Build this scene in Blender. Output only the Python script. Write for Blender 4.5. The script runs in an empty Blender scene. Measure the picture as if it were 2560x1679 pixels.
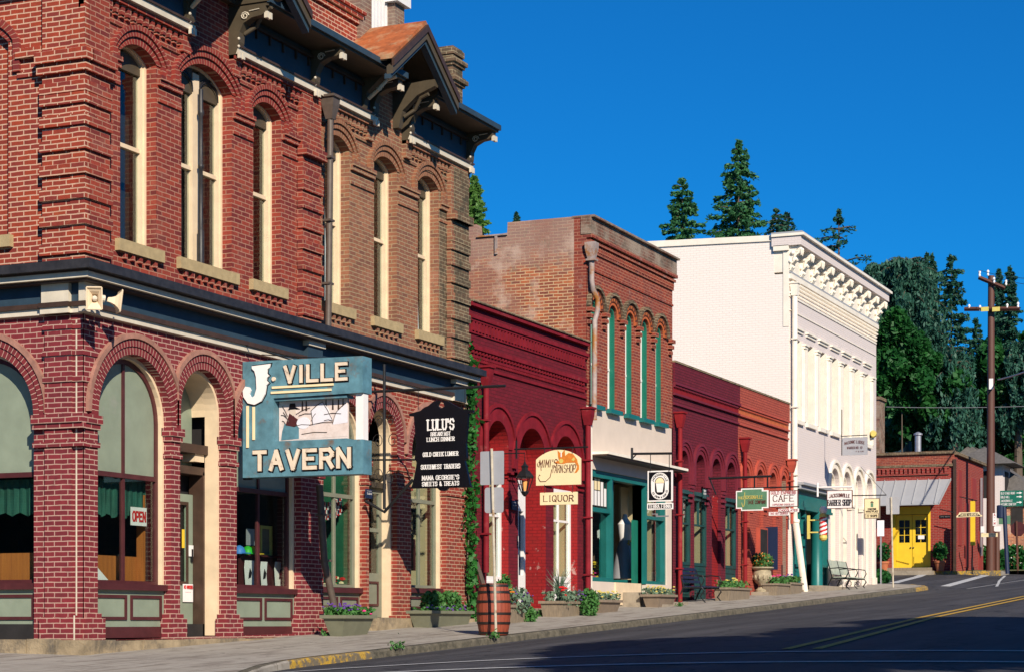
import bpy, bmesh, math, random
import numpy as np
from math import *
from mathutils import Vector
from mathutils.geometry import tessellate_polygon
random.seed(7); np.random.seed(7)
# ------------------------------------------------------------------ camera, sky, sun, exposure
sc = bpy.context.scene
COL = sc.collection
FPX, VPX, HOR = 4969.0, 3450.0, 1555.0          # focal length (px of the 2560 wide photo), street vanishing point, eye level
AL = atan2(VPX - 1280, FPX)                      # angle between the view and the street
DC = 16.5                                        # camera's distance from the shop fronts
cam = bpy.data.objects.new('camera', bpy.data.cameras.new('camera')); COL.objects.link(cam)
cam.location = (0, -DC, 0)
cam.rotation_euler = (pi/2, 0, AL - pi/2)
cam.data.sensor_width = 36.0
cam.data.lens = FPX / 2560 * 36
cam.data.shift_y = (HOR - 839.5) / 2560
cam.data.clip_end = 3000; cam.data.clip_start = .3
sc.camera = cam
SUNDIR = Vector((-2.5, -2.33, 1.94)).normalized()   # towards the sun
w = bpy.data.worlds.new("World"); sc.world = w; w.use_nodes = True
nt = w.node_tree; bg = nt.nodes['Background']
sky = nt.nodes.new('ShaderNodeTexSky'); sky.sky_type = 'NISHITA'; sky.sun_disc = False
sky.sun_elevation = asin(SUNDIR.z); sky.sun_rotation = atan2(SUNDIR.x, SUNDIR.y)
sky.altitude = 500; sky.air_density = 1.0; sky.dust_density = 0.1; sky.ozone_density = 4.5
tint = nt.nodes.new('ShaderNodeMix'); tint.data_type = 'RGBA'; tint.blend_type = 'MULTIPLY'; tint.inputs[0].default_value = 1
tint.inputs[7].default_value = (.045, .60, 1.06, 1)          # the saturated blue of slide film
nt.links.new(sky.outputs[0], tint.inputs[6]); nt.links.new(tint.outputs[2], bg.inputs[0])
bg.inputs[1].default_value = 0.08
sun = bpy.data.objects.new('sun', bpy.data.lights.new('sun', 'SUN')); COL.objects.link(sun)
sun.data.energy = 5.0; sun.data.angle = radians(.5); sun.data.color = (1, .90, .74)
sun.rotation_euler = SUNDIR.to_track_quat('Z', 'Y').to_euler(); sun.location = (0, -30, 30)
sc.view_settings.view_transform = 'Standard'; sc.view_settings.look = 'None'
sc.view_settings.exposure = 0.3; sc.view_settings.gamma = 1.0

# ------------------------------------------------------------------ measuring helpers (photo pixel on a known plane -> metres)
def ux(u, Y=0.0): return (DC + Y) / tan(AL - atan2(u - 1280, FPX))
def F(u, v, Y=0.0):
    X = ux(u, Y); d = X*cos(AL) + (DC+Y)*sin(AL); return X, (HOR - v)*d/FPX
def S(u, v, X):
    D = X*tan(AL - atan2(u - 1280, FPX)); d = X*cos(AL) + D*sin(AL); return D - DC, (HOR - v)*d/FPX
def deep(u, v, d):
    s = (u - 1280)/FPX*d
    return Vector((d*cos(AL) + s*sin(AL), -DC + d*sin(AL) - s*cos(AL), (HOR - v)/FPX*d))
def g(X):
    X = min(X, 130)
    if X < 70: return -.44 + .038*(X - 22.9)
    if X < 88: return 1.35 + .052*(X - 70)
    return 2.286 + .02*(X - 88)
def crs(Y):
    if Y > -3.2: return .02*min(Y, 0)
    return .13 - .31*((Y + 11.5)/8.3)**2 if Y > -19.8 else .0
def G(X, Y): return g(X) + crs(Y)

# ------------------------------------------------------------------ materials
def newmat(name):
    m = bpy.data.materials.new(name); m.use_nodes = True
    n = m.node_tree; return m, n, n.nodes['Principled BSDF'], n.links
def L(n, t, **k):
    x = n.nodes.new(t)
    for a, b in k.items(): setattr(x, a, b)
    return x
def c4(c): return (c[0], c[1], c[2], 1)
def mixc(n, fac, a, b, mode='MIX'):
    x = L(n, 'ShaderNodeMix', data_type='RGBA', blend_type=mode)
    for s, i in ((fac, 0), (a, 6), (b, 7)):
        if hasattr(s, 'is_output'): n.links.new(s, x.inputs[i])
        elif isinstance(s, (int, float)): x.inputs[i].default_value = s
        else: x.inputs[i].default_value = c4(s)
    return x.outputs[2]
def noise(n, vec, scale, detail=4, rough=.6):
    x = L(n, 'ShaderNodeTexNoise'); x.inputs['Scale'].default_value = scale
    x.inputs['Detail'].default_value = detail; x.inputs['Roughness'].default_value = rough
    n.links.new(vec, x.inputs['Vector']); return x.outputs['Fac']
def ramp(n, fac, a, b, lo=(0, 0, 0), hi=(1, 1, 1)):
    x = L(n, 'ShaderNodeValToRGB'); e = x.color_ramp.elements
    e[0].position = a; e[1].position = b; e[0].color = c4(lo); e[1].color = c4(hi)
    n.links.new(fac, x.inputs[0]); return x.outputs[0]
def bump(n, h, strength, dist, bsdf):
    b = L(n, 'ShaderNodeBump'); b.inputs['Strength'].default_value = strength; b.inputs['Distance'].default_value = dist
    n.links.new(h, b.inputs['Height']); n.links.new(b.outputs[0], bsdf.inputs['Normal'])
def paint(name, col, rough=.55, var=.18, scale=5, bmp=.15, metal=0, dirt=None, dfac=(.55, .75), spec=.4):
    m, n, p, l = newmat(name)
    pos = L(n, 'ShaderNodeNewGeometry').outputs['Position']
    f = noise(n, pos, scale, 6)
    c = mixc(n, ramp(n, f, .3, .7), tuple(x*(1-var) for x in col), tuple(min(1, x*(1+var)) for x in col))
    if dirt: c = mixc(n, ramp(n, noise(n, pos, scale*.45, 8, .7), *dfac), c, dirt)
    l.new(c, p.inputs['Base Color']); p.inputs['Roughness'].default_value = rough
    p.inputs['Metallic'].default_value = metal; p.inputs['Specular IOR Level'].default_value = spec
    if bmp: bump(n, noise(n, pos, scale*8, 3), bmp, .01, p)
    return m
def facade_uv(n):
    geo = L(n, 'ShaderNodeNewGeometry'); sp = L(n, 'ShaderNodeSeparateXYZ'); sn = L(n, 'ShaderNodeSeparateXYZ')
    n.links.new(geo.outputs['Position'], sp.inputs[0]); n.links.new(geo.outputs['True Normal'], sn.inputs[0])
    ab = L(n, 'ShaderNodeMath', operation='ABSOLUTE'); n.links.new(sn.outputs[0], ab.inputs[0])
    gt = L(n, 'ShaderNodeMath', operation='GREATER_THAN'); n.links.new(ab.outputs[0], gt.inputs[0]); gt.inputs[1].default_value = .6
    mx = L(n, 'ShaderNodeMix', data_type='FLOAT'); n.links.new(gt.outputs[0], mx.inputs[0])
    n.links.new(sp.outputs[0], mx.inputs[2]); n.links.new(sp.outputs[1], mx.inputs[3])
    cb = L(n, 'ShaderNodeCombineXYZ'); n.links.new(mx.outputs[0], cb.inputs[0]); n.links.new(sp.outputs[2], cb.inputs[1])
    return geo.outputs['Position'], cb.outputs[0], sp
def brick(name, c1, c2, mortar, w=.225, h=.0715, ms=.009, uv=False, stains=(), rough=.85, bs=.6, soft=.1, wob=.006, offs=.5, xramp=None, nf=.55, ztop=None):
    """stains: list of (noise scale, lo, hi, colour, amount)"""
    m, n, p, l = newmat(name)
    if uv:
        vec = L(n, 'ShaderNodeTexCoord').outputs['UV']; pos = L(n, 'ShaderNodeNewGeometry').outputs['Position']; sp = None
    else:
        pos, vec, sp = facade_uv(n)
    nz = L(n, 'ShaderNodeTexNoise'); nz.inputs['Scale'].default_value = 5; n.links.new(pos, nz.inputs['Vector'])
    sb = L(n, 'ShaderNodeVectorMath', operation='MULTIPLY_ADD'); l.new(nz.outputs['Color'], sb.inputs[0])
    sb.inputs[1].default_value = (wob*2, wob*2, 0); l.new(vec, sb.inputs[2])
    b = L(n, 'ShaderNodeTexBrick', offset=offs); l.new(sb.outputs[0], b.inputs['Vector'])
    b.inputs['Scale'].default_value = 1; b.inputs['Brick Width'].default_value = w; b.inputs['Row Height'].default_value = h
    b.inputs['Mortar Size'].default_value = ms; b.inputs['Mortar Smooth'].default_value = soft; b.inputs['Bias'].default_value = 0
    if xramp:      # second palette beyond some X (a real repaint boundary)
        x0, x1, d1, d2, dm = xramp
        ad = L(n, 'ShaderNodeMath', operation='MULTIPLY_ADD'); l.new(noise(n, pos, 2.5, 5), ad.inputs[0]); ad.inputs[1].default_value = .9; l.new(sp.outputs[0], ad.inputs[2])
        mr = L(n, 'ShaderNodeMapRange'); l.new(ad.outputs[0], mr.inputs[0]); mr.inputs[1].default_value = x0+.45; mr.inputs[2].default_value = x1+.45
        l.new(mixc(n, mr.outputs[0], c1, d1), b.inputs['Color1']); l.new(mixc(n, mr.outputs[0], c2, d2), b.inputs['Color2'])
        l.new(mixc(n, mr.outputs[0], mortar, dm), b.inputs['Mortar'])
    else:
        b.inputs['Color1'].default_value = c4(c1); b.inputs['Color2'].default_value = c4(c2); b.inputs['Mortar'].default_value = c4(mortar)
    c = mixc(n, nf, b.outputs['Color'], ramp(n, noise(n, pos, 9, 6, .7), .2, .8, (.55, .55, .55), (1.35, 1.35, 1.35)), 'MULTIPLY')
    if ztop:
        zt0, zt1, zc, za = ztop
        ad = L(n, 'ShaderNodeMath', operation='MULTIPLY_ADD'); l.new(noise(n, pos, 1.7, 6, .7), ad.inputs[0]); ad.inputs[1].default_value = 1.6; l.new(sp.outputs[2], ad.inputs[2])
        mr = L(n, 'ShaderNodeMapRange'); l.new(ad.outputs[0], mr.inputs[0]); mr.inputs[1].default_value = zt0+.8; mr.inputs[2].default_value = zt1+.8; mr.inputs[4].default_value = za
        c = mixc(n, mr.outputs[0], c, zc)
    for s, lo, hi, col, amt in stains:
        c = mixc(n, ramp(n, noise(n, pos, s, 8, .65), lo, hi, (0, 0, 0), (amt,)*3), c, col)
    l.new(c, p.inputs['Base Color']); p.inputs['Roughness'].default_value = rough; p.inputs['Specular IOR Level'].default_value = .25
    inv = L(n, 'ShaderNodeMath', operation='MULTIPLY_ADD'); l.new(b.outputs['Fac'], inv.inputs[0]); inv.inputs[1].default_value = -1.0
    l.new(noise(n, pos, 45, 4), inv.inputs[2]); bump(n, inv.outputs[0], bs, .006, p)
    return m
def mk_glass(name, tint=(.9, .95, .93)):
    m, n, p, l = newmat(name); n.nodes.remove(p)
    out = n.nodes['Material Output']; fr = L(n, 'ShaderNodeFresnel'); ge = L(n, 'ShaderNodeNewGeometry'); io = L(n, 'ShaderNodeMapRange')
    l.new(ge.outputs['Backfacing'], io.inputs[0]); io.inputs[3].default_value = 1.52; io.inputs[4].default_value = 1/1.52; l.new(io.outputs[0], fr.inputs[0])
    tr = L(n, 'ShaderNodeBsdfTransparent'); tr.inputs[0].default_value = c4(tint)
    gl = L(n, 'ShaderNodeBsdfGlossy'); gl.inputs['Roughness'].default_value = .01
    mx = L(n, 'ShaderNodeMixShader'); l.new(fr.outputs[0], mx.inputs[0]); l.new(tr.outputs[0], mx.inputs[1]); l.new(gl.outputs[0], mx.inputs[2])
    l.new(mx.outputs[0], out.inputs[0]); return m
def leafmat(name, a, b, trans=.2, sc_=1.2):
    m, n, p, l = newmat(name)
    pos = L(n, 'ShaderNodeNewGeometry').outputs['Position']
    c = mixc(n, ramp(n, noise(n, pos, sc_, 5, .7), .32, .68), a, b)
    l.new(c, p.inputs['Base Color']); p.inputs['Roughness'].default_value = .55; p.inputs['Specular IOR Level'].default_value = .3
    t = L(n, 'ShaderNodeBsdfTranslucent'); l.new(c, t.inputs[0]); mx = L(n, 'ShaderNodeMixShader'); mx.inputs[0].default_value = trans
    l.new(p.outputs[0], mx.inputs[1]); l.new(t.outputs[0], mx.inputs[2]); l.new(mx.outputs[0], n.nodes['Material Output'].inputs[0])
    return m
def wood(name, a, b, w=.12, axis=0, rough=.6, along=.4):
    m, n, p, l = newmat(name)
    pos = L(n, 'ShaderNodeNewGeometry').outputs['Position']
    mp = L(n, 'ShaderNodeMapping'); mp.inputs['Scale'].default_value = (9, 9, along) if axis == 2 else (along, 9, 9); l.new(pos, mp.inputs[0])
    c = mixc(n, ramp(n, noise(n, mp.outputs[0], 3, 8, .7), .3, .7), a, b)
    l.new(c, p.inputs['Base Color']); p.inputs['Roughness'].default_value = rough
    bump(n, noise(n, mp.outputs[0], 8, 4), .3, .005, p); return m

M = {}
RED1, RED2 = (.29, .034, .022), (.19, .026, .026)
def mats():
    M['side_brick'] = brick('red_brick_side', (.33, .048, .022), (.21, .032, .026), (.58, .36, .25), ms=.009, wob=.010, stains=((1.3, .55, .8, (.14, .03, .02), .5), (7, .60, .74, (.40, .10, .035), .5)))
    M['up_brick'] = brick('red_brick_upper', (.31, .050, .030), (.15, .024, .024), (.38, .19, .13), ms=.0075, wob=.010,
        xramp=(29.45, 29.8, (.31, .125, .068), (.19, .082, .055), (.36, .26, .155)), stains=((1.6, .54, .78, (.40, .19, .14), .45), (.9, .58, .78, (.12, .055, .035), .6), (7, .60, .74, (.09, .03, .025), .55)))
    M['dark_brick'] = brick('mossy_brick', (.17, .10, .06), (.11, .075, .05), (.30, .24, .15), ms=.009, stains=((3, .48, .66, (.05, .045, .03), .85),))
    M['grey_brick'] = brick('weathered_brick', (.24, .12, .085), (.17, .09, .07), (.34, .26, .18), ms=.008, stains=((1.1, .42, .68, (.27, .23, .19), .8), (4, .55, .8, (.07, .06, .045), .6)))
    M['low_brick'] = brick('maroon_brick', (.215, .026, .034), (.155, .022, .030), (.46, .29, .235), ms=.0075, bs=.45, wob=.009,
        xramp=(29.3, 31.0, (.30, .045, .030), (.19, .040, .030), (.46, .30, .20)), stains=((1.1, .58, .8, (.30, .09, .07), .5), (6, .60, .75, (.09, .02, .022), .6), (.8, .62, .8, (.10, .035, .03), .5)))
    M['ring_red'] = brick('arch_brick_upper', (.26, .036, .026), (.18, .026, .026), (.40, .22, .15), w=.075, h=.20, ms=.0055, uv=True, offs=0, wob=0)
    M['ring_tan'] = brick('arch_brick_tan', (.29, .115, .06), (.19, .08, .05), (.36, .26, .155), w=.075, h=.20, ms=.0055, uv=True, offs=0, wob=0)
    M['ring_low'] = brick('arch_brick_lower', (.20, .026, .032), (.16, .024, .03), (.52, .34, .27), w=.075, h=.20, ms=.0055, uv=True, offs=0, wob=0)
    M['hood'] = paint('hood_render', (.33, .16, .12), .85, .3, 6, .4)
    M['burg'] = brick('burgundy_paint_brick', (.17, .009, .020), (.125, .008, .017), (.10, .007, .014), w=.21, ms=.006, bs=.8, stains=((5, .66, .72, (.42, .24, .24), .7), (1.5, .6, .8, (.20, .04, .05), .5)))
    M['burg_plain'] = paint('burgundy_paint', (.19, .010, .018), .7, .25, 4, .25, dirt=(.26, .06, .06), dfac=(.6, .72), spec=.2)
    M['brick2'] = brick('orange_red_brick', (.31, .054, .030), (.17, .034, .028), (.38, .16, .10), ms=.010, wob=.01, stains=((1.1, .48, .7, (.17, .05, .04), .65), (2.2, .60, .70, (.40, .25, .21), .7), (5, .58, .7, (.08, .035, .03), .6)))
    M['brick2_side'] = brick('weathered_side_brick', (.44, .130, .055), (.20, .058, .042), (.58, .40, .23), w=.235, ms=.010, wob=.014, ztop=(7.9, 8.5, (.30, .205, .175), .72),
        stains=((.7, .44, .60, (.27, .13, .10), .65), (1.3, .52, .64, (.50, .36, .29), .75), (3.5, .56, .70, (.19, .15, .11), .65), (9, .62, .70, (.45, .15, .03), .6)))
    M['grime'] = brick('grimy_brick', (.20, .085, .06), (.13, .07, .05), (.28, .2, .15), ms=.008, stains=((1.6, .4, .62, (.33, .27, .21), .8), (4, .5, .7, (.07, .06, .045), .7)))
    M['ring_or'] = brick('orange_arch_brick', (.50, .14, .035), (.36, .09, .03), (.10, .03, .02), w=.14, h=.12, ms=.03, uv=True, offs=.5, wob=0)
    M['terracotta_trim'] = paint('terracotta_trim', (.46, .11, .035), .7, .2, 8)
    M['plum'] = brick('plum_paint_brick', (.155, .014, .028), (.125, .012, .025), (.085, .009, .018), w=.21, ms=.009, bs=1.0)
    M['plum_plain'] = paint('plum_paint', (.16, .014, .027), .6, .12, 4)
    M['rust_red'] = brick('orange_paint_brick', (.41, .085, .055), (.36, .075, .05), (.25, .045, .035), w=.21, ms=.009, bs=1.0)
    M['rust_plain'] = paint('orange_red_paint', (.42, .075, .045), .6, .12, 4)
    M['scarlet'] = brick('scarlet_paint_brick', (.30, .012, .014), (.27, .011, .013), (.20, .009, .012), w=.21, ms=.008, bs=.9, stains=((4, .62, .68, (.55, .42, .38), .55), (1.2, .5, .75, (.20, .02, .02), .5)))
    M['scarlet_plain'] = paint('scarlet_paint', (.22, .012, .016), .7, .2, 4, .2, dirt=(.30, .05, .05), dfac=(.6, .74), spec=.2)
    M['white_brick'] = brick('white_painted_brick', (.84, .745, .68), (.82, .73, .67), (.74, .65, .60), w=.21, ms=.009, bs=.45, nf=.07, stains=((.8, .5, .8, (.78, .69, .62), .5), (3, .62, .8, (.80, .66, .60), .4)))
    M['white_dimmed'] = brick('dimmed_white_brick', (.69, .60, .57), (.67, .585, .56), (.60, .52, .50), w=.21, ms=.008, bs=.25, nf=.05, stains=((1.2, .6, .8, (.70, .62, .60), .3),))  # white brick with its tone lowered to paint the front's weaker sunlight
    M['white_trim'] = paint('cream_white_trim', (.82, .74, .63), .6, .08, 3, .1, dirt=(.60, .53, .44), dfac=(.6, .78))
    M['cream'] = paint('cream_paint', (.72, .56, .38), .5, .10, 4, .05)
    M['pale'] = paint('pale_band_paint', (.62, .55, .44), .5, .12, 5, .1)
    M['beige'] = paint('beige_render', (.62, .52, .44), .8, .06, 2, .1)
    M['brown'] = paint('dark_brown_paint', (.055, .030, .020), .5, .25, 6)
    M['olive'] = paint('olive_brown_paint', (.075, .057, .036), .55, .15, 6)
    M['gutter'] = paint('dark_gutter', (.028, .026, .028), .45, .4, 7)
    M['slate'] = paint('slate_blue_paint', (.026, .050, .075), .55, .15, 5)
    M['sage'] = paint('sage_paint', (.235, .275, .205), .5, .10, 3, .05, dirt=(.30, .30, .26), dfac=(.62, .8))
    M['sage_grey'] = paint('grey_sage_paint', (.20, .205, .15), .5, .1, 4)
    M['maroon'] = paint('maroon_trim_paint', (.075, .018, .020), .45, .2, 5)
    M['sill'] = paint('sandstone_sill', (.40, .30, .16), .9, .15, 9, .4)
    M['stone'] = paint('foundation_stone', (.30, .23, .145), .95, .35, 5, .9, dirt=(.10, .085, .07), dfac=(.5, .66))
    M['step'] = paint('concrete_step', (.30, .25, .19), .9, .2, 4, .5, dirt=(.14, .12, .09))
    M['rustroof'] = paint('rusted_metal_roof', (.36, .10, .03), .75, .35, 5, .2, dirt=(.42, .30, .17), dfac=(.50, .72))
    M['roof'] = paint('grey_roof', (.12, .11, .105), .9, .25, 6, .5)
    M['glass'] = mk_glass('window_glass')
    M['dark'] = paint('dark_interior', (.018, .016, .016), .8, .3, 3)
    M['tan_in'] = paint('tan_interior_board', (.55, .42, .26), .7, .06, 2)
    M['curtain_w'] = paint('white_curtain', (.75, .72, .78), .8, .05, 4)
    M['curtain_g'] = paint('green_curtain', (.012, .075, .055), .8, .3, 4)
    M['green_dk'] = paint('dark_green_drape', (.01, .10, .05), .8, .3, 4)
    M['knotty'] = wood('knotty_pine', (.50, .16, .03), (.30, .085, .02), axis=2)
    M['teal'] = paint('teal_green_paint', (.012, .155, .105), .4, .12, 3)
    M['teal_dk'] = paint('teal_paint', (.010, .135, .130), .4, .12, 3)
    M['green_trim'] = paint('dark_green_trim', (.014, .060, .058), .4, .15, 3)
    M['white'] = paint('white_paint', (.80, .76, .74), .45, .05, 4)
    M['whites'] = paint('sign_white', (.84, .80, .78), .5, .04, 3, .02)
    M['black'] = paint('black_paint', (.003, .003, .006), .4, .2, 4)
    M['iron'] = paint('black_iron', (.012, .012, .014), .45, .2, 8)
    M['steel'] = paint('galvanised_steel', (.42, .42, .44), .4, .1, 8, .1, metal=.6)
    M['signback'] = paint('sign_back_aluminium', (.42, .42, .45), .55, .05, 5, .05, metal=.3)
    M['rustpole'] = paint('rusty_post', (.48, .42, .33), .6, .2, 9, .3, dirt=(.22, .10, .03), dfac=(.55, .65))
    M['pipe'] = paint('brown_downpipe', (.10, .075, .06), .5, .2, 8)
    M['rustpipe'] = paint('rusty_downpipe', (.34, .27, .25), .6, .3, 5, .2, dirt=(.33, .13, .03), dfac=(.48, .6))
    M['signblue'] = paint('weathered_blue_enamel', (.095, .215, .270), .5, .3, 5, .15, dirt=(.16, .115, .09), dfac=(.56, .68))
    M['ivory'] = paint('ivory_letter', (.76, .62, .48), .5, .1, 10, .1, dirt=(.30, .24, .20), dfac=(.58, .70))
    M['pinkpanel'] = paint('faded_pink_panel', (.72, .60, .56), .6, .08, 8, 0, dirt=(.55, .42, .36), dfac=(.5, .7))
    M['signcream'] = paint('sign_cream', (.86, .70, .42), .5, .04, 4, .02)
    M['signgreen'] = paint('sign_green', (.10, .22, .13), .5, .15, 5, .02)
    M['hwgreen'] = paint('highway_green', (.006, .13, .085), .5, .1, 4, 0)
    M['txtbrown'] = paint('brown_lettering', (.12, .03, .02), .5, .1, 8, 0)
    M['txtred'] = paint('red_lettering', (.42, .04, .05), .5, .1, 8, 0)
    M['txtgold'] = paint('gold_lettering', (.65, .52, .13), .5, .1, 8, 0)
    M['orange'] = paint('orange_paint', (.65, .20, .03), .5, .2, 20, 0)
    M['yellow'] = paint('yellow_paint', (.80, .52, .03), .45, .08, 3, .05)
    M['red'] = paint('bright_red', (.55, .02, .02), .5, .1, 5, 0)
    M['blue'] = paint('bright_blue', (.06, .22, .62), .5, .1, 5, 0)
    M['navy'] = paint('navy_paint', (.01, .02, .06), .5, .1, 5, 0)
    M['limegreen'] = paint('bright_green', (.03, .45, .03), .5, .1, 5, 0)
    M['purple'] = paint('purple_petal', (.13, .05, .30), .6, .3, 20, 0)
    M['pink'] = paint('pink_petal', (.75, .05, .25), .6, .2, 20, 0)
    M['barrel'] = wood('barrel_wood', (.34, .068, .030), (.22, .042, .022), axis=2, along=1.2)
    M['hoop'] = paint('barrel_hoop', (.02, .014, .012), .5, .3, 10)
    M['planterg'] = paint('green_planter', (.17, .17, .115), .6, .12, 5, .1)
    M['planterw'] = wood('weathered_planter_wood', (.30, .235, .165), (.16, .125, .09), axis=2, along=1.5)
    M['planterb'] = paint('brown_planter', (.22, .165, .12), .7, .15, 5)
    M['potclay'] = paint('terracotta_pot', (.42, .13, .055), .7, .15, 8)
    M['urn'] = paint('stone_urn', (.36, .30, .20), .9, .3, 12, .5, dirt=(.14, .12, .07))
    M['benchblue'] = paint('navy_bench_slats', (.015, .02, .06), .35, .2, 6)
    M['polewood'] = wood('utility_pole_wood', (.12, .042, .026), (.065, .026, .018), axis=2, along=.6)
    M['bark'] = wood('bark', (.13, .09, .06), (.06, .045, .03), axis=2, along=.7)
    M['leaf_con'] = leafmat('conifer_needles', (.022, .105, .045), (.060, .19, .062))
    M['leaf_dk'] = leafmat('dark_conifer_needles', (.012, .062, .045), (.030, .115, .065))
    M['leaf_deo'] = leafmat('blue_cedar_needles', (.018, .080, .060), (.050, .145, .095), sc_=.9)
    M['leaf_br'] = leafmat('broadleaf', (.008, .070, .016), (.026, .135, .026), .3, .9)
    M['leaf_lt'] = leafmat('light_broadleaf', (.06, .17, .035), (.13, .26, .05), .3, 2)
    M['leaf_ivy'] = leafmat('ivy_leaf', (.010, .085, .016), (.035, .18, .025), .2, 6)
    M['leaf_pl'] = leafmat('planter_leaf', (.03, .13, .03), (.10, .24, .06), .2, 9)
    M['leaf_grey'] = leafmat('grey_green_leaf', (.08, .16, .10), (.22, .30, .20), .2, 12)
    M['awn'] = paint('grey_metal_awning', (.40, .40, .41), .5, .05, 3, .05, metal=.2)
mats()
def ground_mats():
    # asphalt
    m, n, p, l = newmat('asphalt'); pos = L(n, 'ShaderNodeNewGeometry').outputs['Position']
    mp = L(n, 'ShaderNodeMapping'); mp.inputs['Scale'].default_value = (.12, 1.3, 1); l.new(pos, mp.inputs[0])
    c = mixc(n, ramp(n, noise(n, pos, 60, 5, .8), .3, .75), (.030, .030, .034), (.066, .065, .072))
    c = mixc(n, ramp(n, noise(n, mp.outputs[0], 1.2, 6), .42, .7), c, (.080, .078, .086))
    c = mixc(n, ramp(n, noise(n, pos, 1.2, 6, .7), .60, .68), c, (.022, .022, .026))
    vo = L(n, 'ShaderNodeTexVoronoi', feature='DISTANCE_TO_EDGE'); vo.inputs['Scale'].default_value = .35
    dn = L(n, 'ShaderNodeTexNoise'); dn.inputs['Scale'].default_value = 1.5; dn.inputs['Detail'].default_value = 6; l.new(pos, dn.inputs['Vector'])
    ma = L(n, 'ShaderNodeVectorMath', operation='MULTIPLY_ADD'); l.new(dn.outputs['Color'], ma.inputs[0]); ma.inputs[1].default_value = (1.5, 1.5, 0); l.new(pos, ma.inputs[2]); l.new(ma.outputs[0], vo.inputs['Vector'])
    c = mixc(n, ramp(n, vo.outputs['Distance'], .004, .012, (1, 1, 1), (0, 0, 0)), c, (.02, .02, .024))
    l.new(c, p.inputs['Base Color']); p.inputs['Roughness'].default_value = .8; p.inputs['Specular IOR Level'].default_value = .25
    bump(n, noise(n, pos, 90, 4, .8), .6, .012, p); M['asphalt'] = m
    # sidewalk concrete
    m, n, p, l = newmat('sidewalk_concrete'); pos = L(n, 'ShaderNodeNewGeometry').outputs['Position']
    c = mixc(n, ramp(n, noise(n, pos, 3, 8, .7), .3, .7), (.29, .26, .225), (.40, .365, .32))
    mp = L(n, 'ShaderNodeMapping'); mp.inputs['Scale'].default_value = (.5, 3, 1); l.new(pos, mp.inputs[0])
    c = mixc(n, ramp(n, noise(n, mp.outputs[0], 1.3, 8, .7), .50, .64), c, (.205, .175, .15))
    c = mixc(n, ramp(n, noise(n, pos, 2.2, 8, .75), .60, .66), c, (.15, .13, .115))
    b = L(n, 'ShaderNodeTexBrick', offset=0); l.new(pos, b.inputs['Vector']); b.inputs['Scale'].default_value = 1
    b.inputs['Brick Width'].default_value = 1.6; b.inputs['Row Height'].default_value = 1.62; b.inputs['Mortar Size'].default_value = .010; b.inputs['Mortar Smooth'].default_value = .4
    c = mixc(n, b.outputs['Fac'], c, (.12, .10, .09))
    c = mixc(n, ramp(n, noise(n, pos, 25, 4, .8), .3, .8, (.8, .8, .8), (1.15, 1.15, 1.15)), c, c)
    l.new(c, p.inputs['Base Color']); p.inputs['Roughness'].default_value = .9; p.inputs['Specular IOR Level'].default_value = .2
    bump(n, noise(n, pos, 30, 6, .8), .5, .01, p); M['walk'] = m
    # kerb
    m, n, p, l = newmat('kerb_stone'); pos = L(n, 'ShaderNodeNewGeometry').outputs['Position']
    c = mixc(n, ramp(n, noise(n, pos, 7, 8, .75), .35, .65), (.055, .05, .035), (.21, .18, .13))
    l.new(c, p.inputs['Base Color']); p.inputs['Roughness'].default_value = .95; bump(n, noise(n, pos, 14, 6, .8), 1.0, .04, p); M['kerb'] = m
    # worn yellow kerb paint
    m, n, p, l = newmat('worn_yellow_kerb'); pos = L(n, 'ShaderNodeNewGeometry').outputs['Position']
    c = mixc(n, ramp(n, noise(n, pos, 8, 8, .75), .47, .56), (.16, .13, .09), (.52, .31, .03))
    l.new(c, p.inputs['Base Color']); p.inputs['Roughness'].default_value = .9; bump(n, noise(n, pos, 14, 6, .8), .9, .03, p); M['kerby'] = m
    for nm, col in (('line_white', (.60, .60, .60)), ('line_yellow', (.60, .36, .04))):
        m, n, p, l = newmat(nm); pos = L(n, 'ShaderNodeNewGeometry').outputs['Position']
        c = mixc(n, ramp(n, noise(n, pos, 30, 6, .8), .38, .6), tuple(x*.55 for x in col), col)
        l.new(c, p.inputs['Base Color']); p.inputs['Roughness'].default_value = .8; M[nm] = m
    M['earth'] = paint('dry_grass_earth', (.12, .13, .05), .95, .4, 2, .5, dirt=(.22, .17, .09))
    # barber stripes
    m, n, p, l = newmat('barber_stripes'); pos = L(n, 'ShaderNodeTexCoord').outputs['UV']
    wv = L(n, 'ShaderNodeTexWave', wave_type='BANDS', bands_direction='DIAGONAL'); wv.inputs['Scale'].default_value = 1.0; l.new(pos, wv.inputs['Vector'])
    l.new(mixc(n, ramp(n, wv.outputs['Fac'], .49, .51), (.6, .02, .02), (.8, .78, .76)), p.inputs['Base Color']); p.inputs['Roughness'].default_value = .2; M['stripes'] = m
ground_mats()

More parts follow.
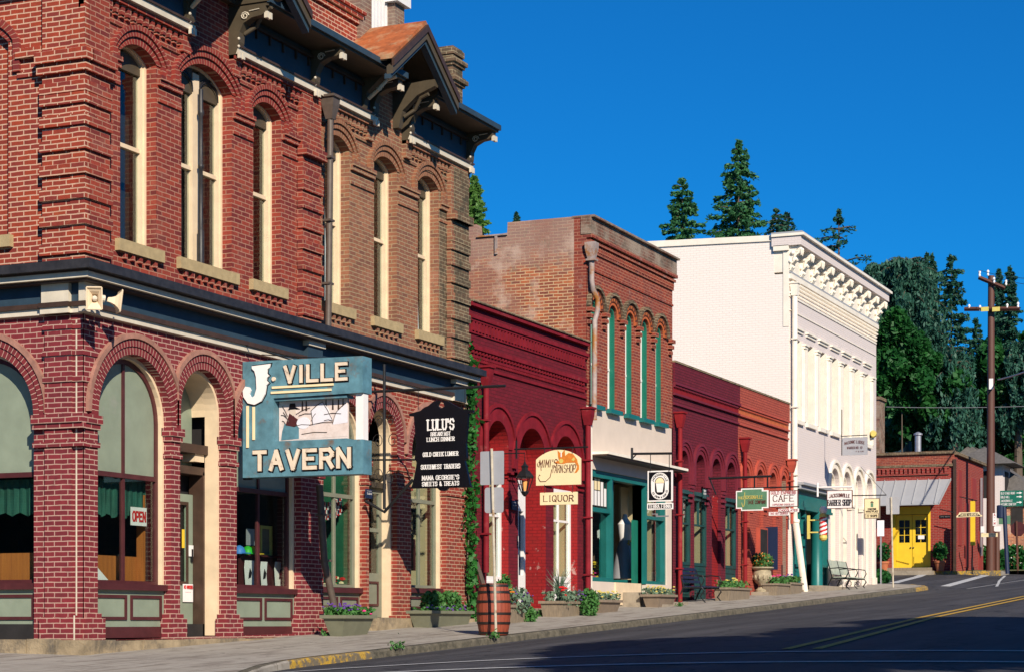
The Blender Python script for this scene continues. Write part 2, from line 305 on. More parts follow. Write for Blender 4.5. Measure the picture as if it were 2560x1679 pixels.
# ------------------------------------------------------------------ geometry helpers
ORG = {}
FRONT = ((0, 0, 0), (1, 0, 0), (0, 0, 1), (0, -1, 0))            # (a, b, c) -> x=a, z=b, y=-c   (c = out of the wall, to the street)
def SIDE(x, y=0, z=0): return ((x, y, z), (0, -1, 0), (0, 0, 1), (-1, 0, 0))   # sign faces and side walls that look back down the street
def P3(fr, a, b, c=0):
    O, R, U, N = fr; return (O[0]+R[0]*a+U[0]*b+N[0]*c, O[1]+R[1]*a+U[1]*b+N[1]*c, O[2]+R[2]*a+U[2]*b+N[2]*c)
def arc(a0, a1, zs, rise, n=16):
    w = (a1-a0)/2; xc = (a0+a1)/2; out = []
    if rise > .75*w:
        for i in range(n+1):
            t = pi - pi*i/n; out.append((xc + w*cos(t), zs + rise*sin(t)))
    else:
        r = (w*w + rise*rise)/(2*rise); t0 = asin(w/r)
        for i in range(n+1):
            t = -t0 + 2*t0*i/n; out.append((xc + r*sin(t), zs + rise - r + r*cos(t)))
    return out
def archpoly(a0, a1, zb, zs, rise, n=16):
    return [(a0, zb)] + arc(a0, a1, zs, rise, n) + [(a1, zb)]
class MB:
    def __init__(s): s.v = []; s.f = []; s.m = []; s.uv = []; s.hasuv = False
    def add(s, vs, fs, m=0, uvs=None):
        k = len(s.v); s.v += [tuple(x) for x in vs]
        for i, f in enumerate(fs):
            s.f.append([k+j for j in f]); s.m.append(m)
            s.uv.append(uvs[i] if uvs else None)
        if uvs: s.hasuv = True
        return s
    def ob(s, fr, a0, a1, b0, b1, c0, c1, m=0):
        v = [P3(fr, a, b, c) for c in (c0, c1) for b in (b0, b1) for a in (a0, a1)]
        return s.add(v, [(0, 1, 3, 2), (4, 6, 7, 5), (0, 4, 5, 1), (2, 3, 7, 6), (0, 2, 6, 4), (1, 5, 7, 3)], m)
    def box(s, x0, x1, y0, y1, z0, z1, m=0):
        v = [(x, y, z) for z in (z0, z1) for y in (y0, y1) for x in (x0, x1)]
        return s.add(v, [(0, 2, 3, 1), (4, 5, 7, 6), (0, 1, 5, 4), (2, 6, 7, 3), (0, 4, 6, 2), (1, 3, 7, 5)], m)
    def wall(s, fr, outer, holes, c0, c1, m=0, mh=None):
        loops = [outer] + list(holes); flat = [p for l in loops for p in l]
        tri = tessellate_polygon([[Vector((a, b, 0)) for a, b in l] for l in loops])
        n = len(flat); v = [P3(fr, a, b, c1) for a, b in flat] + [P3(fr, a, b, c0) for a, b in flat]
        s.add(v, [tuple(t) for t in tri] + [tuple(n+i for i in reversed(t)) for t in tri], m)
        k = len(s.v) - 2*n; o = 0
        for li, l in enumerate(loops):
            q = len(l)
            for i in range(q):
                j = (i+1) % q; s.f.append([k+o+i, k+o+j, k+n+o+j, k+n+o+i]); s.m.append(m if li == 0 or mh is None else mh); s.uv.append(None)
            o += q
        return s
    def pr(s, fr, pts, c0, c1, m=0): return s.wall(fr, pts, [], c0, c1, m)
    def strip(s, fr, inner, outer, c0, c1, m=0):
        """solid band between two equally long polylines, with running-length uvs"""
        n = len(inner); d = 0
        for i in range(n-1):
            i0, i1, o0, o1 = inner[i], inner[i+1], outer[i], outer[i+1]
            if abs(i0[0]-o0[0])+abs(i0[1]-o0[1])+abs(i1[0]-o1[0])+abs(i1[1]-o1[1]) < 1e-4: continue
            le = hypot((i1[0]+o1[0]-i0[0]-o0[0])/2, (i1[1]+o1[1]-i0[1]-o0[1])/2); w = hypot(o0[0]-i0[0], o0[1]-i0[1])
            v = [P3(fr, *q, c) for c in (c0, c1) for q in (i0, i1, o1, o0)]
            a = (d, .01); b = (d+le, .01); cc = (d+le, .01+w); dd = (d, .01+w); dep = abs(c1-c0)
            fs = [(0, 3, 2, 1), (4, 5, 6, 7), (0, 1, 5, 4), (2, 3, 7, 6)]
            uv = [(a, dd, cc, b), (a, b, cc, dd), (a, b, (d+le, .01+dep), (d, .01+dep)), (b, a, (d, .01+dep), (d+le, .01+dep))]
            if i == 0: fs.append((0, 4, 7, 3)); uv.append((a, a, dd, dd))
            if i == n-2: fs.append((1, 2, 6, 5)); uv.append((b, cc, cc, b))
            s.add(v, fs, m, uv); d += le
        return s
    def ring(s, fr, a0, a1, zs, rise, o1, o2, c0, c1, m=0, zl=None, lo=-1e9, hi=1e9, n=20):
        cl = lambda L_: [(min(max(a, lo), hi), b) for a, b in L_]
        i_ = arc(a0-o1, a1+o1, zs, rise+o1, n); o_ = arc(a0-o2, a1+o2, zs, rise+o2, n)
        if zl is not None:
            i_ = [(a0-o1, zl)] + i_ + [(a1+o1, zl)]; o_ = [(a0-o2, zl)] + o_ + [(a1+o2, zl)]
        return s.strip(fr, cl(i_), cl(o_), c0, c1, m)
    def tube(s, pts, r, n=8, m=0, cap=True):
        pts = [Vector(p) for p in pts]; rs = r if isinstance(r, (list, tuple)) else [r]*len(pts); k = len(s.v)
        for i, p in enumerate(pts):
            t = (pts[min(i+1, len(pts)-1)] - pts[max(i-1, 0)]); t = t.normalized() if t.length > 1e-9 else Vector((0, 0, 1))
            q = Vector((0, 0, 1)) if abs(t.z) < .9 else Vector((1, 0, 0)); u = t.cross(q).normalized(); w_ = t.cross(u)
            for j in range(n):
                a = 2*pi*j/n; s.v.append(tuple(p + (u*cos(a) + w_*sin(a))*rs[i]))
        for i in range(len(pts)-1):
            for j in range(n):
                s.f.append([k+i*n+j, k+i*n+(j+1) % n, k+(i+1)*n+(j+1) % n, k+(i+1)*n+j]); s.m.append(m)
                s.uv.append(((j/n*2, i), ((j+1)/n*2, i), ((j+1)/n*2, i+1), (j/n*2, i+1)))
        if cap:
            s.f.append([k+j for j in reversed(range(n))]); s.m.append(m); s.uv.append(None)
            s.f.append([k+(len(pts)-1)*n+j for j in range(n)]); s.m.append(m); s.uv.append(None)
        return s
    def lathe(s, x, y, prof, n=20, m=0, z0=0):
        return s.tube([(x, y, z0+z) for r, z in prof], [max(r, .001) for r, z in prof], n, m) if all(prof[i][1] < prof[i+1][1] for i in range(len(prof)-1)) else s._lathe(x, y, prof, n, m, z0)
    def _lathe(s, x, y, prof, n, m, z0):
        k = len(s.v)
        for r, z in prof:
            for j in range(n): a = 2*pi*j/n; s.v.append((x+r*cos(a), y+r*sin(a), z0+z))
        for i in range(len(prof)-1):
            for j in range(n): s.f.append([k+i*n+j, k+i*n+(j+1) % n, k+(i+1)*n+(j+1) % n, k+(i+1)*n+j]); s.m.append(m); s.uv.append(None)
        return s
    def ball(s, c, r, sc_=(1, 1, 1), n=10, m=0):
        k = len(s.v); h = n//2+1
        for i in range(h+1):
            t = pi*i/h
            for j in range(n): a = 2*pi*j/n; s.v.append((c[0]+r*sc_[0]*sin(t)*cos(a), c[1]+r*sc_[1]*sin(t)*sin(a), c[2]+r*sc_[2]*cos(t)))
        for i in range(h):
            for j in range(n): s.f.append([k+i*n+j, k+i*n+(j+1) % n, k+(i+1)*n+(j+1) % n, k+(i+1)*n+j]); s.m.append(m); s.uv.append(None)
        return s
    def build(s, name, mat, parent=None, org=None, smooth=False, recalc=True):
        me = bpy.data.meshes.new(name); o_ = ORG[parent.name] if parent else (org or (0, 0, 0))
        me.from_pydata([(x-o_[0], y-o_[1], z-o_[2]) for x, y, z in s.v], [], s.f)
        ms = mat if isinstance(mat, (list, tuple)) else [mat]
        for x in ms: me.materials.append(M[x])
        me.polygons.foreach_set('material_index', s.m)
        if s.hasuv:
            uvl = me.uv_layers.new(name='uv'); dat = np.zeros(len(me.loops)*2); k = 0
            for f, uv in zip(s.f, s.uv):
                for j in range(len(f)):
                    if uv: dat[2*k], dat[2*k+1] = uv[j]
                    k += 1
            uvl.data.foreach_set('uv', dat)
        if recalc:
            bm = bmesh.new(); bm.from_mesh(me); bmesh.ops.recalc_face_normals(bm, faces=bm.faces); bm.to_mesh(me); bm.free()
        if smooth:
            me.polygons.foreach_set('use_smooth', [True]*len(me.polygons))
            try: me.set_sharp_from_angle(angle=radians(40))
            except Exception: pass
        me.validate(); me.update()
        o = bpy.data.objects.new(name, me); COL.objects.link(o)
        if parent: o.parent = parent
        else: o.location = o_
        ORG[o.name] = o_
        return o
def tag(o, label=None, cat=None, group=None, kind=None):
    if label: o['label'] = label
    if cat: o['category'] = cat
    if group: o['group'] = group
    if kind: o['kind'] = kind
    return o
def thing(name, label, cat, loc, group=None):
    o = bpy.data.objects.new(name, None); COL.objects.link(o); o.location = loc; o.empty_display_size = .3
    ORG[o.name] = tuple(loc); return tag(o, label, cat, group)
def solo(mb, name, mat, label, cat, loc, group=None, **k): return tag(mb.build(name, mat, None, loc, **k), label, cat, group)
# stroke lettering -------------------------------------------------
FT = {
'A': '0 0 .5 1 1 0|.2 .35 .8 .35', 'B': '0 0 0 1 .7 1 .92 .8 .7 .54 0 .54|.7 .54 1 .28 .75 0 0 0', 'C': '1 .78 .75 1 .25 1 0 .75 0 .25 .25 0 .75 0 1 .22',
'D': '0 0 0 1 .65 1 1 .7 1 .3 .65 0 0 0', 'E': '1 1 0 1 0 0 1 0|0 .52 .75 .52', 'F': '1 1 0 1 0 0|0 .52 .75 .52', 'G': '1 .78 .75 1 .25 1 0 .75 0 .25 .25 0 .75 0 1 .22 1 .45 .6 .45',
'H': '0 0 0 1|1 0 1 1|0 .5 1 .5', 'I': '.5 0 .5 1', 'J': '.8 1 .8 .25 .55 0 .2 0 0 .25', 'K': '0 0 0 1|1 1 0 .42|.3 .58 1 0', 'L': '0 1 0 0 1 0',
'M': '0 0 0 1 .5 .3 1 1 1 0', 'N': '0 0 0 1 1 0 1 1', 'O': '.25 0 0 .25 0 .75 .25 1 .75 1 1 .75 1 .25 .75 0 .25 0', 'P': '0 0 0 1 .75 1 1 .8 1 .65 .75 .45 0 .45',
'Q': '.25 0 0 .25 0 .75 .25 1 .75 1 1 .75 1 .25 .75 0 .25 0|.6 .3 1 -.08', 'R': '0 0 0 1 .75 1 1 .8 1 .68 .75 .5 0 .5|.55 .5 1 0',
'S': '1 .8 .75 1 .25 1 0 .8 .05 .6 .95 .42 1 .22 .75 0 .25 0 0 .2', 'T': '.5 0 .5 1|0 1 1 1', 'U': '0 1 0 .25 .25 0 .75 0 1 .25 1 1', 'V': '0 1 .5 0 1 1',
'W': '0 1 .25 0 .5 .7 .75 0 1 1', 'X': '0 0 1 1|0 1 1 0', 'Y': '0 1 .5 .5 1 1|.5 .5 .5 0', 'Z': '0 1 1 1 0 0 1 0', "'": '.5 1 .5 .75', '.': '.45 0 .55 0', '-': '.2 .5 .8 .5',
'&': '1 0 .2 .7 .25 .95 .5 1 .7 .85 .1 .3 .3 0 .6 0 1 .4', '1': '.2 .8 .5 1 .5 0', '0': '.25 0 0 .25 0 .75 .25 1 .75 1 1 .75 1 .25 .75 0 .25 0', '8': '.5 .52 .1 .75 .25 1 .75 1 .9 .75 .5 .52 0 .25 .25 0 .75 0 1 .25 .5 .52',
'2': '0 .8 .25 1 .75 1 1 .75 0 0 1 0', '3': '0 .9 .3 1 .9 .85 .5 .52 1 .25 .7 0 0 .1'}
NARROW = {'I': .35, "'": .3, '.': .3, '1': .6, ' ': .55}
def text(mb, s, fr, a, b, h, width=None, t=.16, slab=False, m=0, c=.0, dc=.003, lw=.62, gap=.24, center=True, slant=0, arch=0):
    """a,b = centre of the baseline; width = total width of the line"""
    ws = [NARROW.get(ch, 1)*lw*h for ch in s]; tot = sum(ws) + gap*h*(len(s)-1); k = (width/tot) if width else 1
    x = a - tot*k/2 if center else a; cc = c; t = t*min(1, max(.45, k*1.05))
    for ch, w_ in zip(s, ws):
        w1 = w_*k
        yo = b + (arch*(1-((x+w1/2-a)/(tot*k/2))**2) if arch else 0)
        if ch != ' ' and ch in FT:
            for pl in FT[ch].split('|'):
                q = [float(z) for z in pl.split()]; pts = [(x+q[i]*w1 + slant*q[i+1]*h, yo+q[i+1]*h) for i in range(0, len(q), 2)]
                for i in range(len(pts)-1):
                    p0, p1 = Vector(pts[i]), Vector(pts[i+1]); d = p1-p0
                    if d.length < 1e-6: continue
                    d.normalize(); nrm = Vector((-d.y, d.x)); e = d*t*h*.5
                    ht = t*h*.5*(1 if not slab or abs(d.y) > .5 else .6); cc += .00025
                    A = p0-e*.9+nrm*ht; B = p1+e*.9+nrm*ht; C_ = p1+e*.9-nrm*ht; D = p0-e*.9-nrm*ht
                    mb.add([P3(fr, z.x, z.y, cc+dd) for dd in (0, dc) for z in (A, B, C_, D)], [(0, 1, 2, 3), (7, 6, 5, 4), (0, 4, 5, 1), (1, 5, 6, 2), (2, 6, 7, 3), (3, 7, 4, 0)], m)
                if slab:
                    for e_ in (0, -1):
                        X_, Y_ = pts[e_]
                        dd = (pts[1][1]-pts[0][1]) if e_ == 0 else (pts[-1][1]-pts[-2][1])
                        if abs(Y_-yo) < .02*h or abs(Y_-yo-h) < .02*h:
                            if abs(dd) > .3*h:
                                cc += .00025; mb.ob(fr, X_-t*h*1.05, X_+t*h*1.05, Y_-t*h*.3, Y_+t*h*.3, cc, cc+dc, m)
        x += w1 + gap*h*k
    return mb
# leaf clouds -------------------------------------------------------
def leafcloud(name, mat, pts, size, parent=None, org=(0, 0, 0), flat=0., aspect=1.7, jit=.35, dirs=None):
    """one small two-triangle leaf or needle spray per point; every leaf is its own tilted face"""
    pts = np.asarray(pts, float); N = len(pts)
    nrm = np.random.normal(size=(N, 3)); nrm[:, 2] += flat; nrm /= np.linalg.norm(nrm, axis=1)[:, None]
    if dirs is None: d = np.random.normal(size=(N, 3))
    else: d = np.asarray(dirs) + np.random.normal(size=(N, 3))*.35
    d -= (d*nrm).sum(1)[:, None]*nrm; d /= np.linalg.norm(d, axis=1)[:, None] + 1e-9
    e = np.cross(nrm, d); s = (size*(1 + jit*np.random.uniform(-1, 1, N)))[:, None]
    o_ = np.array(ORG[parent.name] if parent else org)
    q = np.stack([pts-d*s*aspect*.5, pts+e*s*.5, pts+d*s*aspect*.5, pts-e*s*.5], 1) - o_
    me = bpy.data.meshes.new(name); me.vertices.add(4*N); me.vertices.foreach_set('co', q.reshape(-1))
    me.loops.add(4*N); me.loops.foreach_set('vertex_index', np.arange(4*N, dtype=np.int32))
    me.polygons.add(N); me.polygons.foreach_set('loop_start', np.arange(0, 4*N, 4, dtype=np.int32)); me.polygons.foreach_set('loop_total', np.full(N, 4, dtype=np.int32))
    me.materials.append(M[mat]); me.update(); me.validate()
    o = bpy.data.objects.new(name, me); COL.objects.link(o)
    if parent: o.parent = parent
    else: o.location = tuple(o_)
    ORG[o.name] = tuple(o_); return o

# ------------------------------------------------------------------ ground, road, pavement
def sheet(name, xs, ys, zf, mat, kind='structure'):
    mb = MB(); nx, ny = len(xs), len(ys)
    mb.add([(x, y, zf(x, y)) for x in xs for y in ys], [(i*ny+j, (i+1)*ny+j, (i+1)*ny+j+1, i*ny+j+1) for i in range(nx-1) for j in range(ny-1)])
    return tag(mb.build(name, mat), kind=kind)
def fr_(a, b, n): return [a+(b-a)*i/n for i in range(n+1)]
sheet('ground', fr_(-120, 130, 50)+[200, 400, 900, 2200], [-900, -300, -100]+fr_(-60, 60, 12)+[100, 300, 900], lambda x, y: g(x)-.45, 'earth')
xr = fr_(-40, 69, 109)+fr_(70, 130, 60)
sheet('road', xr, fr_(-19.8, -3.2, 32)+[-2, 0, 4, 10, 30, 60], lambda x, y: g(x)+(crs(y) if y <= -3.2 else crs(-3.25)+(.04*min(3.2, max(0, y+3.2)) if x > 69 else 0)), 'asphalt')
sheet('far_sidewalk', fr_(-40, 130, 34), [-24, -19.75], lambda x, y: g(x)+.08, 'walk')
sheet('verge', [86.2]+fr_(88, 130, 6), [-3.4, -1.5, 0, 30, 60], lambda x, y: g(x)+.02, 'earth')
kl = [(71.3, 9), (71.3, .8), (71.2, -.3), (70.8, -1.2), (70.0, -1.8), (68.8, -2.15), (67, -2.28), (60, -2.47), (50, -2.75), (38.6, -2.97), (30, -3.12), (23.9, -3.2), (22.9, -3.28), (22.0, -3.5), (20.8, -3.95), (19.8, -4.3), (18.8, -4.2), (17.9, -3.5), (17.5, -2.2), (17.5, 14)]
def refine(pl, st=.3):
    out = []
    for p, q in zip(pl, pl[1:]):
        n = max(1, int(hypot(q[0]-p[0], q[1]-p[1])/st)); out += [(p[0]+(q[0]-p[0])*i/n, p[1]+(q[1]-p[1])*i/n) for i in range(n)]
    return out + [pl[-1]]
rk = refine(kl); inner = []
for i, p in enumerate(rk):
    a, b = rk[max(0, i-1)], rk[min(len(rk)-1, i+1)]; dx, dy = b[0]-a[0], b[1]-a[1]; l_ = hypot(dx, dy)
    inner.append((p[0]+dy/l_*.16, p[1]-dx/l_*.16))
wz = lambda x, y: g(x)+.02*y
mb = MB()
wl = inner + [(17.66, 14), (30, 14), (71.1, 9)]
wl = inner
# pavement follows g(x) whose slope changes at x=70: split there
tri = tessellate_polygon([[Vector((x, y, 0)) for x, y in wl]])
mb.add([(x, y, wz(x, y)) for x, y in wl], [tuple(t) for t in tri])
tag(mb.build('sidewalk', 'walk', recalc=False), kind='structure')
mb = MB(); n = len(rk)
for i, (p, q) in enumerate(zip(rk, inner)):
    z = wz(*p); j1, j2 = random.uniform(-.012, .006), random.uniform(-.014, .014); dx, dy = p[0]-q[0], p[1]-q[1]
    mb.v += [(q[0], q[1], z-.004), (p[0]-dx*.15, p[1]-dy*.15, z+.004+j1), (p[0]+j2*.6, p[1]+j2, z-.02+j1), (p[0]+dx*.12+j2, p[1]+dy*.12+j2, z-.22)]
for i in range(n-1):
    x = rk[i][0]; yel = (66.3 < x < 71.2 and rk[i][1] < -1) or (23.0 < x < 25.6 and rk[i][1] < -3) or (25.6 < x < 26.4 and random.random() < .5)
    for j in range(3):
        mb.f.append([i*4+j, (i+1)*4+j, (i+1)*4+j+1, i*4+j+1]); mb.m.append(1 if yel else (2 if x < 23.0 and j > 0 else 0)); mb.uv.append(None)
tag(mb.build('kerb', ['kerb', 'kerby', 'walk'], recalc=False), kind='structure')
def line(name, pts, wd, mat, dz=.006):
    pts = refine(pts, .5); mb = MB(); n = len(pts)
    for i, p in enumerate(pts):
        a, b = pts[max(0, i-1)], pts[min(n-1, i+1)]; dx, dy = b[0]-a[0], b[1]-a[1]; l_ = hypot(dx, dy)
        for s in (-1, 1):
            x, y = p[0]+s*dy/l_*wd/2, p[1]-s*dx/l_*wd/2
            zz = g(x)+(crs(y) if y <= -3.2 else crs(-3.25)+(.04*min(3.2, max(0, y+3.2)) if x > 69 else 0))
            mb.v.append((x, y, zz+dz+.004))
    for i in range(n-1): mb.f.append([2*i, 2*i+1, 2*i+3, 2*i+2]); mb.m.append(0); mb.uv.append(None)
    return tag(mb.build(name, mat, recalc=False), kind='structure')
line('crosswalk_line', [(21.15, -3.9), (21.45, -5.5), (21.8, -7.2), (22.35, -10.8), (22.75, -12.9), (23.3, -18)], .16, 'line_white')
line('crosswalk_line', [(19.3, -5.2), (19.62, -7.5), (20.25, -11.4), (20.65, -13.2), (21.3, -18)], .17, 'line_white')
line('centre_line', [(22.9, -10.42), (34, -9.58), (48.3, -9.02), (66, -8.5), (125, -8.3)], .12, 'line_yellow')
line('centre_line', [(22.9, -10.05), (34, -9.33), (48.3, -8.72), (66, -8.15), (125, -7.95)], .12, 'line_yellow')
line('side_street_line', [(71.6, -2.2), (82.6, -1.5), (84.0, -1.4)], .35, 'line_white')
line('side_street_line', [(73.0, 0), (80.5, .7), (84.0, 1.2)], .35, 'line_white')
line('edge_line', [(69.9, -3.3), (77.7, -4.0), (90, -4.2)], .12, 'line_white')
line('edge_line', [(70.0, -4.3), (78, -3.0), (84, -2.2)], .10, 'line_white')
mb = MB(); mb.box(84.05, 84.22, -2.0, 6, 1.75, 2.17, 0); mb.box(84.22, 86.2, -2.0, 0, 1.75, 2.165, 1); mb.box(84.22, 84.5, 0, 6, 1.75, 2.165, 1)
tag(mb.build('corner_pavement', ['kerby', 'walk']), kind='structure')

# ------------------------------------------------------------------ corner tavern building
HX = 22.9
hotel = thing('corner_building', 'large two storey red brick corner building with arched openings and bracketed cornice', 'building', (HX, 0, -.45))
GO = [(23.25, 25.10), (25.34, 26.64), (26.95, 28.98), (29.75, 31.31), (31.42, 32.52), (33.1, 34.62)]
def rise_of(a0, a1): return (a1-a0)/2
GT = 3.87
mb = MB()
outer = [(HX, -.26), (35.55, -.10), (35.55, 4.34), (HX, 4.34)]
holes = []
for a0, a1 in GO:
    r = rise_of(a0, a1); holes.append(archpoly(a0, a1, -.245, GT-r, r, 18))
mb.wall(FRONT, outer, holes, -.34, 0)
mb.build('lower_wall', 'low_brick', hotel)
mb = MB()
for i, (a0, a1) in enumerate(GO):
    r = rise_of(a0, a1); lo = (GO[i-1][1]+a0)/2 if i else HX+.06; hi = (a1+GO[i+1][0])/2 if i < 5 else 35.5
    if i in (0, 2, 4): lo += .003; hi -= .003
    for o1, o2, c1, m in ((0, .115, .016, 0), (.115, .225, .034, 0), (.225, .30, .062, 1)):
        mb.ring(FRONT, a0, a1, GT-r, r, o1, o2, .002, c1, m, zl=2.9 if o1 < .2 else None, lo=lo, hi=hi, n=28)
    mb.build('arch_ring', ['ring_low', 'hood'], hotel, recalc=False); mb = MB()
# piers: caps, belts, flared feet
mb = MB(); edges = [HX] + [x for p in GO for x in p] + [35.55]
for k in range(0, len(edges), 2):
    x0, x1 = edges[k], edges[k+1]; sx = 0 if k == 0 else .05
    for z0, z1, o in ((2.78, 2.90, .055), (2.70, 2.78, .03), (2.45, 2.52, .028)):
        mb.ob(FRONT, x0-sx*o/.055, x1+(.05 if k < 12 else 0)*o/.055, z0, z1, -.14, o)
    gx0, gx1 = (x0-(0 if k == 0 else .09)), (x1+(.1 if k < 12 else 0))
    for z0, z1, o in ((-.25, .06, .06), (.06, .13, .03)): mb.ob(FRONT, gx0 if z1 < .1 else gx0+.04, gx1 if z1 < .1 else gx1-.05, max(z0, g(x0)-.1 if x0 > 33 else z0), z1, -.14, o)
    mb.build('pier_band', 'low_brick', hotel); mb = MB()
for z in (3.35, 3.72, 4.08):
    for xa, xb in ((HX-.003, 23.22), (29.05, 29.62)): mb = MB(); mb.ob(FRONT, xa, xb, z, z+.075, 0, .022); mb.build('pier_band', 'low_brick', hotel)
# upper front wall
UO = [(23.79, 24.70, 8.18, .17), (25.37, 26.80, 8.26, .27), (27.45, 28.32, 8.22, .17), (29.80, 30.68, 8.22, .17), (31.61, 32.51, 8.24, .17), (33.38, 34.25, 8.25, .17)]
SILL = 5.46
mb = MB(); holes = [archpoly(a0, a1, SILL, zs, ri, 12) for a0, a1, zs, ri in UO]
mb.wall(FRONT, [(HX, 4.86), (35.4, 4.86), (35.4, 9.75), (HX, 9.75)], holes, -.36, 0)
mb.build('upper_wall', 'up_brick', hotel)
mb = MB(); bd = MB()
for i, (a0, a1, zs, ri) in enumerate(UO):
    m = 0 if i < 3 else 1
    mb.ring(FRONT, a0, a1, zs, ri, 0, .11, .002, .014, m, n=12)
    mb.ring(FRONT, a0, a1, zs, ri, .11, .20, .002, .045, m, n=12, zl=8.02)
    mb.ring(FRONT, a0, a1, zs, ri, .20, .27, .002, .075, m, n=12, zl=8.0)
    mb.build('arch_ring', ['ring_red', 'ring_tan'], hotel, recalc=False); mb = MB()
cuts = [HX] + [x for o in UO for x in (o[0], o[1])] + [35.4]
for k in range(0, len(cuts), 2):
    x0 = cuts[k]+(.0 if k == 0 else .03); x1 = cuts[k+1]-.03
    for z0, z1, o in ((7.98, 8.05, .078), (7.90, 7.98, .05), (7.66, 7.73, .03)):
        bd.ob(FRONT, x0, x1, z0, z1, .0, o)
    bd.build('brick_band', 'up_brick', hotel); bd = MB()
for (x0, x1) in ((HX-.004, 23.40), (28.86, 29.50), (34.62, 35.404)):
    bd.ob(FRONT, x0, x1, 4.9, 9.0, 0, .10); 
    if x0 < 23: bd.ob(FRONT, x0, x1+.05, 7.62, 7.76, .1, .16)
    bd.ob(FRONT, x0-.03, x1+.05, 7.76, 7.92, .02, .20)
    for z in (7.34, 7.18, 6.88, 6.54, 6.20, 5.86, 5.50, 5.10): bd.ob(FRONT, x0-.02, x1+.025, z, z+.15, .02, .137)
    bd.build('brick_pilaster', 'up_brick', hotel); bd = MB()
mb = MB(); mb.ob(FRONT, 34.30, 35.43, 4.92, 8.95, 0, .006); 
for z in (7.34, 7.18, 6.88, 6.54, 6.20, 5.86, 5.50, 5.10): mb.ob(FRONT, 34.72, 35.432, z, z+.15, .1, .145)
mb.ob(FRONT, 34.70, 35.43, 7.76, 7.92, .1, .205); mb.ob(FRONT, 34.74, 35.428, 4.95, 8.95, .1, .106)
mb.build('mossy_patch', 'dark_brick', hotel)
# windows of the upper floor
def upper_window(a0, a1, zs, ri, double=False, curtain=None):
    mb = MB(); w_ = a1-a0; e1, e2 = .045, .08; cb, cc_, cf_ = -.30, -.245, -.20
    mb.ring(FRONT, a0+e1, a1-e1, zs, ri-.02, 0, e1, cb, cf_+.03, 0, zl=SILL, n=12)
    mb.ring(FRONT, a0+e2, a1-e2, zs, ri-.03, 0, e2-e1, cb, cf_, 0, zl=SILL, n=12)
    mb.pr(FRONT, arc(a0+e2, a1-e2, zs-.06, ri-.01, 12)+[(a1-e2, zs-.16), (a0+e2, zs-.16)], cb, cc_+.02, 1)
    zm = (SILL+zs)/2+.1
    if double:
        xc = (a0+a1)/2; mb.ob(FRONT, xc-.09, xc+.09, SILL, zs+ri-.1, cb, cf_, 0)
        for q0, q1 in ((a0+e2, xc-.09), (xc+.09, a1-e2)):
            mb.ob(FRONT, q0, q1, zm-.03, zm+.03, cb, cc_+.02, 0); mb.ob(FRONT, q0, q1, SILL, SILL+.07, cb, cc_+.01, 0)
            top = arc(q0, q1, zs-.16, .24, 10); mb.pr(FRONT, top + [(q1, zs+ri-.04), (q0, zs+ri-.04)], cb+.01, cf_-.01, 1)
            for o_ in (.03, .07): mb.strip(FRONT, [(a, b+o_) for a, b in top], [(a, b+o_+.02) for a, b in top], cf_-.01, cf_+.01, 2)
    else:
        mb.ob(FRONT, a0+e2, a1-e2, zm-.03, zm+.03, cb, cc_+.02, 0); mb.ob(FRONT, a0+e2, a1-e2, SILL, SILL+.07, cb, cc_+.01, 0)
    f = mb.build('window', ['cream', 'olive', 'gutter'], hotel)
    p = MB(); p.wall(FRONT, archpoly(a0+e2-.01, a1-e2+.01, SILL, zs, ri-.04, 12), [], -.276, -.27); p.build('pane', 'glass', f)
    if double:
        c = MB(); c.lathe((a0+a1)/2, .11, [(.05, 0), (.05, .55), (.035, .57), (.03, 1.5), (.045, 1.52), (.045, 1.56), (.03, 1.58), (.03, 2.3), (.05, 2.34), (.05, 2.38), (.035, 2.42), (.035, 2.72)], 12, 0, SILL)
        c.build('colonnette', 'gutter', f, smooth=True)
    if curtain:
        q = MB(); n = 14; x0, x1 = a0+.10, a0+.10+w_*.66
        for i in range(n):
            t0, t1 = i/n, (i+1)/n; za, zb_ = SILL+.05+(zs-SILL)*t0, SILL+.05+(zs-SILL)*t1; k0, k1 = 1-.55*t0**2*0-.25*sin(pi*t0*.5), 1-.25*sin(pi*t1*.5)
            q.add([(x0, .30, za), (x0+(x1-x0)*k0, .31, za), (x0+(x1-x0)*k1, .31, zb_), (x0, .30, zb_)], [(0, 1, 2, 3)])
        q.build('curtain', 'curtain_w', f, recalc=False)
    return f
for i, (a0, a1, zs, ri) in enumerate(UO): upper_window(a0, a1, zs, ri, i == 1, i in (3, 5))
mb = MB()
for i, (a0, a1, zs, ri) in enumerate(UO):
    mb.ob(FRONT, a0-.13, a1+.11, SILL-.17, SILL, -.28, .085, 0)
    n = 5 if i != 1 else 8
    for k in range(n):
        x = a0-.02+(a1-a0+.04)*(k+.5)/n; mb.ob(FRONT, x-.035, x+.035, SILL-.27, SILL-.171, .001, .055, 1)
    mb.build('window_sill', ['sill', 'up_brick'], hotel); mb = MB()
mb = MB(); mb.box(HX+.3, 35.3, .75, .8, 4.9, 9.6); mb.build('dark_room', 'dark', hotel)
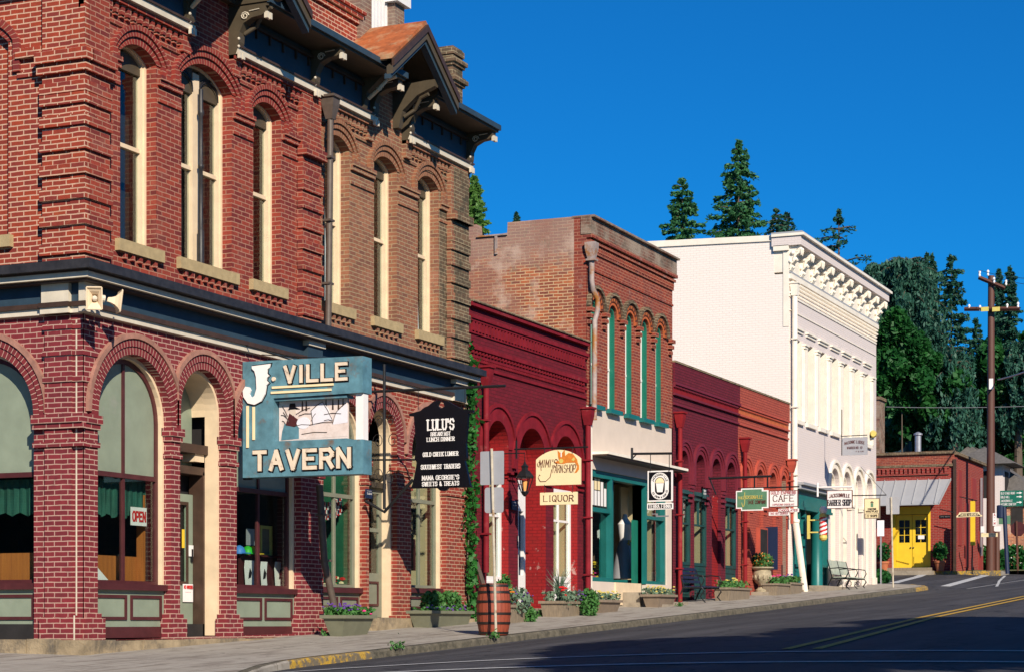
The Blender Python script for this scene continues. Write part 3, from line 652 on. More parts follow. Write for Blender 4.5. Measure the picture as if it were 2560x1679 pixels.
# side wall (faces the camera side, towards -X)
SD = lambda x: ((x, 0, 0), (0, -1, 0), (0, 0, 1), (-1, 0, 0))
W_ = SD(HX)
mb = MB()
so = archpoly(-2.65, -.83, -.245, 2.93, .91, 18); so2 = archpoly(-2.65-3.1, -.83-3.1, -.245, 2.93, .91, 18)
mb.wall(W_, [(-.34, -.26), (-.34, 4.34), (-14, 4.34), (-14, -.26)], [so, so2], -.3, 0)
mb.ob(W_, -.34, -.0, -.26, 4.34, -.02, -.0005)
mb.ob(W_, -.61, -.16, -.25, 4.2, 0, .05)
mb.ob(W_, -.69, -.0, -.25, .08, 0, .075)
for z0, z1, o in ((2.78, 2.90, .115), (2.70, 2.78, .085), (2.45, 2.52, .075)): mb.ob(W_, -.80, .055, z0, z1, 0, o)
for z in (3.35, 3.72, 4.08): mb.ob(W_, -.63, -.14, z, z+.075, 0, .075); mb.ob(W_, -.14, .02, z, z+.075, 0, .022)
mb.build('lower_side_wall', 'low_brick', hotel)
mb = MB(); mb.ob(W_, -.118, -.096, .1, 4.2, .0, .004); mb.ob(W_, -.10, -.078, -.24, .1, .074, .079); mb.build('pointing', 'pale', hotel)
mb = MB()
for o1, o2, c1, m in ((0, .115, .016, 0), (.115, .225, .034, 0), (.225, .30, .062, 1)): mb.ring(W_, -2.65, -.83, 2.93, .91, o1, o2, .002, c1, m, zl=2.9 if o1 < .2 else None, hi=-.615)
mb.build('side_arch_ring', ['ring_low', 'hood'], hotel, recalc=False)
mb = MB(); su = archpoly(-2.2, -1.27, SILL, 8.2, .2, 12)
mb.wall(W_, [(-.30, 4.86), (-.30, 10.4), (-14, 10.4), (-14, 4.86)], [su], -.3, 0)
mb.ob(W_, -.30, 0, 4.86, 9.75, -.02, -.0005)
mb.ob(W_, -.62, -.14, 4.9, 9.7, 0, .09); mb.ob(W_, -.14, .1, 4.9, 9.0, 0, .10)
for z0, z1, o in ((7.76, 7.92, .20), (7.62, 7.76, .15)): mb.ob(W_, -.68, .2 if o > .19 else .155, z0, z1, .02, o)
for z in (7.34, 7.18, 6.88, 6.54, 6.20, 5.86, 5.50, 5.10): mb.ob(W_, -.64, .137, z, z+.15, .02, .135)
for z0, z1, o in ((7.92, 8.05, .078), (7.66, 7.73, .03)): mb.ob(W_, -1.1, -.66, z0, z1, 0, o)
mb.build('upper_side_wall', 'side_brick', hotel)
mb = MB(); mb.ring(W_, -2.2, -1.27, 8.2, .2, 0, .11, .002, .014, n=12); mb.ring(W_, -2.2, -1.27, 8.2, .2, .11, .22, .002, .05, n=12, zl=7.75)
mb.build('side_arch_ring', 'ring_red', hotel, recalc=False)
mb = MB(); mb.wall(W_, archpoly(-2.2, -1.27, SILL, 8.2, .2), [], -.25, -.10)
mb.build('blind_window', 'side_brick', hotel)
mb = MB(); mb.ob(W_, -2.3, -1.18, SILL-.17, SILL, -.25, .09); mb.build('side_window_sill', 'sill', hotel)
mb = MB()
for y0, y1, x0, x1, z0, z1 in ((13.7, 14, HX+.001, 35.4, -.3, 10.3), (.3, 13.7, 35.1, 35.4, -.3, 9.9)): mb.box(x0, x1, y0, y1, z0, z1)
mb.build('rear_wall', 'dark_brick', hotel)
mb = MB(); mb.add([(HX+.3, .2, 9.72), (35.1, .2, 9.72), (35.1, 13.7, 10.0), (HX+.3, 13.7, 10.0)], [(0, 1, 2, 3)]); mb.build('roof', 'roof', hotel)
mb = MB(); mb.box(HX+.02, 35.4, .36, 13.7, 4.4, 4.85); mb.box(HX+.02, 35.4, .36, 13.7, -.25, -.02); mb.build('floor_slab', 'dark', hotel)
# foundation stones
mb = MB(); x = HX-.16
for i in range(16):
    w2 = random.uniform(.45, .9); x2 = min(x+w2, 30.6); o = random.uniform(.06, .12)
    mb.box(x, x2-.012, -o-.06, .1, g(x)-.12, -.245+random.uniform(-.012, .004)-(.0 if x > 23.4 else .0)); x = x2
    if x > 30.4: break
y = -.18
for i in range(8):
    w2 = random.uniform(.4, .8); mb.box(HX-.20-random.uniform(0, .05), HX+.02, y, y+w2-.012, g(HX)-.12, -.235+random.uniform(-.02, .01)); y += w2
mb.build('foundation', 'stone', hotel)
# string course between the floors
mb = MB(); z0 = 4.29
def course(zz0, zz1, o, m, x1=35.5): 
    mb.ob(FRONT, HX-o, x1+o*.3, zz0, zz1, -.02, o, m); mb.box(HX-o, HX+.02, .021, 14, zz0, zz1, m)
course(4.29, 4.375, .075, 0); course(4.375, 4.44, .115, 1); course(4.44, 4.70, .045, 2); course(4.70, 4.73, .22, 1); course(4.73, 4.81, .285, 0); course(4.81, 4.835, .30, 1); course(4.835, 4.95, .40, 3); course(4.95, 4.975, .34, 3)
for x0 in (29.0, 34.75): mb.ob(FRONT, x0, x0+.5, 4.30, 4.70, .0, .13, 2); mb.ob(FRONT, x0-.03, x0+.53, 4.62, 4.70, 0, .17, 0); mb.ob(FRONT, x0-.03, x0+.53, 4.29, 4.37, 0, .12, 0)
mb.ob(FRONT, HX-.10, HX+.26, 4.30, 4.70, 0, .10, 0); mb.box(HX-.115, HX+.02, .16, .62, 4.44, 4.70, 0); mb.box(HX-.16, HX+.02, .14, .64, 4.375, 4.44, 1); mb.box(HX-.13, HX+.02, .15, .63, 4.29, 4.375, 0)
mb.build('string_course', ['pale', 'brown', 'slate', 'gutter'], hotel)
# ground floor bays ------------------------------------------------
def bulkhead(fr, a0, a1, parent, zb=-.22, zt=.47, c=-.13, pm='sage', tm='maroon', npan=2):
    mb = MB(); mb.ob(fr, a0, a1, zb, zt, c-.08, c, 0)
    mb.ob(fr, a0, a1, zt, zt+.09, c-.10, c+.07, 1); mb.ob(fr, a0, a1, zb, zb+.16, c, c+.02, 1)
    wv = (a1-a0-.06)/npan
    for k in range(npan):
        p0, p1 = a0+.03+wv*k+.05, a0+.03+wv*(k+1)-.05; q0, q1 = zb+.26, zt-.07
        mb.wall(fr, [(p0, q0), (p1, q0), (p1, q1), (p0, q1)], [[(p0+.045, q0+.045), (p1-.045, q0+.045), (p1-.045, q1-.045), (p0+.045, q1-.045)]], c, c+.022, 1)
    return mb.build('bulkhead', [pm, tm], parent)
def bay(fr, a0, a1, top, r, zs, ztr, parent, upper='panel', fm='maroon', pm='sage', cas='cream', nm=1, c0=-.13, mull_low=None, rail=None):
    mb = MB(); zsp = top-r
    mb.ring(fr, a0+.05, a1-.05, zsp, r-.05, 0, .05, c0-.13, c0, 0, zl=zs, n=20)
    ca, cb_ = c0-.13, c0-.07
    mb.ring(fr, a0+.12, a1-.12, zsp, r-.12, 0, .07, ca, cb_, 1, zl=zs, n=20)
    mb.ob(fr, a0+.12, a1-.12, zs, zs+.05, ca, cb_, 1)
    if ztr: mb.ob(fr, a0+.12, a1-.12, ztr-.035, ztr+.035, ca, cb_+.01, 1)
    for k in range(nm):
        x = a0+.12+(a1-a0-.24)*(k+1)/(nm+1); zt = zsp + (r-.12)*sqrt(max(0, 1-((x-(a0+a1)/2)/((a1-a0)/2-.12))**2))
        mb.ob(fr, x-.028, x+.028, (ztr or zs) if mull_low is False else zs, zt, ca, cb_-.004, 1)
    if upper == 'panel':
        pts = arc(a0+.12, a1-.12, zsp, r-.12, 20); mb.pr(fr, [(a0+.12, ztr), ] + pts + [(a1-.12, ztr)], ca+.01, ca+.03, 2)
    f = mb.build('window', [cas, fm, pm], parent)
    p = MB(); gc = ca+.035
    if upper == 'panel': p.ob(fr, a0+.12, a1-.12, zs+.02, ztr, gc-.006, gc)
    else: p.wall(fr, archpoly(a0+.12, a1-.12, zs+.02, zsp, r-.12), [], gc-.006, gc)
    p.build('pane', 'glass', f); return f
fA = bay(FRONT, *GO[0], GT, rise_of(*GO[0]), .56, 2.13, hotel); bulkhead(FRONT, *GO[0], hotel)
fS = bay(W_, -2.65, -.83, 3.84, .91, .56, 2.10, hotel); bulkhead(W_, -2.65, -.83, hotel)
fC = bay(FRONT, *GO[2], GT, rise_of(*GO[2]), .56, 2.13, hotel, nm=1); bulkhead(FRONT, *GO[2], hotel, zt=.47)
fD = bay(FRONT, *GO[3], GT, rise_of(*GO[3]), .62, 2.22, hotel, upper='glass', fm='sage_grey', pm='sage_grey'); bulkhead(FRONT, *GO[3], hotel, zb=-.08, zt=.52, pm='sage_grey', tm='maroon')
fF = bay(FRONT, *GO[5], GT, rise_of(*GO[5]), .66, 2.30, hotel, upper='glass', fm='sage_grey', pm='sage_grey'); bulkhead(FRONT, *GO[5], hotel, zb=-.0, zt=.56, pm='sage_grey', tm='maroon')
def curtain(fr, a0, a1, z0, z1, c, mat, parent, name='curtain', n=40, amp=.03):
    q = MB(); v = []
    for i in range(n+1):
        x = a0+(a1-a0)*i/n; cc = c+amp*sin(i*1.9)+amp*.4*sin(i*.7)
        v += [P3(fr, x, z0+.03*sin(i*.9), cc), P3(fr, x, z1, c+amp*.3*sin(i*1.9))]
    q.add(v, [(2*i, 2*i+2, 2*i+3, 2*i+1) for i in range(n)]); return q.build(name, mat, parent, recalc=False)
curtain(FRONT, 23.38, 24.98, 1.55, 2.08, -.38, 'curtain_g', fA); curtain(W_, -2.5, -.96, 1.55, 2.05, -.38, 'curtain_g', fS)
# rooms behind the ground floor windows
def room(x0, x1, y1, z0, z1, back='dark', name='interior', parent=hotel, side=None):
    mb = MB(); mb.box(x0, x1, y1, y1+.05, z0, z1, 0); mb.box(x1-.04, x1, .36, y1, z0, z1, 1); mb.box(x0, x0+.04, .36, y1, z0, z1, 0); mb.box(x0, x1, .36, y1, z0-.03, z0, 0); mb.box(x0, x1, .36, y1, z1, z1+.03, 0)
    return mb.build(name, [back, side or back], parent)
mb = MB(); mb.box(HX+.36, 25.28, 2.9, 2.95, 0, 3.9); mb.box(25.24, 25.28, .36, 2.9, 0, 3.9); mb.box(HX+.36, 25.28, .36, 2.9, 3.9, 3.93); mb.build('interior', 'dark', hotel); room(26.8, 29.1, 2.6, -.0, 3.9); room(29.6, 31.35, 1.2, 0, 3.9, 'dark', side='green_dk'); room(32.95, 34.75, 1.3, 0, 3.9, 'dark', side='tan_in')
mb = MB(); mb.box(23.25, 25.05, .50, .54, 0, .98, 0); mb.box(24.93, 24.97, .37, .50, .6, 1.9, 0); mb.box(HX+.42, HX+.46, .8, 2.9, 0, 1.0, 0); mb.build('wainscot', 'knotty', hotel)
# tavern door
a0, a1 = GO[1]; r = rise_of(a0, a1)
mb = MB(); mb.ring(FRONT, a0+.05, a1-.05, GT-r, r-.05, 0, .05, -.36, -.13, 0, zl=-.2, n=20)
ip = archpoly(a0+.05, a1-.05, 2.35, GT-r, r-.05); mb.pr(FRONT, ip, -.66, -.60, 1); mb.strip(FRONT, arc(a0+.05, a1-.05, GT-r, r-.05, 18), arc(a0+.0, a1-.0, GT-r, r, 18), -.62, -.36, 0)
mb.box(a1-.10, a1-.03, .36, .62, -.22, 2.35, 2); mb.box(a0+.03, a0+.10, .36, .62, -.22, 2.35, 2)
mb.box(a0, a1, .36, .66, 2.30, 2.42, 2); mb.box(a0+.05, a1-.05, .30, .66, 2.62, 2.76, 2)
fr = mb.build('door_frame', ['cream', 'sage', 'brown'], hotel)
mb = MB(); mb.wall(FRONT, [(a0+.12, -.2), (a1-.10, -.2), (a1-.10, 2.0), (a0+.12, 2.0)], [[(a0+.3, .62), (a1-.27, .62), (a1-.27, 1.85), (a0+.3, 1.85)]], -.60, -.55, 0)
mb.wall(FRONT, [(a0+.27, .59), (a1-.24, .59), (a1-.24, 1.88), (a0+.27, 1.88)], [[(a0+.32, .64), (a1-.29, .64), (a1-.29, 1.83), (a0+.32, 1.83)]], -.55, -.535, 1)
dr = mb.build('door', ['sage', 'brown'], hotel)
mb = MB(); mb.ob(FRONT, a0+.3, a1-.27, .62, 1.85, -.58, -.574); mb.build('pane', 'glass', dr)
mb = MB(); mb.ob(FRONT, a1-.17, a1-.13, .95, 1.15, -.55, -.52); mb.build('handle', 'iron', dr)
mb = MB(); mb.box(a0, a1, .66, .7, -.2, 2.4); mb.build('door_backing', 'dark', hotel)
mb = MB(); mb.box(a1-.36, a1-.10, .34, .58, 2.50, 2.74); mb.build('vent_box', 'cream', hotel)
# right hand door (grey-sage, deep cream jamb)
a0, a1 = GO[4]; r = rise_of(a0, a1)
mb = MB(); mb.ring(FRONT, a0+.04, a1-.04, GT-r, r-.04, 0, .04, -.34, -.12, 0, zl=.08, n=20); mb.ob(FRONT, a0+.04, a1-.04, 2.45, 2.55, -.33, -.2, 1); mb.ob(FRONT, a0+.04, a1-.04, 2.62, 2.7, -.33, -.25, 1)
mb.build('door_frame', ['cream', 'olive'], hotel)
mb = MB(); mb.wall(FRONT, [(a0+.05, .1), (a1-.05, .1), (a1-.05, 2.45), (a0+.05, 2.45)], [[(a0+.16, .9), (a1-.16, .9), (a1-.16, 1.65), (a0+.16, 1.65)], [(a0+.16, 1.72), (a1-.16, 1.72), (a1-.16, 2.35), (a0+.16, 2.35)]], -.34, -.29, 0)
mb.wall(FRONT, [(a0+.2, .3), (a1-.2, .3), (a1-.2, .75), (a0+.2, .75)], [[(a0+.24, .34), (a1-.24, .34), (a1-.24, .71), (a0+.24, .71)]], -.29, -.27, 1)
dr = mb.build('door', ['sage_grey', 'maroon'], hotel)
mb = MB(); mb.ob(FRONT, a0+.1, a1-.1, .85, 3.3, -.32, -.314); mb.build('pane', 'glass', dr)
mb = MB(); mb.box(a0, a1, .6, .65, 0, 3.9); mb.build('door_backing', 'tan_in', hotel)
# dentil / corbel table, frieze, cornice
def cornice(x0, x1, left_end=True, right_end=True, mid=()):
    mb = MB(); P_ = .74
    mb.ob(FRONT, x0, x1, 8.97, 9.56, 0, .10, 0)                       # slate frieze panel
    mb.ob(FRONT, x0, x1, 8.87, 8.97, 0, .17, 1)                       # pale strip
    mb.ob(FRONT, x0, x1, 8.97, 9.0, 0, .20, 2)
    for k in range(int((x1-x0)/.42)):                                  # little drops under the upper moulding
        x = x0+.2+k*.42; mb.ob(FRONT, x, x+.035, 9.28, 9.44, .10, .135, 2)
    mb.ob(FRONT, x0, x1, 9.42, 9.47, .1, .16, 2)
    mb.ob(FRONT, x0, x1, 9.56, 9.62, .0, P_-.03, 3)                   # soffit
    mb.ob(FRONT, x0-.02, x1+.02, 9.60, 9.70, P_-.04, P_+.02, 4)       # fascia gutter
    mb.add([(x0-.02, -P_, 9.705), (x1+.02, -P_, 9.705), (x1+.02, .3, 9.96), (x0-.02, .3, 9.96)], [(0, 1, 2, 3)], 5)
    mb.ob(FRONT, x0-.025, x0, 9.62, 9.73, -.2, P_, 6)
    mb.build('cornice', ['slate', 'pale', 'brown', 'olive', 'slate', 'gutter', 'olive'], hotel)
    def bracket(x, wd=.16):
        x -= .014
        b = MB(); prof = [(0, 8.86), (.12, 8.86), (.15, 8.93), (.19, 9.05), (.20, 9.20), (.27, 9.33), (.42, 9.40), (.60, 9.42), (.66, 9.46), (.66, 9.56), (0, 9.56)]
        fs = SD(x+wd); b.pr(fs, prof, 0, wd, 0)
        # pale front cap drops and scroll
        b.ob(FRONT, x+.005, x+wd*.40, 9.37, 9.47, .64, .70, 1); b.ob(FRONT, x+wd*.6, x+wd-.005, 9.37, 9.47, .64, .70, 1)
        b.ob(FRONT, x+.005, x+wd*.40, 8.80, 8.90, .16, .21, 1); b.ob(FRONT, x+wd*.6, x+wd-.005, 8.80, 8.90, .16, .21, 1)
        pts = [(x-.012, -(.30+.075*(1-t/14*.75)*cos(t*.75)), 9.48-.045+.065*(1-t/14*.7)*sin(t*.75)-.0) for t in range(15)]
        b.tube(pts, .010, 5, 1); b.tube([(x-.012, -.38, 9.50), (x-.012, -.56, 9.515)], .008, 5, 1)
        for z in (8.98, 9.1): b.ball((x+.01, -.18, z), .025, n=6, m=1)
        b.build('bracket', ['olive', 'pale'], hotel)
    if left_end: bracket(x0+.0)
    for m_ in mid: bracket(m_)
    if right_end: bracket(x1-.17)
    tb = MB(); n = int((x1-x0)/.15)
    for k in range(n):
        x = x0+(k+.5)*(x1-x0)/n; tb.ob(FRONT, x-.04, x+.04, 8.66, 8.80, 0, .07, 0); tb.ob(FRONT, x-.02, x+.055, 8.62, 8.66, 0, .045, 0)
    tb.ob(FRONT, x0, x1, 8.80, 8.87, 0, .11, 0); tb.ob(FRONT, x0, x1, 8.50, 8.54, 0, .03, 0)
    for xe in (x0, x1-.22): tb.ob(FRONT, xe, xe+.22, 8.54, 8.87, 0, .09, 0)
    tb.build('corbel_table', 'up_brick', hotel)
cornice(HX-.1, 25.5, False, True); cornice(26.72, 31.45, True, True, (29.15,)); cornice(32.72, 35.5, True, True)
mb = MB(); mb.box(HX-.75, HX, -.74, 14, 9.56, 9.62, 0); mb.box(HX-.78, HX-.72, -.76, 14, 9.60, 9.72, 1); mb.box(HX-.1, HX+.01, 0, 14, 8.97, 9.56, 2); mb.box(HX-.17, HX+.01, .0, 14, 8.87, 8.969, 3); mb.box(HX-.78, HX, -.76, 14, 9.72, 9.8, 1)
mb.build('side_cornice', ['olive', 'gutter', 'slate', 'pale'], hotel)
def gable(xc, hw, zf, zp, gfront=.98):
    mb = MB(); th = .07; sl = (zp-zf)/hw
    for s in (-1, 1):
        e = xc+s*hw
        v = []
        for y in (-gfront, 2.6):
            v += [(e, y, zf), (xc, y, zp), (xc, y, zp+th), (e, y, zf+th)]
        mb.add(v, [(0, 1, 2, 3), (4, 7, 6, 5), (3, 2, 6, 7), (0, 4, 5, 1), (0, 3, 7, 4)], 0)
    for s in (-1, 1):                                   # rake boards
        e = xc+s*hw
        for d0, d1, c0, c1, m in ((-.13, -.002, -.0, .05, 1), (-.26, -.13, -.10, .02, 2), (-.34, -.26, -.14, -.02, 3)):
            mb.strip(FRONT, [(e, zf+d0), (xc, zp+d0)], [(e, zf+d1), (xc, zp+d1)], gfront+c0, gfront+c1, m)
        mb.add([(e, -gfront+.1, zf-.02), (xc, -gfront+.1, zp-.02), (xc, .0, zp-.02), (e, 0, zf-.02)], [(0, 1, 2, 3)], 2)
    mb.pr(FRONT, [(xc-hw*.98, zf-.02), (xc+hw*.98, zf-.02), (xc, zp-.04)], .02, .12, 4)
    for s in (-1, 1):
        fs = SD(xc+s*hw*.52+.07); mb.pr(fs, [(0, 9.0), (.12, 9.0), (.2, 9.3), (.5, 9.55), (.85, 9.68), (.85, 9.80), (0, 9.80)], 0, .14, 2)
        mb.tube([(xc+s*hw*.52, -.2, 9.2), (xc+s*hw*.55, -.4, 9.32), (xc+s*hw*.5, -.55, 9.5), (xc+s*hw*.48, -.72, 9.55)], .035, 8, 5 if s < 0 else 2)
    mb.build('gable', ['rustroof', 'brown', 'olive', 'slate', 'olive', 'cream'], hotel)
gable(31.72, 1.33, 9.66, 10.60); gable(26.1, 1.45, 9.66, 10.70)
mb = MB(); mb.box(26.9, 31.3, .18, .5, 9.8, 10.72, 0)
for z0, z1, o in ((10.62, 10.70, .05), (10.72, 10.80, .09), (10.80, 10.86, .13)): mb.box(26.9, 31.3+o, .18-o, .5, z0, z1, 0)
mb.box(31.3, 31.75, .12, .6, 9.8, 11.4, 1); mb.build('parapet', ['side_brick', 'grey_brick'], hotel)
def brickstack(name, x, y, wx, wy, z0, z1, rings, mat, cap=None):
    mb = MB(); mb.box(x-wx/2, x+wx/2, y-wy/2, y+wy/2, z0, z1, 0)
    for a, b, o in rings: mb.box(x-wx/2-o, x+wx/2+o, y-wy/2-o, y+wy/2+o, a, b, 0)
    if cap: mb.box(x-wx/2-.1, x+wx/2+.1, y-wy/2-.1, y+wy/2+.1, z1, z1+.22, 1)
    return mb.build(name, [mat, 'white'], hotel)
brickstack('chimney', 35.33, .30, .44, .42, 9.6, 11.26, ((10.52, 10.58, .04), (10.58, 10.66, .09), (10.66, 10.70, .05), (10.88, 10.94, .04), (10.94, 11.02, .08), (11.10, 11.22, .03)), 'dark_brick')
brickstack('rooftop_pier', 35.2, 1.5, .40, .40, 9.8, 12.22, (), 'grey_brick', True)
brickstack('rooftop_pier', 33.6, 1.5, .40, .40, 9.8, 12.22, (), 'grey_brick', True)
mb = MB()
for k in range(9): x = 33.9+1.1*k/8; mb.box(x-.03, x+.03, 1.47, 1.53, 11.2, 12.3)
mb.box(33.8, 35.0, 1.44, 1.56, 12.3, 12.4); mb.box(33.8, 35.0, 1.44, 1.56, 11.1, 11.2); mb.box(33.5, 35.3, 1.40, 1.6, 10.0, 11.1)
mb.build('balustrade', 'white', hotel)

# ------------------------------------------------------------------ burgundy one storey shop (second from the corner)
def shell(parent, x0, x1, z0, z1, depth, mat, roofz=None, yl=0.0, name='side_wall'):
    """closed box behind a front: two side walls, back and roof"""
    mb = MB(); mb.box(x0, x0+.25, yl+.001, depth, z0, z1); mb.box(x1-.25, x1, yl+.001, depth, z0, z1); mb.box(x0+.25, x1-.25, depth-.25, depth, z0, z1)
    o = mb.build(name, mat, parent)
    m2 = MB(); rz = roofz or z1-.35; m2.box(x0+.25, x1-.25, .4, depth-.25, rz-.05, rz); m2.build('roof', 'roof', parent); return o
yarn = thing('shop_building', 'low burgundy painted brick shop with three arched bays beside the corner building', 'building', (35.6, 0, 0))
X0, X1 = 35.62, 41.98; YT = 6.28
YO = [(36.50, 37.60), (38.10, 39.60), (40.05, 41.45)]; YZ = 4.12
mb = MB(); hs_ = [archpoly(a0, a1, g((a0+a1)/2)-.1, YZ-(a1-a0)/2, (a1-a0)/2, 18) for a0, a1 in YO]
mb.wall(FRONT, [(X0, -.1), (X1, .2), (X1, YT), (X0, YT)], hs_, -.42, 0, 0, 1); mb.build('front_wall', ['burg', 'scarlet'], yarn)
mb = MB()
for a0, a1 in YO:
    r = (a1-a0)/2; mb = MB(); mb.ring(FRONT, a0, a1, YZ-r, r, 0, .27, .002, .02, 0, n=20); mb.ring(FRONT, a0, a1, YZ-r, r, .27, .34, .002, .06, 0, n=20, zl=3.2)
    mb.ob(FRONT, a0-.34, a0+.03, 3.06, 3.12, 0, .06); mb.ob(FRONT, a1-.03, a1+.34, 3.06, 3.12, 0, .06); mb.ob(FRONT, a1-.03, a1+.30, 2.95, 3.0, 0, .05)
    mb.build('arch_ring', 'burg_plain', yarn, recalc=False)
mb = MB(); z_ = YT
mb.ob(FRONT, X0, X1, YT-.03, YT+.05, -.42, .10); mb.ob(FRONT, X0+.02, X1-.02, YT-.27, YT-.2, 0, .09); mb.ob(FRONT, X0+.02, X1-.02, YT-.32, YT-.27, 0, .06)
mb.ob(FRONT, X0+.02, X1-.02, 5.42, 5.50, 0, .07); mb.ob(FRONT, X0+.02, X1-.02, 5.06, 5.12, 0, .04); mb.ob(FRONT, X0+.02, X1-.02, 5.26, 5.31, 0, .045)
n = 38
for k in range(n):
    x = X0+.12+k*(X1-X0-.24)/n
    mb.ob(FRONT, x, x+.085, YT-.50, YT-.32, 0, .055); mb.ob(FRONT, x, x+.085, 5.35, 5.42, 0, .045)
for k in range(n*2):
    x = X0+.12+k*(X1-X0-.24)/(n*2); mb.ob(FRONT, x, x+.04, 5.20, 5.26, 0, .04)
mb.ob(FRONT, X0+.02, X1-.02, YT-.55, YT-.50, 0, .03)
mb.build('cornice', 'burg_plain', yarn)
mb = MB(); mb.box(X0, X1, -.13, .42, YT+.05, YT+.085); mb.build('coping', 'dark_brick', yarn)
shell(yarn, X0, X1, -.3, YT-.1, 11, 'grey_brick', 5.6)
# left window, recessed doorway with its white frame, right window
def white_window(a0, a1, zb, zs, zt, parent, c=-.30, pan=True, fm='white', cols=1, tr=()):
    mb = MB(); mb.wall(FRONT, [(a0, zb), (a1, zb), (a1, zt), (a0, zt)], [[(a0+.09, zs), (a1-.09, zs), (a1-.09, zt-.09), (a0+.09, zt-.09)]], c-.08, c, 0)
    for k in range(cols-1):
        x = a0+(a1-a0)*(k+1)/cols; mb.ob(FRONT, x-.025, x+.025, zs, zt-.09, c-.06, c-.01, 0)
    for z in tr: mb.ob(FRONT, a0+.09, a1-.09, z-.025, z+.025, c-.06, c-.012, 0)
    if pan and zs-zb > .3:
        mb.wall(FRONT, [(a0+.1, zb+.12), (a1-.1, zb+.12), (a1-.1, zs-.1), (a0+.1, zs-.1)], [[(a0+.14, zb+.16), (a1-.14, zb+.16), (a1-.14, zs-.14), (a0+.14, zs-.14)]], c, c+.02, 0)
    f = mb.build('window', fm, parent); p = MB(); p.ob(FRONT, a0+.07, a1-.07, zs-.02, zt-.07, c-.045, c-.039); p.build('pane', 'glass', f); return f
white_window(36.50, 37.60, .05, .95, 2.95, yarn, -.16, tr=(2.2,))
white_window(40.05, 41.45, .2, 1.02, 2.95, yarn, -.16, cols=2, tr=(2.25,))
mb = MB()
mb.wall(FRONT, [(38.10, .13), (38.72, .13), (38.72, 2.9), (38.10, 2.9)], [[(38.36, 1.0), (38.62, 1.0), (38.62, 2.35), (38.36, 2.35)]], -.22, -.10, 0); mb.ob(FRONT, 38.34, 38.64, .98, 2.37, -.20, -.17, 1); mb.ob(FRONT, 38.08, 38.30, 2.9, 2.98, -.3, .02, 0)
mb.ob(FRONT, 38.06, 38.24, .12, 2.85, -.14, -.05, 0); mb.ob(FRONT, 38.1, 39.6, 2.9, 2.98, -1.15, -1.0, 0)
mb.build('door_frame', ['white', 'slate'], yarn)
mb = MB(); mb.box(39.58, 39.72, .42, 1.3, .0, 4.0, 0); mb.box(38.0, 39.7, 1.25, 1.3, 2.98, 4.2, 0); mb.ob(FRONT, 36.4, 41.6, 2.95, 4.15, -.46, -.43, 0)
mb.box(39.62, 39.66, .42, 1.3, .0, 4.0, 0); mb.build('porch_wall', 'scarlet', yarn)
mb = MB(); mb.wall(FRONT, [(38.34, .2), (39.55, .2), (39.55, 2.9), (38.34, 2.9)], [[(38.5, 1.1), (39.4, 1.1), (39.4, 2.2), (38.5, 2.2)]], -1.2, -1.12); dr = mb.build('door', 'navy', yarn)
mb = MB(); mb.ob(FRONT, 38.45, 39.45, 1.05, 2.25, -1.17, -1.165); mb.build('pane', 'glass', dr)
mb = MB(); mb.box(X0+.3, X1-.3, 1.9, 1.95, 0, 5); mb.box(36.4, 36.45, .42, 1.9, 0, 4); mb.box(37.62, 37.68, .42, 1.9, 0, 4, 1);  mb.box(41.5, 41.55, .3, 1.9, 0, 4, 1)
mb.build('interior', ['dark', 'tan_in'], yarn)
mb = MB(); mb.box(39.97, 41.48, .48, .52, .9, 3.0); mb.build('display_back', 'tan_in', yarn)
for x_ in (37.57, 41.42): mb = MB(); mb.box(x_, x_+.024, .245, .475, .9, 2.94); mb.build('window_lining', 'tan_in', yarn)
def downpipe(x, y, zt, zb, mat, label, hop=True, r=.055, lean=0, cat='downpipe', zk=None, parent=None):
    t = thing('downpipe', label, cat, (x, y, zb))
    mb = MB(); mb.tube([(x, y, zt), (x+lean*.3, y, (zt+zb)/2), (x+lean, y-abs(lean)*.2, zb)], r, 10); mb.build('pipe', mat, t, smooth=True)
    if hop:
        h = MB(); h.add([(x+sx*w1, y+sy*w1, zt+z) for z, w1 in ((-.05, r*1.1), (.18, .11), (.30, .12), (.31, .15), (.35, .15)) for sx, sy in ((-1, -1), (1, -1), (1, 1), (-1, 1))],
            [(4*i+j, 4*i+(j+1) % 4, 4*i+4+(j+1) % 4, 4*i+4+j) for i in range(4) for j in range(4)]+[(16, 17, 18, 19)]); h.build('hopper', mat, t)
    b = MB()
    for k in range(3): z = zb+(zt-zb)*(.2+.3*k); b.box(x-r*1.5+lean*(1-(z-zb)/(zt-zb))*.8, x+r*1.5+lean*(1-(z-zb)/(zt-zb))*.8, y-r*1.2, y+.08, z, z+.035)
    b.build('bracket', mat, t)
    return t
downpipe(36.22, -.12, 4.78, 1.0, 'burg_plain', 'burgundy downpipe with a hopper on the left side of the burgundy shop', r=.06)
downpipe(41.75, -.14, 4.50, .2, 'burg_plain', 'burgundy downpipe with a funnel hopper between the liquor sign and the beige shop', r=.065)
downpipe(29.60, -.22, 8.55, 4.98, 'pipe', 'brown downpipe with a box hopper on the upper floor of the corner building', lean=-.12)
downpipe(29.15, -.26, 2.3, -.25, 'pipe', 'brown leaning downpipe in front of the striped bunting window', hop=False, lean=.55, r=.06)

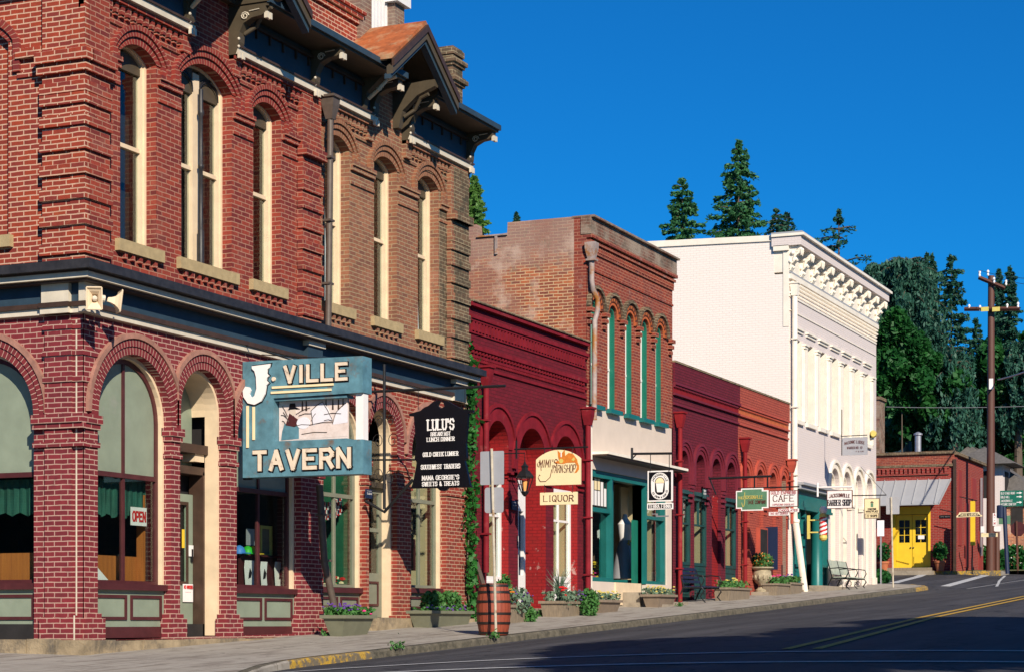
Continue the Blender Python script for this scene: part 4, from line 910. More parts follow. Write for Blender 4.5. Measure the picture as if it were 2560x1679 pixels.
# ------------------------------------------------------------------ tall brick building with cream and green shop front
tall = thing('shop_building', 'two storey brick shop with five slim arched green windows above a beige and green front', 'building', (42, 0, 0))
X0, X1 = 42.0, 47.98; TT = 9.18
TO = [(42.28, 42.78), (43.35, 43.95), (44.53, 45.10), (45.60, 46.20), (46.70, 47.24)]
mb = MB(); hs_ = [archpoly(a0, a1, 4.98, 7.42-(a1-a0)/2, (a1-a0)/2, 14) for a0, a1 in TO]
mb.wall(FRONT, [(X0, 4.95), (X1, 4.95), (X1, TT), (X0, TT)], hs_, -.30, 0); mb.build('front_wall', 'brick2', tall)
mb = MB()
for a0, a1 in TO:
    r = (a1-a0)/2
    mb.ring(FRONT, a0, a1, 7.42-r, r, 0, .07, .002, .03, 0, n=14); mb.ring(FRONT, a0, a1, 7.42-r, r, .07, .21, .002, .05, 1, n=14); mb.ring(FRONT, a0, a1, 7.42-r, r, .21, .29, .002, .10, 2, n=14)
    mb.build('arch_ring', ['terracotta_trim', 'ring_or', 'dark_brick'], tall, recalc=False); mb = MB()
mb = MB()
xs = [X0+.12] + [(TO[i][1]+TO[i+1][0])/2 for i in range(4)] + [X1-.25]
for x in xs:
    for k, (z, o, w_) in enumerate(((7.06, .13, .13), (6.92, .10, .11), (6.78, .07, .09))): mb.ob(FRONT, x-w_, x+w_, z, z+.09, 0, o)
    mb.build('corbel', 'brick2', tall); mb = MB()
mb = MB()
mb.ob(FRONT, X0-.01, X1+.02, TT-.0, TT+.05, -.35, .20, 1); mb.ob(FRONT, X0, X1, TT-.38, TT, 0, .12, 1); mb.ob(FRONT, X0, X1, TT-.46, TT-.38, 0, .15, 0); mb.ob(FRONT, X0, X1, TT-.56, TT-.50, 0, .10, 0)
for k in range(54): x = X0+.05+k*.11; mb.ob(FRONT, x, x+.055, TT-.70, TT-.56, 0, .06, 0)
mb.ob(FRONT, X0, X1, TT-.76, TT-.70, 0, .04, 0); mb.ob(FRONT, X0, X1, TT-1.16, TT-1.11, 0, .03, 0)
mb.build('cornice', ['brick2', 'grime'], tall)
for i, (a0, a1) in enumerate(TO):
    r = (a1-a0)/2; mb = MB()
    mb.ring(FRONT, a0+.0, a1-.0, 7.42-r, r, -.07, 0, -.28, -.05, 0, zl=4.98, n=12)
    mb.ring(FRONT, a0+.06, a1-.06, 7.42-r-.02, r-.06, -.05, 0, -.29, -.16, 1, zl=4.98, n=12)
    mb.ob(FRONT, a0+.06, a1-.06, 5.92, 5.98, -.27, -.15, 1); mb.ob(FRONT, a0+.06, a0+.12, 4.98, 7.0, -.2, -.06, 1)
    f = mb.build('window', ['teal', 'white'], tall); p = MB(); p.wall(FRONT, archpoly(a0+.05, a1-.05, 4.98, 7.36-r, r-.05), [], -.23, -.224); p.build('pane', 'glass', f)
    q = MB(); q.ob(FRONT, a0-.06, a1+.12, 4.88, 4.98, -.2, .12); q.build('window_sill', 'teal_dk', tall)
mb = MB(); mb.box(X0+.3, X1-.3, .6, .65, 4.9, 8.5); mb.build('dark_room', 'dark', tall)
# side wall with its notched top
sf = SD(X0); s1 = lambda y: -y
pts = [(-.0, .0), (-.0, TT+.04), (-1.65, TT+.04), (-1.66, 8.98), (-2.42, 8.93), (-2.44, 9.24), (-3.1, 9.2), (-3.12, 8.6), (-12, 8.5), (-12, .0)]
mb = MB(); mb.wall(((X0, .302, 0), (0, -1, 0), (0, 0, 1), (-1, 0, 0)), [(a+(.0), b) for a, b in pts], [], -.3, 0); mb.build('side_wall', 'brick2_side', tall)
mb = MB(); mb.ob(sf, -.30, 0, 4.9, TT+.03, -.02, -.0003); mb.ob(sf, -.13, .12, 8.80, TT, .001, .02); mb.build('corner_patch', 'grime', tall)
mb = MB(); mb.ob(sf, -2.72, -1.95, 8.925, 8.96, -.36, .05); mb.ob(sf, -2.26, -2.2, 8.5, 8.93, 0, .05); mb.build('scupper', 'rustpipe', tall)
mb = MB(); mb.box(X1-.3, X1, .3, 12, 0, TT-.1); mb.box(X0+.3, X1-.3, 11.7, 12, 0, 8.5); mb.box(X0+.3, X1-.3, .35, 11.7, 8.4, 8.5); mb.build('rear_wall', 'grime', tall)
mb = MB(); vx = ux(1510, 1.3); mb.lathe(vx, 1.3, [(.10, 0), (.10, .28), (.17, .30), (.18, .35), (.08, .38), (.08, .41), (.03, .44)], 14, 0, 9.25); mb.add([(vx-.25, 1.1, 8.7), (vx+.25, 1.1, 8.7), (vx+.25, 1.5, 8.7), (vx-.25, 1.5, 8.7), (vx-.1, 1.2, 9.26), (vx+.1, 1.2, 9.26), (vx+.1, 1.4, 9.26), (vx-.1, 1.4, 9.26)], [(0, 1, 5, 4), (1, 2, 6, 5), (2, 3, 7, 6), (3, 0, 4, 7)]); mb.build('roof_vent', 'whites', tall)
# shop front of the tall building
mb = MB()
mb.wall(FRONT, [(X0, .1), (X1, .3), (X1, 4.95), (X0, 4.95)], [[(42.30, .95), (44.20, .95), (44.20, .35), (46.15, .35), (46.15, .95), (47.62, .95), (47.62, 3.52), (42.30, 3.52)]], -.35, -.02, 0)
mb.ob(FRONT, X0, X0+.30, .1, 4.9, -.02, .03, 1)
mb.build('shopfront', ['beige', 'white_trim'], tall)
mb = MB(); mb.ob(FRONT, X0+.3, X1+.02, 3.84, 3.90, 0, .42, 0); mb.ob(FRONT, X0+.3, X1+.02, 3.80, 3.84, 0, .38, 1); mb.build('hood', ['white_trim', 'brown'], tall)
mb = MB()
T_ = lambda a0, a1, b0, b1, c0=-.28, c1=-.06, m=0: mb.ob(FRONT, a0, a1, b0, b1, c0, c1, m)
T_(42.30, 47.62, 3.36, 3.52); T_(42.30, 42.40, .95, 3.36); T_(42.30, 43.80, .93, 1.05); T_(42.4, 43.72, 2.56, 2.66, -.26, -.07)
T_(43.72, 43.84, .42, 3.36, -.35, -.04); T_(46.15, 46.24, .93, 3.36); T_(47.54, 47.62, .93, 3.36); T_(46.24, 47.54, .93, 1.03); T_(46.24, 47.54, 2.56, 2.64, -.26, -.07)
# recessed entrance walls running back
for k in range(2): mb.box(45.85, 45.95, .1, .3, .42, 3.36, 1)
mb.box(44.35, 46.15, 1.6, 1.68, .95, 1.05, 0); mb.box(44.35, 46.15, 1.6, 1.68, 2.45, 2.55, 0); mb.box(45.72, 45.80, .3, 1.6, .95, 1.05, 0); mb.box(43.84, 43.94, .30, 1.6, .9, 1.0, 0)
mb.box(45.55, 46.14, .16, .22, .42, 2.5, 1)
sfm = mb.build('shopfront_frame', ['teal_dk', 'teal'], tall)
mb = MB(); mb.ob(FRONT, 42.4, 43.72, 1.02, 3.36, -.18, -.174); mb.ob(FRONT, 46.24, 47.54, 1.0, 3.36, -.18, -.174); mb.box(43.86, 43.866, .30, 1.6, 1.0, 3.3); mb.build('pane', 'glass', sfm)
mb = MB(); mb.box(42.3, 47.6, 2.6, 2.65, .3, 3.6, 0); mb.box(42.3, 47.6, .3, 2.6, 3.56, 3.6, 0); mb.box(43.3, 43.36, .4, 1.6, .9, 3.4, 2); mb.box(47.2, 47.25, .3, 1.5, .9, 3.5, 3); mb.box(46.65, 47.2, .9, .95, .9, 3.4, 3); mb.box(42.3, 47.6, .34, 2.6, .25, .33, 0); mb.box(42.3, 43.8, .35, 1.5, .86, .9, 0)
mb.build('interior', ['dark', 'teal', 'teal_dk', 'tan_in'], tall)
mb = MB(); mb.box(43.86, 45.6, -.02, .04, .42, .95, 0); mb.build('stall_riser', 'cream', tall)
mb = MB()
for k in range(6):
    hh = (.42, .56, .62, .62, .56, .42)[k]; mb.ob(FRONT, 42.47+k*.205, 42.64+k*.205, 2.72, 2.72+hh*(.55 if k in (2, 3) else 1), -.155, -.15, 0)
    if k in (2, 3): mb.ob(FRONT, 42.47+k*.205, 42.64+k*.205, 2.74+hh*.55, 2.72+hh, -.155, -.15, 1)
for k in range(7): mb.ob(FRONT, 42.43+k*.205, 42.45+k*.205, 2.66, 3.36, -.16, -.14, 2)
mb.build('stained_glass', ['whites', 'signcream', 'gutter'], tall)
mb = MB(); mb.box(44.3, 46.2, -.45, 0, g(45)-.05, .72, 0); mb.box(44.5, 46.4, -.95, -.45, g(45)-.05, .50, 0); mb.box(44.0, 46.15, 0, .34, .2, .415, 0)
solo(mb, 'steps', 'step', 'grey concrete steps up to the green and beige shop entrance', 'steps', (45, -.5, .3))
mb = MB(); mb.box(38.0, 39.9, -.28, .0, g(39)-.08, .30, 0); mb.box(38.2, 40.0, -.62, -.28, g(39)-.08, .17, 0); mb.box(38.0, 39.7, .001, 1.3, 0, .2, 0)
solo(mb, 'steps', 'step', 'worn low step at the doorway of the burgundy shop', 'steps', (39, -.3, .1))
mb = MB(); x = 30.9
for w_ in (.7, 1.1, .9, .8, .6): mb.box(x, x+w_-.015, -.42+random.uniform(-.03, .03), -.06, g(x)-.1, .085+random.uniform(-.01, .01)); x += w_
solo(mb, 'steps', 'stone', 'long sandstone step below the grey green door of the corner building', 'steps', (32.5, -.25, -.1))
# leaning rusty waste pipe in the corner over the burgundy shop
t = thing('waste_pipe', 'rusty grey pipe with an elbow running down the corner of the tall brick building', 'pipe', (42.1, -.1, 4.5))
mb = MB(); mb.tube([(42.02, -.12, 8.35), (42.02, -.12, 7.75), (42.05, -.14, 7.55), (42.22, -.18, 7.35), (42.24, -.18, 7.1), (42.12, -.16, 6.85), (42.10, -.15, 4.9), (42.1, -.15, 4.6)], [.07, .06, .06, .06, .06, .06, .065, .065], 10); mb.build('pipe', 'rustpipe', t, smooth=True)
mb = MB(); mb.add([(42.02+sx*w1, -.12+sy*w1, 8.3+z) for z, w1 in ((-.1, .07), (.15, .12), (.3, .13)) for sx, sy in ((-1, -1), (1, -1), (1, 1), (-1, 1))], [(4*i+j, 4*i+(j+1) % 4, 4*i+4+(j+1) % 4, 4*i+4+j) for i in range(2) for j in range(4)]); mb.box(41.9, 42.12, -.24, -.02, 8.18, 8.22); mb.build('hopper', 'rustpipe', t)

# ------------------------------------------------------------------ plum / orange-red arcade
arcade = thing('shop_building', 'long low arcade painted plum on the left and orange red on the right', 'building', (48, 0, 0))
X0, XM, X1 = 48.0, 53.62, 58.75; AT = 6.62
AR = {0: (48.45, 49.55), 1: (49.74, 50.90), 3: (52.45, 53.58)}
AO = [(48.50, 49.25), (49.86, 50.62), (51.24, 52.02), (52.55, 53.35), (54.05, 54.72), (55.42, 56.12), (56.75, 57.45), (58.0, 58.52)]
def half(xa, xb, oo, mat, plain, roofdrop):
    mb = MB(); hs_ = [archpoly(a0, a1, 3.50 if (xa < 50 and i != 2) else g(a0)-.05, 4.45-(a1-a0)/2, (a1-a0)/2, 14) for i, (a0, a1) in enumerate(oo)]
    if xa < 50: hs_ += [[(a, g(a)+.0), (b, g(a)+.0), (b, 3.42), (a, 3.42)] for a, b in AR.values()]
    mb.wall(FRONT, [(xa, g(xa)-.15), (xb, g(xb)-.15), (xb, AT-.0), (xa, AT)], hs_, -.40, 0); mb.build('front_wall', mat, arcade)
    mb = MB()
    for i, (a0, a1) in enumerate(oo):
        r = (a1-a0)/2; lo = a0-.30; hi = a1+.30
        mb.ring(FRONT, a0, a1, 4.45-r, r, 0, .12, .002, .016, 0, n=14, zl=3.6, lo=lo, hi=hi); mb.ring(FRONT, a0, a1, 4.45-r, r, .12, .21, .002, .045, 0, n=14, zl=3.6, lo=lo, hi=hi); mb.ring(FRONT, a0, a1, 4.45-r, r, .21, .28, .002, .075, 0, n=14, zl=3.6, lo=lo, hi=hi)
        for z, o in ((3.50, .07), (3.42, .04), (3.28, .06), (3.14, .03)): mb.ob(FRONT, a1-.0, a1+.32 if i < len(oo)-1 else a1+.2, z, z+.07, 0, o)
        mb.build('arch_ring', plain, arcade, recalc=False); mb = MB()
    mb = MB(); mb.ob(FRONT, xa, xb, 5.55, 5.60, 0, .05, 0); mb.ob(FRONT, xa, xb, 5.80, 5.85, 0, .07, 0); mb.ob(FRONT, xa, xb, 6.06, 6.12, 0, .10, 0)
    mb.ob(FRONT, xa, xb, 6.12, AT, 0, .06, 1)
    for k in range(int((xb-xa)/.12)): mb.ob(FRONT, xa+k*.12, xa+k*.12+.06, 6.0, 6.06, 0, .07, 0)
    mb.ob(FRONT, xa, xb, 5.85, 6.0, 0, .012, 0)
    mb.build('string_course', [plain, mat], arcade)
half(X0, XM, AO[:4], 'plum', 'plum_plain', 0); half(XM, X1, AO[4:], 'rust_red', 'rust_plain', 0)
mb = MB(); mb.ob(FRONT, X0, XM, 5.86, 6.0, .012, .018, 0); mb.ob(FRONT, XM, X1, 5.86, 6.0, .012, .018, 1); mb.build('painted_band', ['scarlet_plain', 'terracotta_trim'], arcade)
mb = MB(); mb.box(X0, X1, -.08, .42, AT, AT+.05); mb.build('coping', 'dark_brick', arcade)
shell(arcade, X0, X1, .1, AT-.2, 11, 'grey_brick', 6.2)
def arc_fill(a0, a1, zt, kind, idx=0):
    if kind == 'window':
        w0, w1 = AR[idx]; mb = MB(); zb = g(w0)
        mb.ob(FRONT, w0, w1, zb, 1.50, -.16, -.06, 0); mb.wall(FRONT, [(w0+.1, zb+.2), (w1-.1, zb+.2), (w1-.1, 1.40), (w0+.1, 1.40)], [[(w0+.14, zb+.24), (w1-.14, zb+.24), (w1-.14, 1.36), (w0+.14, 1.36)]], -.06, -.04)
        mb.wall(FRONT, [(w0, 1.5), (w1, 1.5), (w1, 3.42), (w0, 3.42)], [[(w0+.10, 1.58), (w1-.10, 1.58), (w1-.10, 3.22), (w0+.10, 3.22)]], -.14, -.04)
        mb.ob(FRONT, w0+.1, w1-.1, 2.55, 2.60, -.12, -.05, 0); mb.ob(FRONT, (w0+w1)/2-.02, (w0+w1)/2+.02, 2.58, 3.22, -.12, -.06, 0); mb.ob(FRONT, w0-.02, w1+.02, 3.34, 3.44, -.1, .03, 0)
        q = MB(); q.box(w1-.026, w1-.004, .145, .45, 1.5, 3.4); q.build('window_lining', 'tan_in', arcade)
        f = mb.build('window', 'green_trim', arcade); p = MB(); p.ob(FRONT, w0+.07, w1-.07, 1.55, 3.24, -.10, -.094); p.build('pane', 'glass', f)
    mb = MB(); mb.ob(FRONT, a0-.05, a1+.05, 3.46, 4.5, -.44, -.405, 0); mb.build('arch_infill', 'scarlet', arcade)
for i, (a0, a1) in enumerate(AO): arc_fill(a0, a1, 3.4, 'window' if i in (0, 1, 3) else '', i)
mb = MB()
a0, a1 = AO[2]; mb.ob(FRONT, a0-.02, a1+.02, g(a0)-.1, 3.44, -.2, -.08, 0); mb.build('blocked_arch', 'scarlet', arcade)
for a0, a1 in AO[5:]: mb = MB(); mb.ob(FRONT, a0-.02, a1+.02, g(a0)-.1, 3.46, -.2, -.10, 0); mb.build('blocked_arch', 'rust_red', arcade)
a0, a1 = AO[4]; mb = MB(); mb.ob(FRONT, a0, a1, g(a0), 3.44, -.95, -.9, 0); mb.ob(FRONT, a1-.12, a1, 1.5, 3.1, -.9, -.38, 1); mb.ob(FRONT, a0+.05, a1-.05, 3.1, 3.3, -.6, -.4, 0); mb.build('doorway', ['dark', 'white_trim'], arcade)
mb = MB(); mb.box(X0+.3, 53.5, 1.6, 1.65, .5, 3.6, 0)
for x in (49.56, 50.92, 53.6): mb.box(x, x+.04, .17, 1.6, .9, 3.4, 1)
mb.build('interior', ['dark', 'tan_in'], arcade)
mb = MB(); a0, a1 = AO[5]; mb.ob(FRONT, a0+.0, a1+.25, 1.85, 2.62, .0, .02, 1); mb.ob(FRONT, a0-.02, a1+.05, 1.78, 2.75, .001, .12, 0); mb.ob(FRONT, a0+.0, a1+.0, 1.83, 2.7, .12, .125, 1)
mb.ob(FRONT, a1+.18, a1+.30, 1.55, 2.8, .02, .35, 2); mb.build('notice_cabinet', ['rust_plain', 'dark', 'navy'], arcade)
mb = MB()
for a0, a1 in AO[6:]: mb.ob(FRONT, a0+.02, a1-.02, g(a0)-.05, 1.75, -.1, -.085, 0); mb.build('vent_grille', 'maroon', arcade); mb = MB()

downpipe(48.18, -.14, 5.02, .45, 'scarlet_plain', 'red downpipe with a hopper at the left end of the plum painted arcade', r=.06)
downpipe(53.85, -.14, 4.85, .8, 'scarlet_plain', 'red downpipe dividing the plum half from the orange red half of the arcade', r=.06)
downpipe(58.62, -.16, 4.6, 3.0, 'rust_plain', 'short orange red downpipe joining the white pipe of the white building', r=.05)

# ------------------------------------------------------------------ white building
lodge = thing('white_building', 'tall white painted brick lodge building with a scroll bracket cornice and teal shop front', 'building', (58.8, 0, .9))
X0, X1 = 58.80, 70.3; LT = 11.3
LO = [(59.35, 60.30), (60.88, 61.80), (62.38, 63.30), (63.88, 64.82), (65.42, 66.32), (66.92, 67.82), (68.42, 69.30)]
LG = [(63.86, 65.0), (65.52, 66.58), (67.15, 68.15), (68.75, 69.70)]
mb = MB(); hs_ = [[(a0, 6.25), (a1, 6.25), (a1, 8.72), (a0, 8.72)] for a0, a1 in LO] + [archpoly(a0, a1, 1.15, 5.1-(a1-a0)/2, (a1-a0)/2, 14) for a0, a1 in LG]
hs_ = [[(59.30, .95), (63.50, 1.0), (63.50, 4.1), (59.30, 4.1)]] + hs_
mb.wall(FRONT, [(X0+.351, .7), (X1, 1.2), (X1, 10.9), (X0+.351, 10.9)], hs_, -.45, 0); mb.build('front_wall', 'white_dimmed', lodge)
mb = MB()
for a0, a1 in LO:                                   # hood blocks, sills and the pilaster frames of the upper windows
    mb.ob(FRONT, a0-.12, a1+.12, 9.02, 9.08, 0, .10); mb.ob(FRONT, a0-.08, a1+.08, 8.94, 9.02, 0, .05); mb.ob(FRONT, a0-.1, a1+.1, 6.13, 6.25, -.3, .09)
    mb.ob(FRONT, a1-.16, a1+.0, 6.25, 8.72, -.40, .03); mb.ob(FRONT, a0, a0+.10, 6.25, 8.72, -.40, .02)
    mb.ob(FRONT, a1-.02, a1+.34, 8.52, 8.60, 0, .12); mb.ob(FRONT, a1+.0, a1+.30, 6.25, 8.52, 0, .075); mb.ob(FRONT, a1-.04, a1+.37, 8.60, 8.66, 0, .16)
    mb.ob(FRONT, a1+.06, a1+.24, 6.25, 8.5, .07, .10)
for a0, a1 in LG:
    r = (a1-a0)/2; mb.ring(FRONT, a0, a1, 5.1-r, r, .0, .18, 0, .015, 0, n=14, zl=4.0); mb.ring(FRONT, a0, a1, 5.1-r, r, .18, .27, 0, .08, 0, n=14, zl=4.0)
    for k in range(2): mb.ring(FRONT, a0+.14*(k+1), a1-.14*(k+1), 5.1-r, r-.14*(k+1), -.05, 0, -.35, -.10*(k+1), 0, n=14, zl=1.4)
    for z, o in ((3.92, .10), (3.84, .06)): mb.ob(FRONT, a1-.05, a1+.36, z, z+.07, -.1, o)
    mb.ob(FRONT, a1+.004, a1+.3, 1.6, 3.84, 0, .045)
    mb.ob(FRONT, a1-.02, a1+.34, g(a1), 1.6, 0, .10)
mb.build('trim', 'white_trim', lodge)
for a0, a1 in LO:
    mb = MB(); mb.wall(FRONT, [(a0+.1, 6.25), (a1-.16, 6.25), (a1-.16, 8.72), (a0+.1, 8.72)], [[(a0+.16, 6.32), (a1-.22, 6.32), (a1-.22, 7.45), (a0+.16, 7.45)], [(a0+.16, 7.52), (a1-.22, 7.52), (a1-.22, 8.65), (a0+.16, 8.65)]], -.38, -.30)
    f = mb.build('window', 'white_trim', lodge); p = MB(); p.ob(FRONT, a0+.15, a1-.2, 6.3, 8.7, -.36, -.355); p.build('pane', 'glass', f)
for i, (a0, a1) in enumerate(LG):
    r = (a1-a0)/2; mb = MB(); mb.wall(FRONT, archpoly(a0, a1, 1.15, 5.1-r, r, 14), [[(a0+.2, 2.0), (a1-.2, 2.0), (a1-.2, 3.35), (a0+.2, 3.35)]], -.44, -.32, 0)
    f = mb.build('window' if i != 2 else 'side_door', 'white_trim', lodge); p = MB(); p.ob(FRONT, a0+.18, a1-.18, 1.98, 3.4, -.40, -.394); p.build('pane', 'glass', f)
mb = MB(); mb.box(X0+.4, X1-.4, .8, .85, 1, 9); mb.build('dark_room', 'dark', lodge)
# cornice with scroll brackets
mb = MB(); C0, C1 = X0-.10, 70.45
mb.ob(FRONT, C0, C1, 11.30, 11.46, -.45, .03, 0); mb.ob(FRONT, X0+.01, X1, 10.66, 11.30, -.45, .02, 0); mb.ob(FRONT, C0, C1+.05, 11.44, 11.72, -.5, .42, 1); mb.ob(FRONT, C0-.05, C1+.15, 11.72, 11.80, -.5, .52, 0); mb.ob(FRONT, C0-.05, C1+.13, 11.80, 11.85, -.5, .47, 2); mb.ob(FRONT, X0, X1, 10.62, 10.67, 0, .08, 2)
mb.build('cornice', ['white_trim', 'white_dimmed', 'awn'], lodge)
n = 10
for k in range(n):
    x = X0+.02+(70.0-X0)*k/(n-1)
    b = MB(); w_ = .27
    prof = [(0, 10.70), (.06, 10.70), (.10, 10.78), (.09, 10.88), (.15, 10.93), (.21, 11.0), (.20, 11.09), (.26, 11.16), (.33, 11.20), (.35, 11.28), (.36, 11.44), (0, 11.44)]
    b.pr(SD(x+w_), prof, 0, w_, 0)
    for dx in (.05, .21):
        b.ball((x+dx, -.37, 11.33), .06, n=8); b.tube([(x+dx, -.38, 11.29), (x+dx, -.38, 11.14)], [.055, .010], 8); b.ball((x+dx, -.21, 11.04), .055, n=8); b.ball((x+dx, -.10, 10.82), .045, n=8)
    b.ball((x-.02, -.13, 11.22), .07, n=8); b.ball((x-.02, -.06, 10.96), .06, n=8)
    b.tube([(x-.02, -.03-.27*t/9, 10.75+.62*t/9+.04*sin(t*1.3)) for t in range(10)], .028, 6)
    b.build('cornice_bracket', 'white_trim', lodge)
mb = MB()
for r_ in range(4):
    for k in range(70):
        x = X0+.12+k*.163+(.08 if r_ % 2 else 0); z = 10.02+r_*.11
        if x < X1-.1: mb.ob(FRONT, x, x+.085, z, z+.055, 0, .045+.02*r_)
mb.ob(FRONT, X0, X1, 10.45, 10.60, 0, .10); mb.ob(FRONT, X0+.05, X1-.05, 9.92, 9.98, 0, .03); mb.ob(FRONT, X0+.1, X1-.1, 9.50, 9.53, 0, .03)
mb.build('dentil_band', 'white_trim', lodge)
mb = MB(); sf = SD(X0)
mb.wall(((X0, 0, 0), (0, -1, 0), (0, 0, 1), (-1, 0, 0)), [(0, .6), (0, 10.6), (-.451, 10.6), (-.451, 11.64), (-14, 12.0), (-14, .6)], [], -.35, 0)
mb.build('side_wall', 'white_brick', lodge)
mb = MB(); mb.pr(((X0, 0, 0), (0, -1, 0), (0, 0, 1), (-1, 0, 0)), [(-.52, 11.62), (-.52, 11.80), (-14, 12.20), (-14, 11.98)], -.4, .05); mb.ob(sf, -.16, .02, 9.0, 11.44, 0, .02); mb.build('coping', 'white_trim', lodge)
mb = MB(); mb.box(X1-.35, X1, .46, 14, .8, 11.2); mb.box(X0+.35, X1-.35, 13.6, 14, .8, 11.5); mb.box(X0+.35, X1-.35, .5, 13.6, 10.9, 11.0); mb.build('rear_wall', 'white_brick', lodge)
# teal shop front
mb = MB()
T_ = lambda a0, a1, b0, b1, c0=-.35, c1=.04, m=0: mb.ob(FRONT, a0, a1, b0, b1, c0, c1, m)
T_(59.25, 63.6, 3.55, 4.1, -.3, .10); T_(59.22, 63.72, 4.1, 4.22, -.1, .28, 1); T_(59.2, 63.8, 4.22, 4.30, -.1, .38, 1); T_(59.25, 63.62, 3.50, 3.58, -.3, .14)
for a0, a1 in ((59.30, 59.42), (60.0, 60.1), (60.62, 60.80), (62.55, 62.65), (63.32, 63.50)): T_(a0, a1, 1.0, 3.55, -.30, .02)
T_(59.42, 60.7, 1.0, 1.72, -.25, -.05); T_(62.35, 63.4, 1.0, 1.78, -.25, -.05); T_(59.42, 60.7, 1.72, 1.80, -.25, .02); T_(62.35, 63.4, 1.78, 1.86, -.25, .02); T_(59.42, 60.7, 2.78, 2.82, -.2, -.1); T_(59.42, 60.7, 3.2, 3.3, -.2, -.1)
for q0, q1 in ((59.5, 60.0), (60.12, 60.58), (62.5, 62.9), (62.95, 63.3)): mb.wall(FRONT, [(q0, 1.12), (q1, 1.12), (q1, 1.62), (q0, 1.62)], [[(q0+.04, 1.16), (q1-.04, 1.16), (q1-.04, 1.58), (q0+.04, 1.58)]], -.05, -.03)
mb.build('shopfront', ['teal_dk', 'awn'], lodge)
mb = MB(); mb.lathe(62.05, -.02, [(.24, 0), (.24, .12), (.19, .18), (.18, 2.3), (.22, 2.38), (.22, 2.55)], 20, 0, 1.0); mb.build('column', 'teal_dk', lodge, smooth=True)
mb = MB(); T_(59.42, 60.65, 1.8, 3.5, -.15, -.144); mb.build('pane', 'glass', lodge); mb = MB(); T_(62.3, 63.35, 1.86, 3.5, -.15, -.144); mb.build('pane', 'glass', lodge)
mb = MB(); mb.box(59.3, 63.5, 2.2, 2.25, 1, 3.8, 0); mb.box(59.8, 59.85, .5, 2.2, 1.8, 3.6, 1); mb.box(60.5, 60.55, .3, 2.2, 1.8, 3.6, 1); mb.box(63.1, 63.15, .3, 2.2, 1.9, 3.6, 1); mb.box(61.7, 61.75, .9, 2.2, 1.1, 3.3, 1); mb.build('interior', ['dark', 'tan_in'], lodge)
mb = MB(); x = 59.3
for w_ in (.8, .5, .9, .7, .75): mb.box(x, x+w_-.02, -.30+random.uniform(-.06, .03), .3, g(x)-.1, 1.0+random.uniform(-.03, 0)); x += w_
mb.build('foundation', 'stone', lodge)
mb = MB(); mb.box(59.9, 62.9, -.75, -.34, g(61)-.1, g(61)+.14); solo(mb, 'steps', 'step', 'low stone step in front of the teal shop doors', 'steps', (61, -.5, 1))
t = downpipe(59.02, -.14, 10.0, 3.1, 'white_trim', 'tall white downpipe with a funnel top on the left edge of the white building', r=.085)
t = thing('downpipe', 'thick white lower downpipe slanting beside the teal shop front', 'downpipe', (59.2, -.3, .95)); mb = MB(); mb.tube([(59.05, -.15, 3.15), (59.1, -.2, 2.7), (59.42, -.35, .95)], .10, 12); mb.build('pipe', 'white_trim', t, smooth=True); mb = MB(); mb.tube([(59.05, -.16, 3.05), (59.07, -.17, 3.15)], .115, 12); mb.build('collar', 'white_trim', t)

# ------------------------------------------------------------------ far corner: red brick store with awning and yellow doors
FX = 84.5
store = thing('corner_store', 'red brick store with a grey metal awning and yellow double doors across the side street', 'building', (FX, 0, 2.0))
FS = SD(FX); mb = MB()
mb.wall(FS, [(-8, 1.9), (0, 1.9), (0, 7.15), (-8, 7.25)], [[(-2.62, 2.32), (-1.0, 2.32), (-1.0, 4.95), (-2.62, 4.95)]], -.3, 0)
mb.build('side_wall', 'scarlet_b' if 'scarlet_b' in M else 'storered', store) if False else None
M['store_low'] = brick('store_red_brick', (.30, .028, .022), (.21, .022, .02), (.33, .13, .10), w=.22, ms=.009, stains=((.9, .55, .75, (.38, .10, .06), .5), (3, .66, .74, (.4, .3, .26), .6)))
M['store_front'] = wood('patched_red_boards', (.34, .045, .028), (.20, .022, .020), axis=2, along=.6)
mb.build('side_wall', 'store_low', store)
mb = MB(); mb.ob(FS, -8, .02, 7.15, 7.27, -.35, .16, 1); mb.ob(FS, -8, .0, 6.72, 7.15, 0, .05, 2); mb.ob(FS, -8, .0, 6.62, 6.72, 0, .10, 1); mb.ob(FS, -8, -.2, 6.28, 6.34, 0, .08, 0); mb.ob(FS, -8, -.2, 6.55, 6.62, 0, .08, 0)
for k in range(40): a = -.28-k*.19; mb.ob(FS, a-.11, a, 6.34, 6.55, 0, .09, 0)
mb.build('cornice', ['store_low', 'dark_brick', 'brick2'], store)
mb = MB(); v = []
a0, a1 = -8, -.12
mb.add([P3(FS, a0, 6.08, 0), P3(FS, a1, 6.08, 0), P3(FS, a1-.28, 4.98, 1.15), P3(FS, a0, 4.98, 1.15), P3(FS, a0, 6.04, 0), P3(FS, a1, 6.04, 0), P3(FS, a1-.28, 4.94, 1.15), P3(FS, a0, 4.94, 1.15)], [(0, 1, 2, 3), (4, 7, 6, 5), (0, 4, 5, 1), (1, 5, 6, 2), (2, 6, 7, 3), (3, 7, 4, 0)])
for k in range(17):
    a = a1-.03-k*.47; dd = -.28*(1 if k == 0 else .0)
    mb.add([P3(FS, a, 6.085, .0), P3(FS, a+.03, 6.085, 0), P3(FS, a+.03+dd, 4.985, 1.15), P3(FS, a+dd, 4.985, 1.15), P3(FS, a, 6.115, .02), P3(FS, a+.03, 6.115, .02), P3(FS, a+.03+dd, 5.015, 1.17), P3(FS, a+dd, 5.015, 1.17)], [(0, 1, 2, 3), (4, 7, 6, 5), (0, 4, 5, 1), (1, 5, 6, 2), (2, 6, 7, 3), (3, 7, 4, 0)])
mb.build('awning', 'awn', store)
